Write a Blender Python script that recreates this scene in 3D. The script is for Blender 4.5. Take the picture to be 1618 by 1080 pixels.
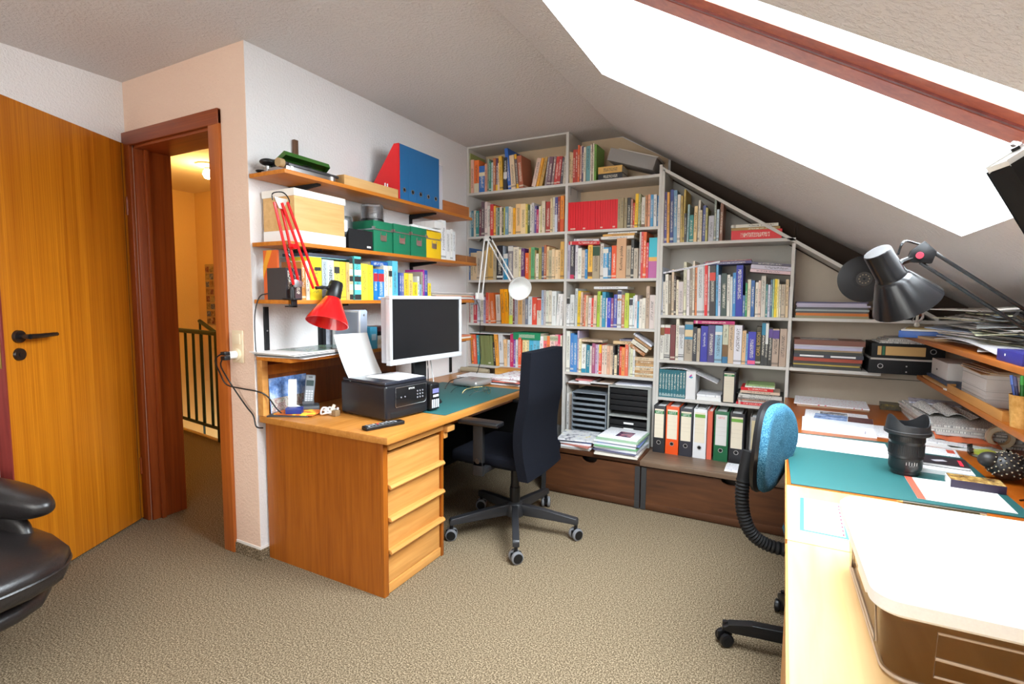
import bpy, bmesh, math, random
from mathutils import Vector, Matrix, Euler
PI = math.pi
rnd = random.Random(7)
S = bpy.context.scene
COL = S.collection
for o in list(bpy.data.objects):
    bpy.data.objects.remove(o, do_unlink=True)

# ---------------------------------------------------------------- camera
cam = bpy.data.cameras.new('camera')
cam.sensor_width = 36.0
cam.lens = 18.0995
cam.clip_start = 0.02
camo = bpy.data.objects.new('camera', cam)
COL.objects.link(camo)
Rt, Up, Fw = (0.88425601, 0.46693229, 0.00809588), (-0.04670344, 0.07116941, 0.99637026), (-0.46466127, 0.8814245, -0.08473932)
camo.matrix_world = Matrix(((Rt[0], Up[0], -Fw[0], 2.30414772), (Rt[1], Up[1], -Fw[1], -3.96718643), (Rt[2], Up[2], -Fw[2], 1.34302442), (0, 0, 0, 1)))
S.camera = camo

# ---------------------------------------------------------------- world, light, exposure
w = bpy.data.worlds.new('sky')
S.world = w
w.use_nodes = True
w.node_tree.nodes['Background'].inputs[0].default_value = (0.86, 0.93, 1.0, 1)
w.node_tree.nodes['Background'].inputs[1].default_value = 3.0
S.view_settings.view_transform = 'Standard'
S.view_settings.look = 'None'
S.view_settings.gamma = 1.0
S.view_settings.use_curve_mapping = False
S.view_settings.exposure = 0.38
S.cycles.max_bounces = 9
S.cycles.diffuse_bounces = 5
S.cycles.transparent_max_bounces = 12
S.cycles.sample_clamp_indirect = 6.0
S.cycles.caustics_reflective = False
S.cycles.caustics_refractive = False
RA, RS = 3.254, 0.6                       # roof slope: z = RA - RS x
RN = math.sqrt(1 + RS * RS)
def roof(x, y, off=0.0):                  # a point on the sloped ceiling, off metres outwards
    return Vector((x + off * RS / RN, y, RA - RS * x + off / RN))
def area_light(name, loc, direction, sx, sy, power, col):
    l = bpy.data.lights.new(name, 'AREA')
    l.shape = 'RECTANGLE'; l.size = sx; l.size_y = sy; l.energy = power; l.color = col
    o = bpy.data.objects.new(name, l); COL.objects.link(o)
    o.location = loc
    o.rotation_euler = Vector(direction).to_track_quat('-Z', 'Y').to_euler()
    return o
DN = (-RS, 0, -1)
def sky_light(name, xa, xb, ya, yb, power):  # daylight just outside a roof window
    c = roof((xa + xb) / 2, (ya + yb) / 2, 0.42)
    l = area_light(name, c, DN, 1, 1, power, (0.86, 0.92, 1.0))
    z = Vector((RS, 0, 1)).normalized(); y = Vector((0, 1, 0)); x = y.cross(z)
    l.matrix_world = Matrix(((x.x, y.x, z.x, c.x), (x.y, y.y, z.y, c.y), (x.z, y.z, z.z, c.z), (0, 0, 0, 1)))
    l.data.size = (xb - xa) * RN + 0.9; l.data.size_y = (yb - ya) + 0.9
sky_light('daylight_roof_window', 1.55, 2.82, -2.83, -1.71, 430)
sky_light('added_fill_roof_window', 1.55, 2.82, -5.0, -4.2, 110)  # fill light: unseen roof window added behind the camera
area_light('added_fill_gable', (0.75, -5.62, 1.55), (0, 1, 0), 2.2, 1.5, 44, (1.0, 0.91, 0.83))  # front fill through a made-up window behind the camera

# ---------------------------------------------------------------- materials
def nd(nt, t, **kw):
    n = nt.nodes.new(t)
    for k, v in kw.items():
        setattr(n, k, v)
    return n
def base_mat(name):
    m = bpy.data.materials.new(name); m.use_nodes = True
    nt = m.node_tree
    return m, nt, nt.nodes['Principled BSDF']
MC = {}
def flat(name, col, rough=0.5, metal=0.0, spec=0.5, bump=0.0, bscale=300.0, coat=0.0, vary=0.06):
    if name in MC: return MC[name]
    m, nt, b = base_mat(name)
    b.inputs['Roughness'].default_value = rough
    b.inputs['Metallic'].default_value = metal
    b.inputs['Specular IOR Level'].default_value = spec
    b.inputs['Coat Weight'].default_value = coat
    tc = nd(nt, 'ShaderNodeTexCoord')
    no = nd(nt, 'ShaderNodeTexNoise'); no.inputs['Scale'].default_value = bscale; no.inputs['Detail'].default_value = 3
    nt.links.new(tc.outputs['Object'], no.inputs['Vector'])
    mx = nd(nt, 'ShaderNodeMix', data_type='RGBA')
    mx.inputs[6].default_value = tuple(max(0, c * (1 - vary)) for c in col) + (1,)
    mx.inputs[7].default_value = tuple(min(1, c * (1 + vary)) for c in col) + (1,)
    nt.links.new(no.outputs['Fac'], mx.inputs[0]); nt.links.new(mx.outputs[2], b.inputs['Base Color'])
    if bump:
        bp = nd(nt, 'ShaderNodeBump'); bp.inputs['Strength'].default_value = bump; bp.inputs['Distance'].default_value = 0.004
        nt.links.new(no.outputs['Fac'], bp.inputs['Height']); nt.links.new(bp.outputs['Normal'], b.inputs['Normal'])
    MC[name] = m
    return m
def wood(name, c1, c2, scale=(60, 60, 3), rough=0.4, coat=0.0, figure=0.35, spec=0.4):
    if name in MC: return MC[name]
    m, nt, b = base_mat(name)
    b.inputs['Roughness'].default_value = rough; b.inputs['Coat Weight'].default_value = coat; b.inputs['Coat Roughness'].default_value = 0.25
    b.inputs['Specular IOR Level'].default_value = spec
    tc = nd(nt, 'ShaderNodeTexCoord'); mp = nd(nt, 'ShaderNodeMapping'); mp.inputs['Scale'].default_value = scale
    nt.links.new(tc.outputs['Object'], mp.inputs['Vector'])
    n1 = nd(nt, 'ShaderNodeTexNoise'); n1.inputs['Scale'].default_value = 1.0; n1.inputs['Detail'].default_value = 6; n1.inputs['Distortion'].default_value = 0.6
    nt.links.new(mp.outputs['Vector'], n1.inputs['Vector'])
    mp2 = nd(nt, 'ShaderNodeMapping'); mp2.inputs['Scale'].default_value = tuple(s * 0.13 for s in scale)
    nt.links.new(tc.outputs['Object'], mp2.inputs['Vector'])
    n2 = nd(nt, 'ShaderNodeTexNoise'); n2.inputs['Scale'].default_value = 1.0; n2.inputs['Detail'].default_value = 3; n2.inputs['Distortion'].default_value = 1.2
    nt.links.new(mp2.outputs['Vector'], n2.inputs['Vector'])
    ad = nd(nt, 'ShaderNodeMix', data_type='FLOAT'); ad.inputs[0].default_value = figure
    nt.links.new(n1.outputs['Fac'], ad.inputs[2]); nt.links.new(n2.outputs['Fac'], ad.inputs[3])
    r = nd(nt, 'ShaderNodeValToRGB')
    r.color_ramp.elements[0].position = 0.33; r.color_ramp.elements[0].color = c1 + (1,)
    r.color_ramp.elements[1].position = 0.66; r.color_ramp.elements[1].color = c2 + (1,)
    nt.links.new(ad.outputs[0], r.inputs['Fac']); nt.links.new(r.outputs['Color'], b.inputs['Base Color'])
    bp = nd(nt, 'ShaderNodeBump'); bp.inputs['Strength'].default_value = 0.08; bp.inputs['Distance'].default_value = 0.002
    nt.links.new(n1.outputs['Fac'], bp.inputs['Height']); nt.links.new(bp.outputs['Normal'], b.inputs['Normal'])
    MC[name] = m
    return m
def woodchip(name, col, strength=0.5, scale=85.0):
    m, nt, b = base_mat(name)
    b.inputs['Roughness'].default_value = 0.9; b.inputs['Specular IOR Level'].default_value = 0.2
    b.inputs['Base Color'].default_value = col + (1,)
    tc = nd(nt, 'ShaderNodeTexCoord')
    no = nd(nt, 'ShaderNodeTexNoise'); no.inputs['Scale'].default_value = scale; no.inputs['Detail'].default_value = 4; no.inputs['Roughness'].default_value = 0.6
    nt.links.new(tc.outputs['Object'], no.inputs['Vector'])
    r = nd(nt, 'ShaderNodeValToRGB'); r.color_ramp.elements[0].position = 0.42; r.color_ramp.elements[1].position = 0.68
    nt.links.new(no.outputs['Fac'], r.inputs['Fac'])
    bp = nd(nt, 'ShaderNodeBump'); bp.inputs['Strength'].default_value = strength; bp.inputs['Distance'].default_value = 0.004
    nt.links.new(r.outputs['Color'], bp.inputs['Height']); nt.links.new(bp.outputs['Normal'], b.inputs['Normal'])
    return m
def ramp_noise(name, cols, scale, rough=0.9, bump=0.5, detail=4, dist=0.005, spec=0.2, coords='Object', stretch=(1, 1, 1)):
    if name in MC: return MC[name]
    m, nt, b = base_mat(name)
    b.inputs['Roughness'].default_value = rough; b.inputs['Specular IOR Level'].default_value = spec
    tc = nd(nt, 'ShaderNodeTexCoord'); mp = nd(nt, 'ShaderNodeMapping'); mp.inputs['Scale'].default_value = stretch
    nt.links.new(tc.outputs[coords], mp.inputs['Vector'])
    no = nd(nt, 'ShaderNodeTexNoise'); no.inputs['Scale'].default_value = scale; no.inputs['Detail'].default_value = detail; no.inputs['Roughness'].default_value = 0.7
    nt.links.new(mp.outputs['Vector'], no.inputs['Vector'])
    r = nd(nt, 'ShaderNodeValToRGB')
    els = r.color_ramp.elements
    while len(els) < len(cols): els.new(0.5)
    for e, (p, c) in zip(els, cols):
        e.position = p; e.color = c + (1,)
    nt.links.new(no.outputs['Fac'], r.inputs['Fac']); nt.links.new(r.outputs['Color'], b.inputs['Base Color'])
    bp = nd(nt, 'ShaderNodeBump'); bp.inputs['Strength'].default_value = bump; bp.inputs['Distance'].default_value = dist
    nt.links.new(no.outputs['Fac'], bp.inputs['Height']); nt.links.new(bp.outputs['Normal'], b.inputs['Normal'])
    MC[name] = m
    return m
def printed(name, paper, ink, scale=(260, 60, 60), cover=0.56, rough=0.55, band=0.0):
    """paper with rows of small print: short dark runs in lines (object x = line direction, y = across the lines)"""
    if name in MC: return MC[name]
    m, nt, b = base_mat(name)
    b.inputs['Roughness'].default_value = rough; b.inputs['Specular IOR Level'].default_value = 0.3
    tc = nd(nt, 'ShaderNodeTexCoord'); mp = nd(nt, 'ShaderNodeMapping'); mp.inputs['Scale'].default_value = scale
    nt.links.new(tc.outputs['Object'], mp.inputs['Vector'])
    no = nd(nt, 'ShaderNodeTexNoise'); no.inputs['Scale'].default_value = 1.0; no.inputs['Detail'].default_value = 2
    nt.links.new(mp.outputs['Vector'], no.inputs['Vector'])
    r = nd(nt, 'ShaderNodeValToRGB'); r.color_ramp.interpolation = 'LINEAR'
    r.color_ramp.elements[0].position = cover; r.color_ramp.elements[0].color = paper + (1,)
    r.color_ramp.elements[1].position = cover + 0.06; r.color_ramp.elements[1].color = ink + (1,)
    nt.links.new(no.outputs['Fac'], r.inputs['Fac']); nt.links.new(r.outputs['Color'], b.inputs['Base Color'])
    MC[name] = m
    return m
def photo_mat(name, cols, scale=14.0, rough=0.25):
    return ramp_noise(name, cols, scale, rough=rough, bump=0.0, detail=5, spec=0.5)
def glass(name, tint=(1, 1, 1), gloss=0.08):
    if name in MC: return MC[name]
    m = bpy.data.materials.new(name); m.use_nodes = True; nt = m.node_tree
    for n in list(nt.nodes): nt.nodes.remove(n)
    out = nd(nt, 'ShaderNodeOutputMaterial'); mix = nd(nt, 'ShaderNodeMixShader'); tr = nd(nt, 'ShaderNodeBsdfTransparent'); gl = nd(nt, 'ShaderNodeBsdfGlossy')
    lw = nd(nt, 'ShaderNodeLayerWeight'); lw.inputs['Blend'].default_value = 0.25
    mm = nd(nt, 'ShaderNodeMath', operation='MULTIPLY'); mm.inputs[1].default_value = gloss * 6
    nt.links.new(lw.outputs['Fresnel'], mm.inputs[0])
    tr.inputs['Color'].default_value = tint + (1,); gl.inputs['Roughness'].default_value = 0.03
    nt.links.new(mm.outputs[0], mix.inputs[0]); nt.links.new(tr.outputs[0], mix.inputs[1]); nt.links.new(gl.outputs[0], mix.inputs[2]); nt.links.new(mix.outputs[0], out.inputs['Surface'])
    MC[name] = m
    return m
def spine_mat():
    """book cloth and paper covers: colour from the object itself, title lettering as fine runs along the spine"""
    m, nt, b = base_mat('book_cover')
    b.inputs['Roughness'].default_value = 0.45
    oi = nd(nt, 'ShaderNodeObjectInfo'); tc = nd(nt, 'ShaderNodeTexCoord')
    sg = nd(nt, 'ShaderNodeSeparateXYZ'); nt.links.new(tc.outputs['Generated'], sg.inputs[0])
    mp = nd(nt, 'ShaderNodeMapping'); mp.inputs['Scale'].default_value = (160, 1, 330)
    cb = nd(nt, 'ShaderNodeCombineXYZ'); m1 = nd(nt, 'ShaderNodeMath', operation='MULTIPLY'); m1.inputs[1].default_value = 3.0
    nt.links.new(oi.outputs['Random'], m1.inputs[0]); nt.links.new(m1.outputs[0], cb.inputs[1])
    nt.links.new(tc.outputs['Object'], mp.inputs['Vector'])
    va = nd(nt, 'ShaderNodeVectorMath', operation='ADD'); nt.links.new(mp.outputs['Vector'], va.inputs[0]); nt.links.new(cb.outputs[0], va.inputs[1])
    no = nd(nt, 'ShaderNodeTexNoise'); no.inputs['Scale'].default_value = 1.0; no.inputs['Detail'].default_value = 1
    nt.links.new(va.outputs[0], no.inputs['Vector'])
    th = nd(nt, 'ShaderNodeMapRange'); th.inputs[1].default_value = 0.46; th.inputs[2].default_value = 0.56
    nt.links.new(no.outputs['Fac'], th.inputs[0])
    def window(sock, lo, hi):
        a = nd(nt, 'ShaderNodeMath', operation='GREATER_THAN'); a.inputs[1].default_value = lo
        c = nd(nt, 'ShaderNodeMath', operation='LESS_THAN'); c.inputs[1].default_value = hi
        d = nd(nt, 'ShaderNodeMath', operation='MULTIPLY')
        nt.links.new(sock, a.inputs[0]); nt.links.new(sock, c.inputs[0]); nt.links.new(a.outputs[0], d.inputs[0]); nt.links.new(c.outputs[0], d.inputs[1])
        return d.outputs[0]
    wx = window(sg.outputs['X'], 0.26, 0.74)
    # title block slides up or down with the book's own random number
    sh = nd(nt, 'ShaderNodeMath', operation='MULTIPLY_ADD'); sh.inputs[1].default_value = -0.22; nt.links.new(oi.outputs['Random'], sh.inputs[0]); nt.links.new(sg.outputs['Z'], sh.inputs[2])
    wz = window(sh.outputs[0], 0.14, 0.72)
    k = nd(nt, 'ShaderNodeMath', operation='MULTIPLY'); nt.links.new(wx, k.inputs[0]); nt.links.new(wz, k.inputs[1])
    k2 = nd(nt, 'ShaderNodeMath', operation='MULTIPLY'); nt.links.new(k.outputs[0], k2.inputs[0]); nt.links.new(th.outputs[0], k2.inputs[1])
    k3 = nd(nt, 'ShaderNodeMath', operation='MULTIPLY'); k3.inputs[1].default_value = 0.75; nt.links.new(k2.outputs[0], k3.inputs[0])
    pi = nd(nt, 'ShaderNodeMath', operation='SUBTRACT'); pi.inputs[0].default_value = 0.75; nt.links.new(oi.outputs['Object Index'], pi.inputs[1]); pc = nd(nt, 'ShaderNodeMath', operation='MAXIMUM'); pc.inputs[1].default_value = 0.0; nt.links.new(pi.outputs[0], pc.inputs[0]); nt.links.new(pc.outputs[0], k3.inputs[1])
    bw = nd(nt, 'ShaderNodeRGBToBW'); nt.links.new(oi.outputs['Color'], bw.inputs[0])
    gt = nd(nt, 'ShaderNodeMath', operation='GREATER_THAN'); gt.inputs[1].default_value = 0.30; nt.links.new(bw.outputs[0], gt.inputs[0])
    ink = nd(nt, 'ShaderNodeMix', data_type='RGBA'); ink.inputs[6].default_value = (0.85, 0.80, 0.66, 1); ink.inputs[7].default_value = (0.06, 0.05, 0.05, 1)
    nt.links.new(gt.outputs[0], ink.inputs[0])
    # publishers' band near the foot on some
    rb = nd(nt, 'ShaderNodeMath', operation='FRACT'); r7 = nd(nt, 'ShaderNodeMath', operation='MULTIPLY'); r7.inputs[1].default_value = 7.31
    nt.links.new(oi.outputs['Random'], r7.inputs[0]); nt.links.new(r7.outputs[0], rb.inputs[0])
    rg = nd(nt, 'ShaderNodeMath', operation='LESS_THAN'); rg.inputs[1].default_value = 0.35; nt.links.new(rb.outputs[0], rg.inputs[0])
    bz = window(sg.outputs['Z'], 0.05, 0.10)
    bb = nd(nt, 'ShaderNodeMath', operation='MULTIPLY'); nt.links.new(rg.outputs[0], bb.inputs[0]); nt.links.new(bz, bb.inputs[1])
    b6 = nd(nt, 'ShaderNodeMath', operation='MULTIPLY'); b6.inputs[1].default_value = 0.55; nt.links.new(bb.outputs[0], b6.inputs[0])
    mxa = nd(nt, 'ShaderNodeMath', operation='MAXIMUM'); nt.links.new(k3.outputs[0], mxa.inputs[0]); nt.links.new(b6.outputs[0], mxa.inputs[1])
    mx = nd(nt, 'ShaderNodeMix', data_type='RGBA')
    nt.links.new(mxa.outputs[0], mx.inputs[0]); nt.links.new(oi.outputs['Color'], mx.inputs[6]); nt.links.new(ink.outputs[2], mx.inputs[7])
    nt.links.new(mx.outputs[2], b.inputs['Base Color'])
    return m
BOOK = spine_mat()
def own_mat():                              # plain glossy card or plastic in the object's own colour
    m, nt, b = base_mat('coloured_card')
    b.inputs['Roughness'].default_value = 0.45
    oi = nd(nt, 'ShaderNodeObjectInfo'); tc = nd(nt, 'ShaderNodeTexCoord')
    no = nd(nt, 'ShaderNodeTexNoise'); no.inputs['Scale'].default_value = 60; nt.links.new(tc.outputs['Object'], no.inputs['Vector'])
    mr = nd(nt, 'ShaderNodeMapRange'); mr.inputs[3].default_value = 0.92; mr.inputs[4].default_value = 1.06; nt.links.new(no.outputs['Fac'], mr.inputs[0])
    vm = nd(nt, 'ShaderNodeVectorMath', operation='SCALE'); nt.links.new(oi.outputs['Color'], vm.inputs[0]); nt.links.new(mr.outputs[0], vm.inputs[3])
    nt.links.new(vm.outputs[0], b.inputs['Base Color'])
    return m
CARD = own_mat()
PAGES = ramp_noise('page_edges', [(0.3, (0.62, 0.54, 0.40)), (0.7, (0.85, 0.79, 0.66))], 1.0, stretch=(900, 12, 12), bump=0.1)
PAPER = flat('white_paper', (0.86, 0.86, 0.85), 0.7, spec=0.2)
BLACK = flat('black_plastic', (0.006, 0.006, 0.007), 0.38, spec=0.4)
BLACKM = flat('matt_black_plastic', (0.008, 0.008, 0.009), 0.6, spec=0.3)
CHROME = flat('polished_metal', (0.75, 0.75, 0.77), 0.18, metal=1.0)
STEEL = flat('brushed_metal', (0.55, 0.55, 0.56), 0.35, metal=1.0)
WHITEP = flat('white_plastic', (0.80, 0.80, 0.79), 0.35)
WALL = woodchip('woodchip_wall', (0.80, 0.775, 0.77), 0.45)
WALLP = woodchip('woodchip_warm_lit_wall', (0.76, 0.55, 0.43), 0.5)  # peach cast of warm light put into the doorway wall's colour
CEIL = woodchip('woodchip_ceiling', (0.64, 0.60, 0.59), 0.6, 70)
CARPET = ramp_noise('loop_carpet', [(0.38, (0.060, 0.043, 0.024)), (0.5, (0.165, 0.122, 0.076)), (0.62, (0.38, 0.30, 0.20))], 175.0, rough=1.0, bump=0.5, dist=0.004, spec=0.05)
DOORW = wood('door_veneer', (0.34, 0.085, 0.002), (0.60, 0.215, 0.010), (190, 190, 1.3), 0.35, figure=0.45)
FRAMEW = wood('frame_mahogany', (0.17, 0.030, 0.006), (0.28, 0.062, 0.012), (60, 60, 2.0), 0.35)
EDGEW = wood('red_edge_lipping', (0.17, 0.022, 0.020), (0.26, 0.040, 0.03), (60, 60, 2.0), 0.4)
TEAK = wood('teak_shelf', (0.44, 0.125, 0.009), (0.64, 0.225, 0.022), (60, 2.2, 60), 0.4)
OAK = wood('oak_desk', (0.25, 0.060, 0.0035), (0.37, 0.105, 0.008), (70, 70, 3.5), 0.38)
OAKH = wood('oak_desk_top', (0.38, 0.14, 0.022), (0.54, 0.23, 0.05), (45, 2.6, 45), 0.35)
OAKL = wood('oak_drawer_front', (0.48, 0.20, 0.045), (0.66, 0.32, 0.09), (45, 3.0, 45), 0.38)
DESKR = wood('orange_desk_top', (0.28, 0.060, 0.003), (0.40, 0.10, 0.008), (30, 2.6, 30), 0.35)
BIRCH = wood('birch_desk_top', (0.60, 0.36, 0.14), (0.74, 0.48, 0.22), (30, 2.2, 30), 0.4)
DARKW = wood('dark_chest_wood', (0.030, 0.009, 0.003), (0.105, 0.036, 0.011), (3.0, 30, 26), 0.5, figure=0.5)
SHELFW = flat('cream_laminate', (0.62, 0.59, 0.55), 0.5, vary=0.03, bscale=40)
BACKP = flat('beige_back_panel', (0.62, 0.52, 0.41), 0.6, vary=0.05, bscale=20)
KRAFT = flat('kraft_board', (0.50, 0.33, 0.18), 0.8)
GREENM = flat('green_desk_mat', (0.018, 0.105, 0.105), 0.5, bump=0.1, vary=0.08)
NEWS = printed('newsprint', (0.72, 0.70, 0.66), (0.30, 0.29, 0.29), (240, 130, 1), 0.50)
FORM = printed('printed_form', (0.86, 0.86, 0.88), (0.35, 0.36, 0.45), (150, 170, 1), 0.60)
REDFORM = printed('red_printed_calendar', (0.84, 0.83, 0.86), (0.65, 0.16, 0.22), (90, 120, 1), 0.60)

# ---------------------------------------------------------------- mesh helpers
class MB:
    def __init__(self):
        self.bm = bmesh.new()
    def _tag(self, verts, bev, seg=2):
        if bev:
            es = list({e for v in verts for e in v.link_edges})
            bmesh.ops.bevel(self.bm, geom=es, offset=bev, segments=seg, profile=0.6, affect='EDGES', clamp_overlap=True)
    def box(self, x0, x1, y0, y1, z0, z1, bev=0.0, M=None, seg=2):
        r = bmesh.ops.create_cube(self.bm, size=1.0)
        vs = r['verts']
        for v in vs:
            v.co = Vector((x0 + (v.co.x + .5) * (x1 - x0), y0 + (v.co.y + .5) * (y1 - y0), z0 + (v.co.z + .5) * (z1 - z0)))
            if M is not None: v.co = M @ v.co
        self._tag(vs, bev, seg)
        return self
    def cyl(self, p0, p1, r0, r1=None, seg=20, bev=0.0):
        p0 = Vector(p0); p1 = Vector(p1); d = p1 - p0
        r = bmesh.ops.create_cone(self.bm, cap_ends=True, segments=seg, radius1=r0, radius2=r0 if r1 is None else r1, depth=d.length)
        M = Matrix.Translation((p0 + p1) / 2) @ d.to_track_quat('Z', 'Y').to_matrix().to_4x4()
        for v in r['verts']: v.co = M @ v.co
        return self
    def sph(self, c, r, sc=(1, 1, 1), seg=20, ring=12, M=None):
        q = bmesh.ops.create_uvsphere(self.bm, u_segments=seg, v_segments=ring, radius=r)
        for v in q['verts']:
            v.co = Vector((v.co.x * sc[0], v.co.y * sc[1], v.co.z * sc[2]))
            if M is not None: v.co = M @ v.co
            v.co += Vector(c)
        return self
    def tube(self, pts, r, seg=8, n=0, closed=False):
        pts = [Vector(p) for p in pts]
        if n: pts = spline(pts, n, closed)
        rs = r if isinstance(r, (list, tuple)) else [r] * len(pts)
        if len(rs) != len(pts):
            rs = [rs[min(len(rs) - 1, int(i * len(rs) / len(pts)))] for i in range(len(pts))]
        rings = []; up = Vector((0, 0, 1))
        N = len(pts)
        for i, p in enumerate(pts):
            a = pts[(i - 1) % N] if (closed or i > 0) else p
            b = pts[(i + 1) % N] if (closed or i < N - 1) else p
            t = (b - a)
            t = t.normalized() if t.length > 1e-9 else Vector((0, 0, 1))
            s = t.cross(up)
            if s.length < 1e-3: s = t.cross(Vector((0, 1, 0)))
            s.normalize(); u = s.cross(t)
            rings.append([self.bm.verts.new(p + (s * math.cos(2 * PI * k / seg) + u * math.sin(2 * PI * k / seg)) * rs[i]) for k in range(seg)])
        for i in range(N if closed else N - 1):
            A, B = rings[i], rings[(i + 1) % N]
            for k in range(seg):
                self.bm.faces.new((A[k], A[(k + 1) % seg], B[(k + 1) % seg], B[k]))
        if not closed:
            self.bm.faces.new(rings[0][::-1]); self.bm.faces.new(rings[-1])
        return self
    def lathe(self, prof, seg=28, M=None, c=(0, 0, 0)):
        rings = []
        for r, z in prof:
            if r < 1e-6:
                rings.append([self._v((0, 0, z), M, c)])
            else:
                rings.append([self._v((r * math.cos(2 * PI * k / seg), r * math.sin(2 * PI * k / seg), z), M, c) for k in range(seg)])
        for A, B in zip(rings, rings[1:]):
            for k in range(seg):
                k2 = (k + 1) % seg
                if len(A) == 1 and len(B) == 1: continue
                if len(A) == 1: self.bm.faces.new((A[0], B[k2], B[k]))
                elif len(B) == 1: self.bm.faces.new((A[k], A[k2], B[0]))
                else: self.bm.faces.new((A[k], A[k2], B[k2], B[k]))
        return self
    def _v(self, co, M, c):
        co = Vector(co)
        if M is not None: co = M @ co
        return self.bm.verts.new(co + Vector(c))
    def prism(self, poly, a, b, axis='z', bev=0.0, M=None):
        """polygon of 2-d points swept between a and b along an axis (x: poly is y,z; y: poly is x,z; z: poly is x,y)"""
        def co(p, t):
            q = {'x': (t, p[0], p[1]), 'y': (p[0], t, p[1]), 'z': (p[0], p[1], t)}[axis]
            q = Vector(q)
            return M @ q if M is not None else q
        A = [self.bm.verts.new(co(p, a)) for p in poly]; B = [self.bm.verts.new(co(p, b)) for p in poly]
        n = len(poly)
        self.bm.faces.new(A[::-1]); self.bm.faces.new(B)
        for i in range(n): self.bm.faces.new((A[i], A[(i + 1) % n], B[(i + 1) % n], B[i]))
        self._tag(A + B, bev)
        return self
    def quad(self, pts):
        self.bm.faces.new([self.bm.verts.new(Vector(p)) for p in pts]); return self
    def grid(self, f, nu, nv, thick=0.0):
        g = [[self.bm.verts.new(Vector(f(i / nu, j / nv))) for j in range(nv + 1)] for i in range(nu + 1)]
        fs = []
        for i in range(nu):
            for j in range(nv):
                fs.append(self.bm.faces.new((g[i][j], g[i + 1][j], g[i + 1][j + 1], g[i][j + 1])))
        if thick:
            bmesh.ops.recalc_face_normals(self.bm, faces=fs)
            bmesh.ops.solidify(self.bm, geom=fs, thickness=thick)
        return self
    def mesh(self, name, smooth=True, ang=40):
        bmesh.ops.recalc_face_normals(self.bm, faces=self.bm.faces[:])
        me = bpy.data.meshes.new(name); self.bm.to_mesh(me); self.bm.free()
        if smooth:
            for p in me.polygons: p.use_smooth = True
            me.set_sharp_from_angle(angle=math.radians(ang))
        return me
def spline(pts, n, closed=False):
    out = []; N = len(pts)
    rng = range(N if closed else N - 1)
    for i in rng:
        if closed: a, b, c, d = pts[(i - 1) % N], pts[i], pts[(i + 1) % N], pts[(i + 2) % N]
        else: a, b, c, d = pts[max(0, i - 1)], pts[i], pts[i + 1], pts[min(N - 1, i + 2)]
        for k in range(n):
            t = k / n
            out.append(0.5 * ((2 * b) + (c - a) * t + (2 * a - 5 * b + 4 * c - d) * t * t + (3 * b - a - 3 * c + d) * t ** 3))
    if not closed: out.append(pts[-1])
    return out
def tag(o, label=None, cat=None, group=None, kind=None):
    if label: o['label'] = label
    if cat: o['category'] = cat
    if group: o['group'] = group
    if kind: o['kind'] = kind
    return o
def thing(name, label, cat, loc=(0, 0, 0), rz=0.0, group=None, rot=None):
    o = bpy.data.objects.new(name, None); COL.objects.link(o)
    o.empty_display_size = 0.05
    o.location = loc; o.rotation_euler = rot if rot is not None else (0, 0, rz)
    return tag(o, label, cat, group)
def part(name, mb, m, parent=None, label=None, loc=None, rot=None, color=None, smooth=True, ang=40):
    me = mb if isinstance(mb, bpy.types.Mesh) else mb.mesh(name, smooth, ang)
    if m is not None and not me.materials: me.materials.append(m)
    o = bpy.data.objects.new(name, me); COL.objects.link(o)
    if parent is not None: o.parent = parent
    if loc is not None: o.location = loc
    if rot is not None: o.rotation_euler = rot
    if color is not None: o.color = tuple(color) + (1,)
    if label: o['label'] = label
    return o
def solo(name, mb, m, label, cat, group=None, color=None, kind=None, ang=40):
    """a thing that is one mesh built in room coordinates: its origin goes to the middle of its foot"""
    me = mb.mesh(name, True, ang)
    xs = [v.co for v in me.vertices]
    c = Vector(((min(v.x for v in xs) + max(v.x for v in xs)) / 2, (min(v.y for v in xs) + max(v.y for v in xs)) / 2, min(v.z for v in xs)))
    me.transform(Matrix.Translation(-c))
    o = part(name, me, m, None, color=color); o.location = c
    return tag(o, label, cat, group, kind)
def struct(name, mb, m, parent=None, label=None):
    o = part(name, mb, m, parent)
    if parent is None: o['kind'] = 'structure'
    if label: o['label'] = label
    return o
FONT = {}
def text(s, size, m, parent, loc, rot, name='lettering', label=None, sx=1.0, depth=0.0003):
    key = (s, size, sx)
    if key not in FONT:
        cu = bpy.data.curves.new('lettering', 'FONT'); cu.body = s; cu.size = size; cu.align_x = 'CENTER'; cu.align_y = 'CENTER'; cu.extrude = depth; cu.resolution_u = 2
        to = bpy.data.objects.new('lettering', cu); COL.objects.link(to)
        dg = bpy.context.evaluated_depsgraph_get(); dg.update()
        me = bpy.data.meshes.new_from_object(to.evaluated_get(dg)); me.name = 'lettering'
        bpy.data.objects.remove(to, do_unlink=True); bpy.data.curves.remove(cu)
        if sx != 1.0: me.transform(Matrix.Diagonal((sx, 1, 1, 1)))
        FONT[key] = me
    me = FONT[key].copy(); me.materials.clear(); me.materials.append(m)
    return part(name, me, m, parent, label, loc, rot)
def dup(root, label=None, group=None, loc=None):
    r = root.copy(); COL.objects.link(r)
    if loc is not None: r.location = loc
    if label: r['label'] = label
    if group: r['group'] = group
    for ch in list(root.children):
        c = ch.copy(); COL.objects.link(c); c.parent = r
        for g in list(ch.children):
            d = g.copy(); COL.objects.link(d); d.parent = c
    return r
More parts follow.
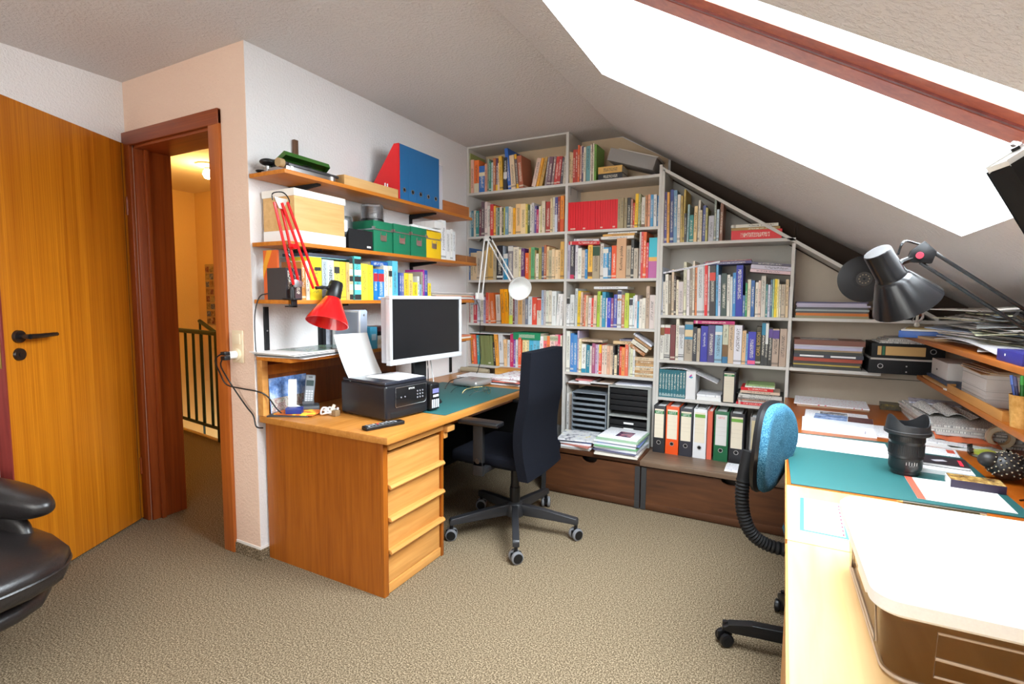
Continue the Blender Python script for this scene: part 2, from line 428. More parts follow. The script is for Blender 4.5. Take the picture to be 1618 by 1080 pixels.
def tonal(c):
    """an everyday word for a colour"""
    r, g, b = c; mx, mn = max(c), min(c)
    if mx < 0.10: return 'black'
    if mx - mn < 0.10 * max(mx, .3) + 0.02:
        return 'white' if mn > 0.68 else 'light grey' if mn > 0.45 else 'grey' if mn > 0.17 else 'dark grey'
    import colorsys
    h, s, v = colorsys.rgb_to_hsv(*c); h *= 360
    if h < 12 or h > 345: return ('dark red' if v < 0.35 else 'red') if s > .6 else ('pink' if v > .55 else 'brown')
    if h < 26: return ('orange' if v > .6 else 'rust brown' if v > .3 else 'dark brown') if s > .6 else ('peach' if v > .6 else 'brown')
    if h < 47: return ('yellow orange' if v > .75 else 'golden brown' if v > .4 else 'brown') if s > .62 else ('cream' if v > .6 else 'tan' if v > .35 else 'brown')
    if h < 66: return ('yellow' if v > .65 else 'olive') if s > .5 else ('cream' if v > .6 else 'olive grey')
    if h < 165: return 'lime green' if (v > .5 and s > .5) else 'dark green' if v < .25 else 'green' if s > .35 else 'pale green'
    if h < 200: return ('teal' if v < .45 else 'light blue')
    if h < 255: return ('dark blue' if v < .32 else 'blue') if s > .4 else ('pale blue' if v > .55 else 'slate blue')
    if h < 300: return 'purple' if s > .4 else 'lilac'
    return 'magenta' if s > .5 else 'mauve'
ORD = ['first', 'second', 'third', 'fourth', 'fifth', 'sixth', 'seventh', 'eighth', 'ninth', 'tenth', 'eleventh', 'twelfth', 'thirteenth', 'fourteenth', 'fifteenth', 'sixteenth', 'seventeenth', 'eighteenth', 'nineteenth', 'twentieth']
TENS = {20: 'twenty', 30: 'thirty', 40: 'forty'}
def ordinal(n):
    if n <= 20: return ORD[n - 1]
    t, u = n // 10 * 10, n % 10
    return (TENS[t] + '-' + ORD[u - 1]) if u else {30: 'thirtieth', 40: 'fortieth'}[t]
# ================================================================ the room
YD, YW = -2.3253, -0.12                    # door wall face, back wall face
XL, XR, YR = -1.07, 3.45, -5.5             # far left wall, knee wall, rear wall
ZC = 2.54
struct('floor', MB().prism([(-1.4, -5.8), (3.8, -5.8), (3.8, 0.1), (-0.15, 0.1), (-0.15, -2.14), (-1.4, -2.14)], -0.1, 0.0), CARPET)
struct('wall_left', MB().box(-0.15, 0.0, YD + .0015, 0.1, 0, 2.75), WALL)
struct('wall_back', MB().prism([(-0.2, 0), (3.8, 0), (3.8, 1.02), (1.16, 2.60), (-0.2, 2.60)], YW, 0.1, 'y'), WALL)
m = MB()                                    # the short wall with the doorway
m.box(-1.25, -1.0, YD, -2.14, 0, 2.75).box(-0.265, -0.0015, YD, -2.141, 0, 2.75).box(-1.0, -0.265, YD, -2.14, 2.19, 2.75)
struct('wall_door', m, WALLP)
struct('wall_far_left', MB().box(-1.25, XL, -5.7, YD, 0, 2.75), WALL)
struct('wall_right', MB().box(XR, 3.7, -5.7, 0.1, 0, 1.3), WALL)
m = MB()                                    # rear gable wall behind the camera, with an unseen window added for fill light
m.box(-1.3, -0.35, -5.7, YR, 0, 2.75).prism([(1.85, 0), (3.7, 0), (3.7, 1.08), (1.85, 2.19)], -5.7, YR, 'y').box(-0.35, 1.85, -5.7, YR, 0, 0.8).box(-0.35, 1.85, -5.7, YR, 2.3, 2.75)
struct('wall_rear', m, WALL)
m = MB()
m.box(-0.35, 1.85, -5.62, -5.55, 0.8, 0.87).box(-0.35, 1.85, -5.62, -5.55, 2.23, 2.3).box(-0.35, -0.28, -5.62, -5.55, 0.8, 2.3).box(1.78, 1.85, -5.62, -5.55, 0.8, 2.3).box(0.72, 0.79, -5.62, -5.55, 0.8, 2.3)
w3 = struct('window_3', m, FRAMEW)  # unseen window, added as the opening for the front fill
part('pane', MB().box(-0.3, 1.8, -5.59, -5.585, 0.85, 2.25), glass('window_glass', (0.97, 0.99, 0.98)), w3)
struct('ceiling', MB().box(-1.3, 1.19, -5.8, 0.1, ZC, 2.7), CEIL)
def slab(xa, xb, ya, yb, a=0.0, b=0.1):     # a strip of sloped ceiling
    P = [roof(xa, ya, a), roof(xb, ya, a), roof(xb, yb, a), roof(xa, yb, a)]
    Q = [roof(xa, ya, b), roof(xb, ya, b), roof(xb, yb, b), roof(xa, yb, b)]
    return P, Q
def add_slab(mb, *a):
    P, Q = slab(*a); bm = mb.bm
    A = [bm.verts.new(p) for p in P]; B = [bm.verts.new(p) for p in Q]
    bm.faces.new(A); bm.faces.new(B[::-1])
    for i in range(4): bm.faces.new((A[i], A[(i + 1) % 4], B[(i + 1) % 4], B[i]))
X1, X2, HOLES = 1.55, 2.82, [(-2.83, -1.71), (-5.0, -4.2)]
m = MB()
add_slab(m, 1.12, X1, -5.8, 0.1); add_slab(m, X2, 3.7, -5.8, 0.1)
for ya, yb in [(-1.71, 0.1), (-4.2, -2.83), (-5.8, -5.0)]: add_slab(m, X1, X2, ya, yb)
struct('ceiling_slope', m, CEIL)
for k, (ya, yb) in enumerate(HOLES):        # roof windows: white linings, red-brown sashes, glass; second one unseen, added for fill
    m = MB()
    add_slab(m, X1 - .02, X2 + .02, ya - .03, ya, 0.1, 0.24); add_slab(m, X1 - .02, X2 + .02, yb, yb + .03, 0.1, 0.24)
    add_slab(m, X1 - .05, X1, ya, yb, 0.1, 0.24); add_slab(m, X2, X2 + .05, ya, yb, 0.1, 0.24)
    wn = struct('window_%d' % (k + 1), m, flat('white_lining', (0.85, 0.85, 0.85), 0.6))
    g = MB(); add_slab(g, X1 - .04, X2 + .04, ya - .02, yb + .02, 0.225, 0.23)
    part('pane', g, glass('window_glass'), wn)
    if k == 0:
        m = MB(); add_slab(m, X1, X2 + .02, -2.40, -2.315, 0.1, 0.118); add_slab(m, X1, X2 + .02, -2.475, -2.41, 0.104, 0.118); add_slab(m, X1, X2 + .02, -2.412, -2.398, 0.108, 0.118)
        sash = part('sash_bar', m, wood('red_sash', (0.30, 0.06, 0.035), (0.46, 0.12, 0.06), (40, 40, 40), 0.3, coat=0.3), wn, 'red-brown varnished sash bar')
        m = MB(); add_slab(m, X1, X2, -2.42, -2.408, 0.099, 0.106)
        part('bead', m, wood('dark_sash', (0.10, 0.02, 0.015), (0.18, 0.04, 0.03), (40, 40, 40), 0.3), sash)
        c = roof(2.715, -2.33, 0.1); n = Vector((-RS, 0, -1)).normalized()
        part('bolt', MB().cyl(c, c + n * 0.008, 0.013, 0.011), CHROME, sash, 'round chrome bolt')
# skirting of carpet along the white wall
sk = flat('white_skirting', (0.80, 0.76, 0.72), 0.6)
struct('baseboard_left', MB().box(0.0, 0.010, YD - .010, -0.45, 0, 0.055), CARPET)
struct('baseboard_door', MB().box(-0.19, 0.0, YD - .010, YD, 0, 0.055), CARPET)
struct('trim_1', MB().box(-0.19, 0.003, YD - .004, YD + .3, 0.055, 0.068), sk)
# ---------------------------------------------------------------- doorway
fr = thing('door_1', 'doorway with red-brown wooden frame leading to the hall', 'door', (-0.63, YD, 0)); fr['kind'] = 'structure'
wx = 0.63
def dbox(x0, x1, y0, y1, z0, z1, bev=0.004): return MB().box(x0 + wx, x1 + wx, y0 - YD, y1 - YD, z0, z1, bev)
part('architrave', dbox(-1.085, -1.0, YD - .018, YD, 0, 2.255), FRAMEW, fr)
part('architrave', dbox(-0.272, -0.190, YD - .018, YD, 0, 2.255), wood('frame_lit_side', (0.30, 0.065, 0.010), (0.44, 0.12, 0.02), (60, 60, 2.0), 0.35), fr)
part('header', dbox(-1.085, -0.190, YD - .02, YD, 2.183, 2.258), wood('frame_header', (0.17, 0.030, 0.008), (0.30, 0.070, 0.016), (2.0, 60, 60), 0.35), fr)
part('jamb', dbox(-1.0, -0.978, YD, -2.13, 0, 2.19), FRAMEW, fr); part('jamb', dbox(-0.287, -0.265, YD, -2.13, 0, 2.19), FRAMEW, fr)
part('head_jamb', dbox(-1.0, -0.265, YD, -2.13, 2.168, 2.19), wood('frame_header', None, None), fr)
part('door_stop', dbox(-0.978, -0.958, YD + .04, YD + .065, 0, 2.168), FRAMEW, fr)
# the door leaf, standing open into the room; local x runs from the hinges to the lock edge
ang = math.atan2(-0.88, 0.476)
lf = thing('door_2', 'veneered wooden door leaf standing wide open', 'door', (-1.05, YD - .02, 0), ang); lf['kind'] = 'structure'
part('door_panel', MB().box(0.02, 0.775, -0.040, 0.0, 0.012, 2.197, 0.001), DOORW, lf)
part('hinge_stile', MB().box(-0.012, 0.02, -0.04, -0.001, 0.012, 2.197, 0.001), DOORW, lf)
part('rebate_gap', MB().box(0.018, 0.021, -0.03, 0.0006, 0.012, 2.197).box(-0.016, -0.012, -0.03, 0.0, 0.012, 2.197), flat('gap_black', (0.01, 0.006, 0.004), 0.8), lf)
part('lock_edge', MB().box(0.775, 0.783, -0.040, 0.0, 0.012, 2.197).box(0.775, 0.779, -0.058, -0.040, 0.012, 2.197), EDGEW, lf, 'dark red lock edge')
part('strike_plate', MB().box(0.783, 0.785, -0.030, -0.010, 1.02, 1.21), flat('brass', (0.45, 0.30, 0.08), 0.35, metal=1.0), lf, 'brass lock plate')
part('latch', MB().box(0.785, 0.797, -0.028, -0.012, 1.145, 1.165), WHITEP, lf, 'pale latch bolt')
part('hinge', MB().cyl((0.0, 0.004, 0.28), (0.0, 0.004, 0.38), 0.008), FRAMEW, lf); part('hinge', MB().cyl((0.0, 0.004, 1.80), (0.0, 0.004, 1.90), 0.008), FRAMEW, lf)
hb = flat('black_handle', (0.012, 0.010, 0.010), 0.25)
h = part('door_handle', MB().cyl((0.712, 0, 1.155), (0.712, 0.014, 1.155), 0.029, 0.027, 28).cyl((0.712, 0.01, 1.155), (0.712, 0.055, 1.155), 0.011).tube([(0.712, 0.055, 1.155), (0.66, 0.058, 1.155), (0.60, 0.056, 1.157), (0.570, 0.050, 1.157)], [0.012, 0.011, 0.010, 0.0095], 12, 5), hb, lf, 'black lever handle on a round rose')
part('keyhole_rose', MB().cyl((0.712, 0, 1.075), (0.712, 0.010, 1.075), 0.029, 0.026, 28).cyl((0.712, 0.010, 1.075), (0.712, 0.012, 1.075), 0.010), hb, lf, 'round black keyhole rose')
# ---------------------------------------------------------------- hall behind the doorway
HW = woodchip('hall_wall_paint', (0.78, 0.54, 0.22), 0.35)
struct('hall_floor', MB().prism([(-3.9, -2.14), (-0.15, -2.14), (-0.15, -1.32), (-1.2, -1.235), (-3.9, -0.90)], -0.1, 0.0), CARPET)
struct('floor_edge', MB().prism([(-0.15, -1.32), (-1.2, -1.235), (-3.9, -0.90), (-3.9, -0.87), (-1.2, -1.205), (-0.15, -1.29)], -0.3, 0.012), flat('cream_edge', (0.75, 0.62, 0.36), 0.6))
struct('wall_hall_back', MB().box(-4.1, -0.15, -0.25, -0.1, -1.4, 2.75), HW)
struct('wall_hall_left', MB().box(-4.1, -3.9, -2.2, -0.25, -1.4, 2.75), HW)
struct('wall_hall_front', MB().box(-4.1, -1.25, -2.20, -2.14, -0.1, 2.75), HW)
struct('wall_hall_right', MB().box(-0.17, -0.15, -2.14, -0.25, -1.4, 2.75), HW)
struct('ceiling_hall', MB().box(-4.1, -0.15, -2.14, -0.1, 2.54, 2.7), woodchip('hall_ceiling_paint', (0.78, 0.66, 0.44), 0.35))
struct('floor_stairwell', MB().box(-4.1, -0.15, -1.4, -0.1, -1.5, -1.4), flat('stair_lino', (0.5, 0.38, 0.2), 0.6))
DG = flat('dark_green_paint', (0.012, 0.040, 0.026), 0.45)
rl = thing('stair_railing', 'dark green stair railing with upright bars in the hall', 'railing', (-2.226, -1.089, 0))
dv = Vector((-0.97, 0.122, 0)); dn = dv.normalized()
def rp(t, z): return dn * t + Vector((0, 0, z))
part('top_rail', MB().tube([rp(-.02, 1.0), rp(1.25, 1.0)], 0.022, 8), DG, rl)
part('bottom_rail', MB().tube([rp(-.02, 0.115), rp(1.25, 0.115)], 0.016, 8), DG, rl)
part('newel_post', MB().box(-0.028, 0.028, -0.028, 0.028, -0.02, 1.02, 0.004), DG, rl)
for k in range(7): part('baluster', MB().tube([rp(0.165 * (k + 1), 0.11), rp(0.165 * (k + 1), 1.0)], 0.013, 8), DG, rl)
hr = thing('stair_handrail', 'sloping dark green handrail behind the hall railing bars', 'handrail', (-2.35, -0.62, 0))
part('rail', MB().tube([(-1.35, 0.25, 1.05), (-0.75, 0.05, 0.95), (0.0, 0.0, 0.68), (0.9, -0.06, 0.36)], 0.022, 8), DG, hr)
part('post', MB().tube([(-1.355, 0.255, -1.4), (-1.355, 0.255, 1.06)], .012, 8), DG, hr)
part('post', MB().tube([(0.885, -0.055, -1.4), (0.885, -0.055, 0.37)], .012, 8), DG, hr)
ps = thing('photo_collage', 'collage of small pictures on the yellow hall wall', 'picture', (-3.62, -0.252, 1.35))
part('sheet', MB().box(-0.12, 0.20, -0.006, 0.0, -0.35, 0.36), flat('collage_card', (0.42, 0.28, 0.12), 0.6), ps)
for i in range(4):
    for j in range(8):
        x = -0.108 + .077 * i; z = -0.335 + .086 * j
        part('picture', MB().box(x, x + .058 + .012 * rnd.random(), -0.009, -0.006, z, z + .06 + .016 * rnd.random()), photo_mat('collage_print_%d' % ((i * 3 + j) % 4), [(0.3, (.03, .03, .04)), (0.5, [(.25, .13, .06), (.08, .12, .25), (.30, .22, .10), (.2, .05, .04)][(i * 3 + j) % 4]), (0.75, (.6, .5, .35))], 30 + 9 * ((i + j) % 3)), ps)
lp = thing('hall_lamp', 'round bare ceiling lamp glowing in the hall', 'lamp', (-2.42, -1.0, 2.54))
part('ceiling_rose', MB().lathe([(0, 0), (0.10, 0), (0.10, -0.012), (0.085, -0.022), (0.03, -0.03), (0.03, -0.05), (0, -0.05)], 28), WHITEP, lp)
em = bpy.data.materials.new('lit_bulb'); em.use_nodes = True
eb = em.node_tree.nodes['Principled BSDF']; eb.inputs['Emission Color'].default_value = (1.0, 0.78, 0.42, 1); eb.inputs['Emission Strength'].default_value = 30; eb.inputs['Base Color'].default_value = (1, .9, .7, 1)
part('bulb', MB().lathe([(0, -0.135), (0.03, -0.125), (0.046, -0.095), (0.04, -0.065), (0.022, -0.048), (0, -0.048)], 24), em, lp, 'glowing warm bulb')
pl = bpy.data.lights.new('hall_lamp_light', 'POINT'); pl.energy = 21; pl.color = (1.0, 0.62, 0.22); pl.shadow_soft_size = 0.06
po = bpy.data.objects.new('hall_lamp_light', pl); COL.objects.link(po); po.location = (-2.42, -1.0, 2.36)
# light switch and socket beside the doorway
sw = thing('light_switch', 'cream double light switch and socket plate beside the doorway', 'light switch', (-0.115, YD, 1.09))
CREAMP = flat('cream_switch_plastic', (0.74, 0.62, 0.44), 0.35)
part('plate', MB().box(-0.042, 0.042, -0.010, 0, -0.082, 0.082, 0.006), CREAMP, sw)
part('rocker', MB().box(-0.030, 0.030, -0.017, -0.010, 0.012, 0.066, 0.003), CREAMP, sw)
part('socket', MB().lathe([(0, -0.004), (0.022, -0.004), (0.026, 0.0), (0.032, 0.0), (0.032, 0.012), (0, 0.012)], 24, Matrix.Rotation(PI / 2, 4, 'X'), (0, -0.010, -0.04)), CREAMP, sw)
pgl = thing('plug_adapter', 'white plug adapter in the socket by the doorway', 'plug', (-0.115, YD - .014, 1.05))
part('body', MB().cyl((0, 0.0, 0), (0, -0.045, 0), 0.020, 0.019, 20), WHITEP, pgl)
part('plug_head', MB().box(-0.018, 0.018, -0.075, -0.045, 0.002, 0.020, 0.004), BLACK, pgl, 'black plug'); part('plug_head', MB().box(-0.018, 0.018, -0.075, -0.045, -0.022, -0.002, 0.004), BLACK, pgl, 'black plug')
solo('power_cable', MB().tube([(-0.115, YD - .085, 1.065), (-0.155, YD - .10, 1.03), (-0.17, YD - .07, 0.96), (-0.15, YD - .05, 0.90), (-0.06, YD - .03, 0.885), (0.03, YD - .01, 0.875), (0.06, YD + .02, 0.85), (0.09, YD + .045, 0.79), (0.11, YD + .06, 0.762)], 0.0036, 8, 6), BLACK, 'upper black cable from the wall plug to the desk top', 'cable', 'cables at the plug')
solo('power_cable', MB().tube([(-0.115, YD - .085, 1.04), (-0.145, YD - .08, 1.0), (-0.14, YD - .05, 0.93), (-0.11, YD - .02, 0.85), (-0.05, YD - .015, 0.79), (0.0, YD - .016, 0.752), (0.02, YD - .016, 0.70), (0.02, YD + .02, 0.685)], 0.0036, 8, 6), BLACK, 'lower black cable from the wall plug to under the desk', 'cable', 'cables at the plug')
# ================================================================ bookcases
YF = -0.404
ZS = dict(A=2.1773, B=1.8335, C=1.4873, D=1.1405, E=0.8004)
X12, X23, X34 = 0.8651, 1.5458, 2.3469
bc = thing('bookcase', 'tall cream bookcase with two columns of shelves against the white wall', 'bookcase', (0.77, -0.26, 0.32))
def W(mb_args, root, bev=0.0):
    mb = MB(); ox, oy, oz = root.location
    for a in mb_args: mb.box(a[0] - ox, a[1] - ox, a[2] - oy, a[3] - oy, a[4] - oz, a[5] - oz, bev)
    return mb
YBK = -0.135
part('side_panel', W([(0.003, 0.020, YF, YBK, 0.32, 2.526)], bc), SHELFW, bc)
part('side_panel', W([(X12 - .010, X12 + .010, YF, YBK, 0.32, 2.526)], bc), SHELFW, bc)
part('side_panel', W([(X23 - .019, X23 - .001, YF, YBK, 0.32, 2.235)], bc), SHELFW, bc)
part('top_panel', W([(0.003, X12 + .010, YF, YBK, 2.526, 2.538)], bc), SHELFW, bc)
for k in 'ABCDE':
    z = ZS[k]
    part('shelf', W([(0.020, X12 - .010, YF, YBK, z - .019, z)], bc, .001), SHELFW, bc)
    part('shelf', W([(X12 + .010, X23 - .019, YF, YBK, z - .019, z)], bc, .001), SHELFW, bc)
ox, oy, oz = bc.location
part('back_panel', MB().prism([(x - ox, z - oz) for x, z in [(0.02, 0.32), (X23 - .02, 0.32), (X23 - .02, 2.335), (1.24, 2.500), (1.19, 2.530), (1.12, 2.536), (0.02, 2.536)]], YBK - oy, YBK + .008 - oy, 'y'), flat('upper_back_board', (0.60, 0.44, 0.28), 0.6, bscale=12), bc, 'beige back board')
part('bracket', W([(X12 + .010, X12 + .013, -0.36, -0.345, 2.10, 2.158), (X12 + .010, X12 + .05, -0.36, -0.345, 2.155, 2.158)], bc), STEEL, bc); part('bracket', W([(X12 + .010, X12 + .013, -0.22, -0.205, 2.10, 2.158), (X12 + .010, X12 + .05, -0.22, -0.205, 2.155, 2.158)], bc), STEEL, bc)
def slope_z(x): return 2.226 - 0.642 * (x - 1.537)
bs = thing('bookcase', 'cream bookcase with a sloping top under the roof slope', 'bookcase', (1.946, -0.26, 0.32))
ox, oy, oz = bs.location
part('side_panel', W([(X23, X23 + .018, YF, YBK, 0.32, slope_z(X23) - .02)], bs), SHELFW, bs)
part('side_panel', W([(X34 - .018, X34, YF, YBK, 0.32, slope_z(X34) - .02)], bs), SHELFW, bs)
part('sloping_top', MB().prism([(x - ox, z - oz) for x, z in [(X23, slope_z(X23)), (X34, slope_z(X34)), (X34, slope_z(X34) - .022), (X23, slope_z(X23) - .022)]], YF - oy, YBK - oy, 'y'), SHELFW, bs)
for z in (1.7197, 1.2381, 0.9338, 0.6761):
    part('shelf', W([(X23 + .018, X34 - .018 if z < 1.6 else X34 - .001, YF, YBK, z - .019, z)], bs, .001), SHELFW, bs)
part('back_panel', MB().prism([(x - ox, z - oz) for x, z in [(X23 + .01, 0.32), (X34 - .01, 0.32), (X34 - .01, slope_z(X34) - .03), (X23 + .01, slope_z(X23) - .03)]], YBK - oy, YBK + .008 - oy, 'y'), flat('grey_beige_back_board', (0.50, 0.47, 0.42), 0.6, bscale=12), bs)
bl = thing('bookcase', 'low cream corner shelving under the roof slope behind the right desk', 'bookcase', (2.75, -0.26, 0.0))
ox, oy, oz = bl.location
part('sloping_top', MB().prism([(x - ox, z - oz) for x, z in [(X34 + .001, slope_z(X34)), (3.05, slope_z(3.05)), (3.05, slope_z(3.05) - .022), (X34 + .001, slope_z(X34) - .022)]], YF - oy, YBK - oy, 'y'), SHELFW, bl)
part('shelf', W([(X34 + .001, 3.30, YF, YBK, 1.220, 1.239)], bl, .001), SHELFW, bl); part('shelf', W([(X34 + .001, 2.81, YF, YBK, 0.916, 0.935)], bl, .001), SHELFW, bl)
part('side_panel', W([(3.28, 3.30, YF, YBK, 0, 1.22)], bl), SHELFW, bl); part('side_panel', W([(X34 + .001, X34 + .016, YF, YBK, 0.3197, 0.70)], bl), SHELFW, bl)
part('back_panel', MB().prism([(x - ox, z - oz) for x, z in [(X34 + .01, 0.0), (3.30, 0.0), (3.30, 1.24), (3.04, slope_z(3.04) - .02), (X34 + .01, slope_z(X34) - .03)]], YBK - oy, YBK + .008 - oy, 'y'), BACKP, bl, 'beige back board')
part('seam', W([(X34 + .016, 3.28, YBK - .002, YBK, 0.868, 0.872)], bl), flat('dark_seam', (0.10, 0.08, 0.06), 0.8), bl)
ox, oy, oz = bs.location
part('gap_shade_board', MB().prism([(x - ox, z - oz) for x, z in [(X23 + .001, slope_z(X23) - .03), (X34, slope_z(X34) - .03), (X34, RA - RS * X34 - .003), (X23 + .001, RA - RS * X23 - .003)]], -.150 - oy, -.140 - oy, 'y'), flat('painted_gap_shade', (.045, .026, .016), .8), bs, 'dark brown board painting the shade above the sloping top')  # dark board added to paint the shaded gap under the roof
ox, oy, oz = bl.location
part('gap_shade_board', MB().prism([(x - ox, z - oz) for x, z in [(X34 + .001, slope_z(X34) - .03), (3.04, slope_z(3.04) - .03), (3.28, 1.25), (3.28, RA - RS * 3.28 - .004), (X34 + .001, RA - RS * X34 - .003)]], -.150 - oy, -.140 - oy, 'y'), flat('painted_gap_shade', (.045, .026, .016), .8), bl, 'dark brown board painting the shade above the sloping top')  # painted shade carried on above the corner shelving
# ---------------------------------------------------------------- chests below the bookcases
def chest(x0, x1, label):
    c = thing('storage_chest', label, 'chest', ((x0 + x1) / 2, -0.44, 0)); hw = (x1 - x0) / 2
    n = 18; r = 0.052; poly = [(-hw, 0.004), (hw, 0.004), (hw, 0.278)] + [(0.0 + r * 1.05 * math.cos(-PI * k / n), 0.278 + r * 0.62 * math.sin(-PI * k / n)) for k in range(n + 1)] + [(-hw, 0.278)]
    part('front', MB().prism(poly, -0.300, -0.280, 'y'), DARKW, c, 'dark stained front with a scooped hand hole')
    part('carcass', MB().box(-hw, hw, -0.279, 0.30, 0.0, 0.02).box(-hw, -hw + .02, -0.279, 0.30, 0.02, 0.284).box(hw - .02, hw, -0.279, 0.30, 0.02, 0.284).box(-hw + .02, hw - .02, 0.28, 0.30, 0.02, 0.284).box(-hw + .02, hw - .02, -0.2, -0.19, 0.02, 0.284), flat('dark_chest_inside', (0.03, 0.016, 0.010), 0.7), c)
    part('bottom_rail', MB().box(-hw, hw, -0.306, -0.300, 0.012, 0.052, .001), DARKW, c)
    st = flat('dark_iron_strap', (0.055, 0.055, 0.058), 0.5, metal=0.6)
    part('corner_strap', MB().box(-hw, -hw + .032, -0.3065, -0.2995, 0.052, 0.278).box(-hw, -hw + .032, -0.3085, -0.306, 0.005, 0.052), st, c); part('corner_strap', MB().box(hw - .032, hw, -0.3065, -0.2995, 0.052, 0.278).box(hw - .032, hw, -0.3085, -0.306, 0.005, 0.052), st, c)
chest(0.85, 1.538, 'dark stained wooden storage chest on the carpet behind the black office chair')
chest(1.546, 2.60, 'dark stained wooden storage chest on the carpet below the ring binders')
solo('bench_board', MB().box(0.85, 1.535, -0.735, -0.135, 0.288, 0.3195, .003), DARKW, 'dark board on the storage chest below the stacked folders', 'board')
solo('bench_board', MB().box(1.537, 2.60, -0.757, -0.135, 0.288, 0.3195, .004), wood('brown_bench', (0.10, 0.060, 0.038), (0.20, 0.13, 0.085), (3, 30, 30), 0.35), 'brown board on the storage chest carrying the ring binders', 'board')
# ================================================================ left desk
dk = thing('writing_desk', 'oak writing desk with a drawer pedestal against the white wall', 'desk', (0.42, -1.35, 0))
ZD = 0.749
part('desk_top', W([(0.012, 0.842, YD + .005, -0.47, ZD - .034, ZD)], dk, .007), OAKH, dk)
ped = part('pedestal', W([(0.012, 0.766, -2.284, -2.262, 0.0, ZD - .035), (0.012, 0.766, -1.852, -1.832, 0.0, ZD - .035), (0.012, 0.030, -2.262, -1.852, 0.03, ZD - .035), (0.03, 0.762, -2.262, -1.852, 0.03, 0.05)], dk), OAK, dk)
part('edge_strip', W([(0.766, 0.784, -2.284, -2.255, 0.0, ZD - .035)], dk, .001), OAK, dk); part('edge_strip', W([(0.766, 0.784, -1.852, -1.832, 0.0, ZD - .035)], dk, .001), OAK, dk)
part('plinth_rail', W([(0.755, 0.780, -2.254, -1.853, 0.004, 0.048)], dk, .001), OAKL, dk)
zt = [0.650, 0.500, 0.350, 0.200]
for k, z in enumerate(zt):
    ox, oy, oz = dk.location
    dr = part('drawer', W([(0.745, 0.774, -2.252, -1.855, z - .148, z - .004)], dk, .0015), OAKL, dk)
    m = MB().prism([(0.774 - ox, z - .006), (0.800 - ox, z - .010), (0.804 - ox, z - .002), (0.796 - ox, z + .010), (0.774 - ox, z + .012)], -2.252 - oy, -1.842 - oy, 'y', .0015)
    if k: part('drawer_pull', m, OAKL, dr)
part('writing_slide', W([(0.70, 0.792, -2.252, -1.842, 0.668, 0.700), (0.775, 0.800, -2.252, -1.845, 0.694, 0.704)], dk, .003), OAKL, dk)
part('slide_block', W([(0.72, 0.81, -1.832, -1.765, 0.655, 0.684), (0.74, 0.79, -1.832, -1.80, 0.62, 0.655)], dk, .006), OAKL, dk)
part('under_rail', W([(0.30, 0.70, -1.832, -0.50, 0.645, 0.66), (0.685, 0.705, -1.832, -0.50, 0.645, 0.684)], dk, .002), OAK, dk, 'oak rail of the tray under the desk top')
part('end_panel', W([(0.05, 0.79, -0.50, -0.48, 0.0, ZD - .035)], dk), flat('under_desk_shade', (0, 0, 0), .6), dk)  # pure black paints the deep shade under the desk
part('modesty_panel', W([(0.035, 0.055, -1.832, -0.50, 0.05, 0.70)], dk), flat('under_desk_shade', (0.010, 0.008, 0.007), 0.6), dk)  # modesty panel blackened as well, shade put into its colour
ht = thing('desk_hutch', 'brown wooden panel standing on the desk below the lowest wall shelf', 'shelf support', (0.03, -1.95, ZD))
part('back_board', W([(0.006, 0.020, -2.285, -1.30, ZD, 1.028)], ht), wood('hutch_board', (0.15, 0.036, 0.004), (0.25, 0.066, 0.009), (40, 40, 3), 0.45), ht)
part('end_post', W([(0.006, 0.045, -2.318, -2.285, ZD, 1.028)], ht, .002), OAKL, ht)
part('top_rail', W([(0.020, 0.034, -2.285, -1.30, 0.95, 1.0)], ht), OAK, ht)
# ================================================================ wall shelves above the desk
def wall_shelf(z, y0, y1, label, dep=0.25, th=0.019):
    r = thing('wall_shelf', label, 'shelf', (0.125, (y0 + y1) / 2, z - th)); hy = (y1 - y0) / 2
    part('board', MB().box(-0.121, dep - .125, -hy, hy, 0, th, .0015), TEAK, r)
    return r
ws = [wall_shelf(1.926, -2.322, -0.72, 'teak wall shelf, the highest one, above the white lidded box', 0.255), wall_shelf(1.601, -2.318, -0.65, 'teak wall shelf carrying the green and yellow boxes'),
      wall_shelf(1.326, -2.318, -0.655, 'teak wall shelf carrying the dictionaries behind the red lamp'), wall_shelf(1.047, -2.318, -0.69, 'teak wall shelf, the lowest one, just above the printer')]
def bracket(root, y):
    ox, oy, oz = root.location
    part('bracket', MB().prism([(0.004 - ox, 0.0), (0.215 - ox, 0.0), (0.215 - ox, -0.010), (0.03 - ox, -0.028), (0.004 - ox, -0.03)], y - .011 - oy, y + .011 - oy, 'y'), BLACKM, root, 'black metal bracket')
for r in ws[:2]:
    bracket(r, -2.09); bracket(r, -1.115)
for r in ws[2:]:
    bracket(r, -1.918); bracket(r, -0.75)
for y, z0, z1, lab in [(-2.257, 1.05, 1.29, 'black slotted wall rail nearest the doorway corner'), (-1.918, 1.05, 1.29, 'black slotted wall rail behind the dark picture frame'), (-1.115, 1.605, 1.90, 'black slotted wall rail above the green boxes'), (-1.112, 1.33, 1.575, 'black slotted wall rail above the small dictionaries'), (-0.64, 0.76, 1.02, 'black slotted wall rail right of the monitor')]:
    r = thing('wall_rail', lab, 'rail', (0.0, y, z0), group='black wall rails')
    m = MB().box(0.0, 0.012, -0.012, 0.012, 0, z1 - z0, .001)
    part('channel', m, BLACKM, r); part('screw', MB().cyl((0.012, 0, 0.12), (0.014, 0, 0.12), 0.004), STEEL, r)
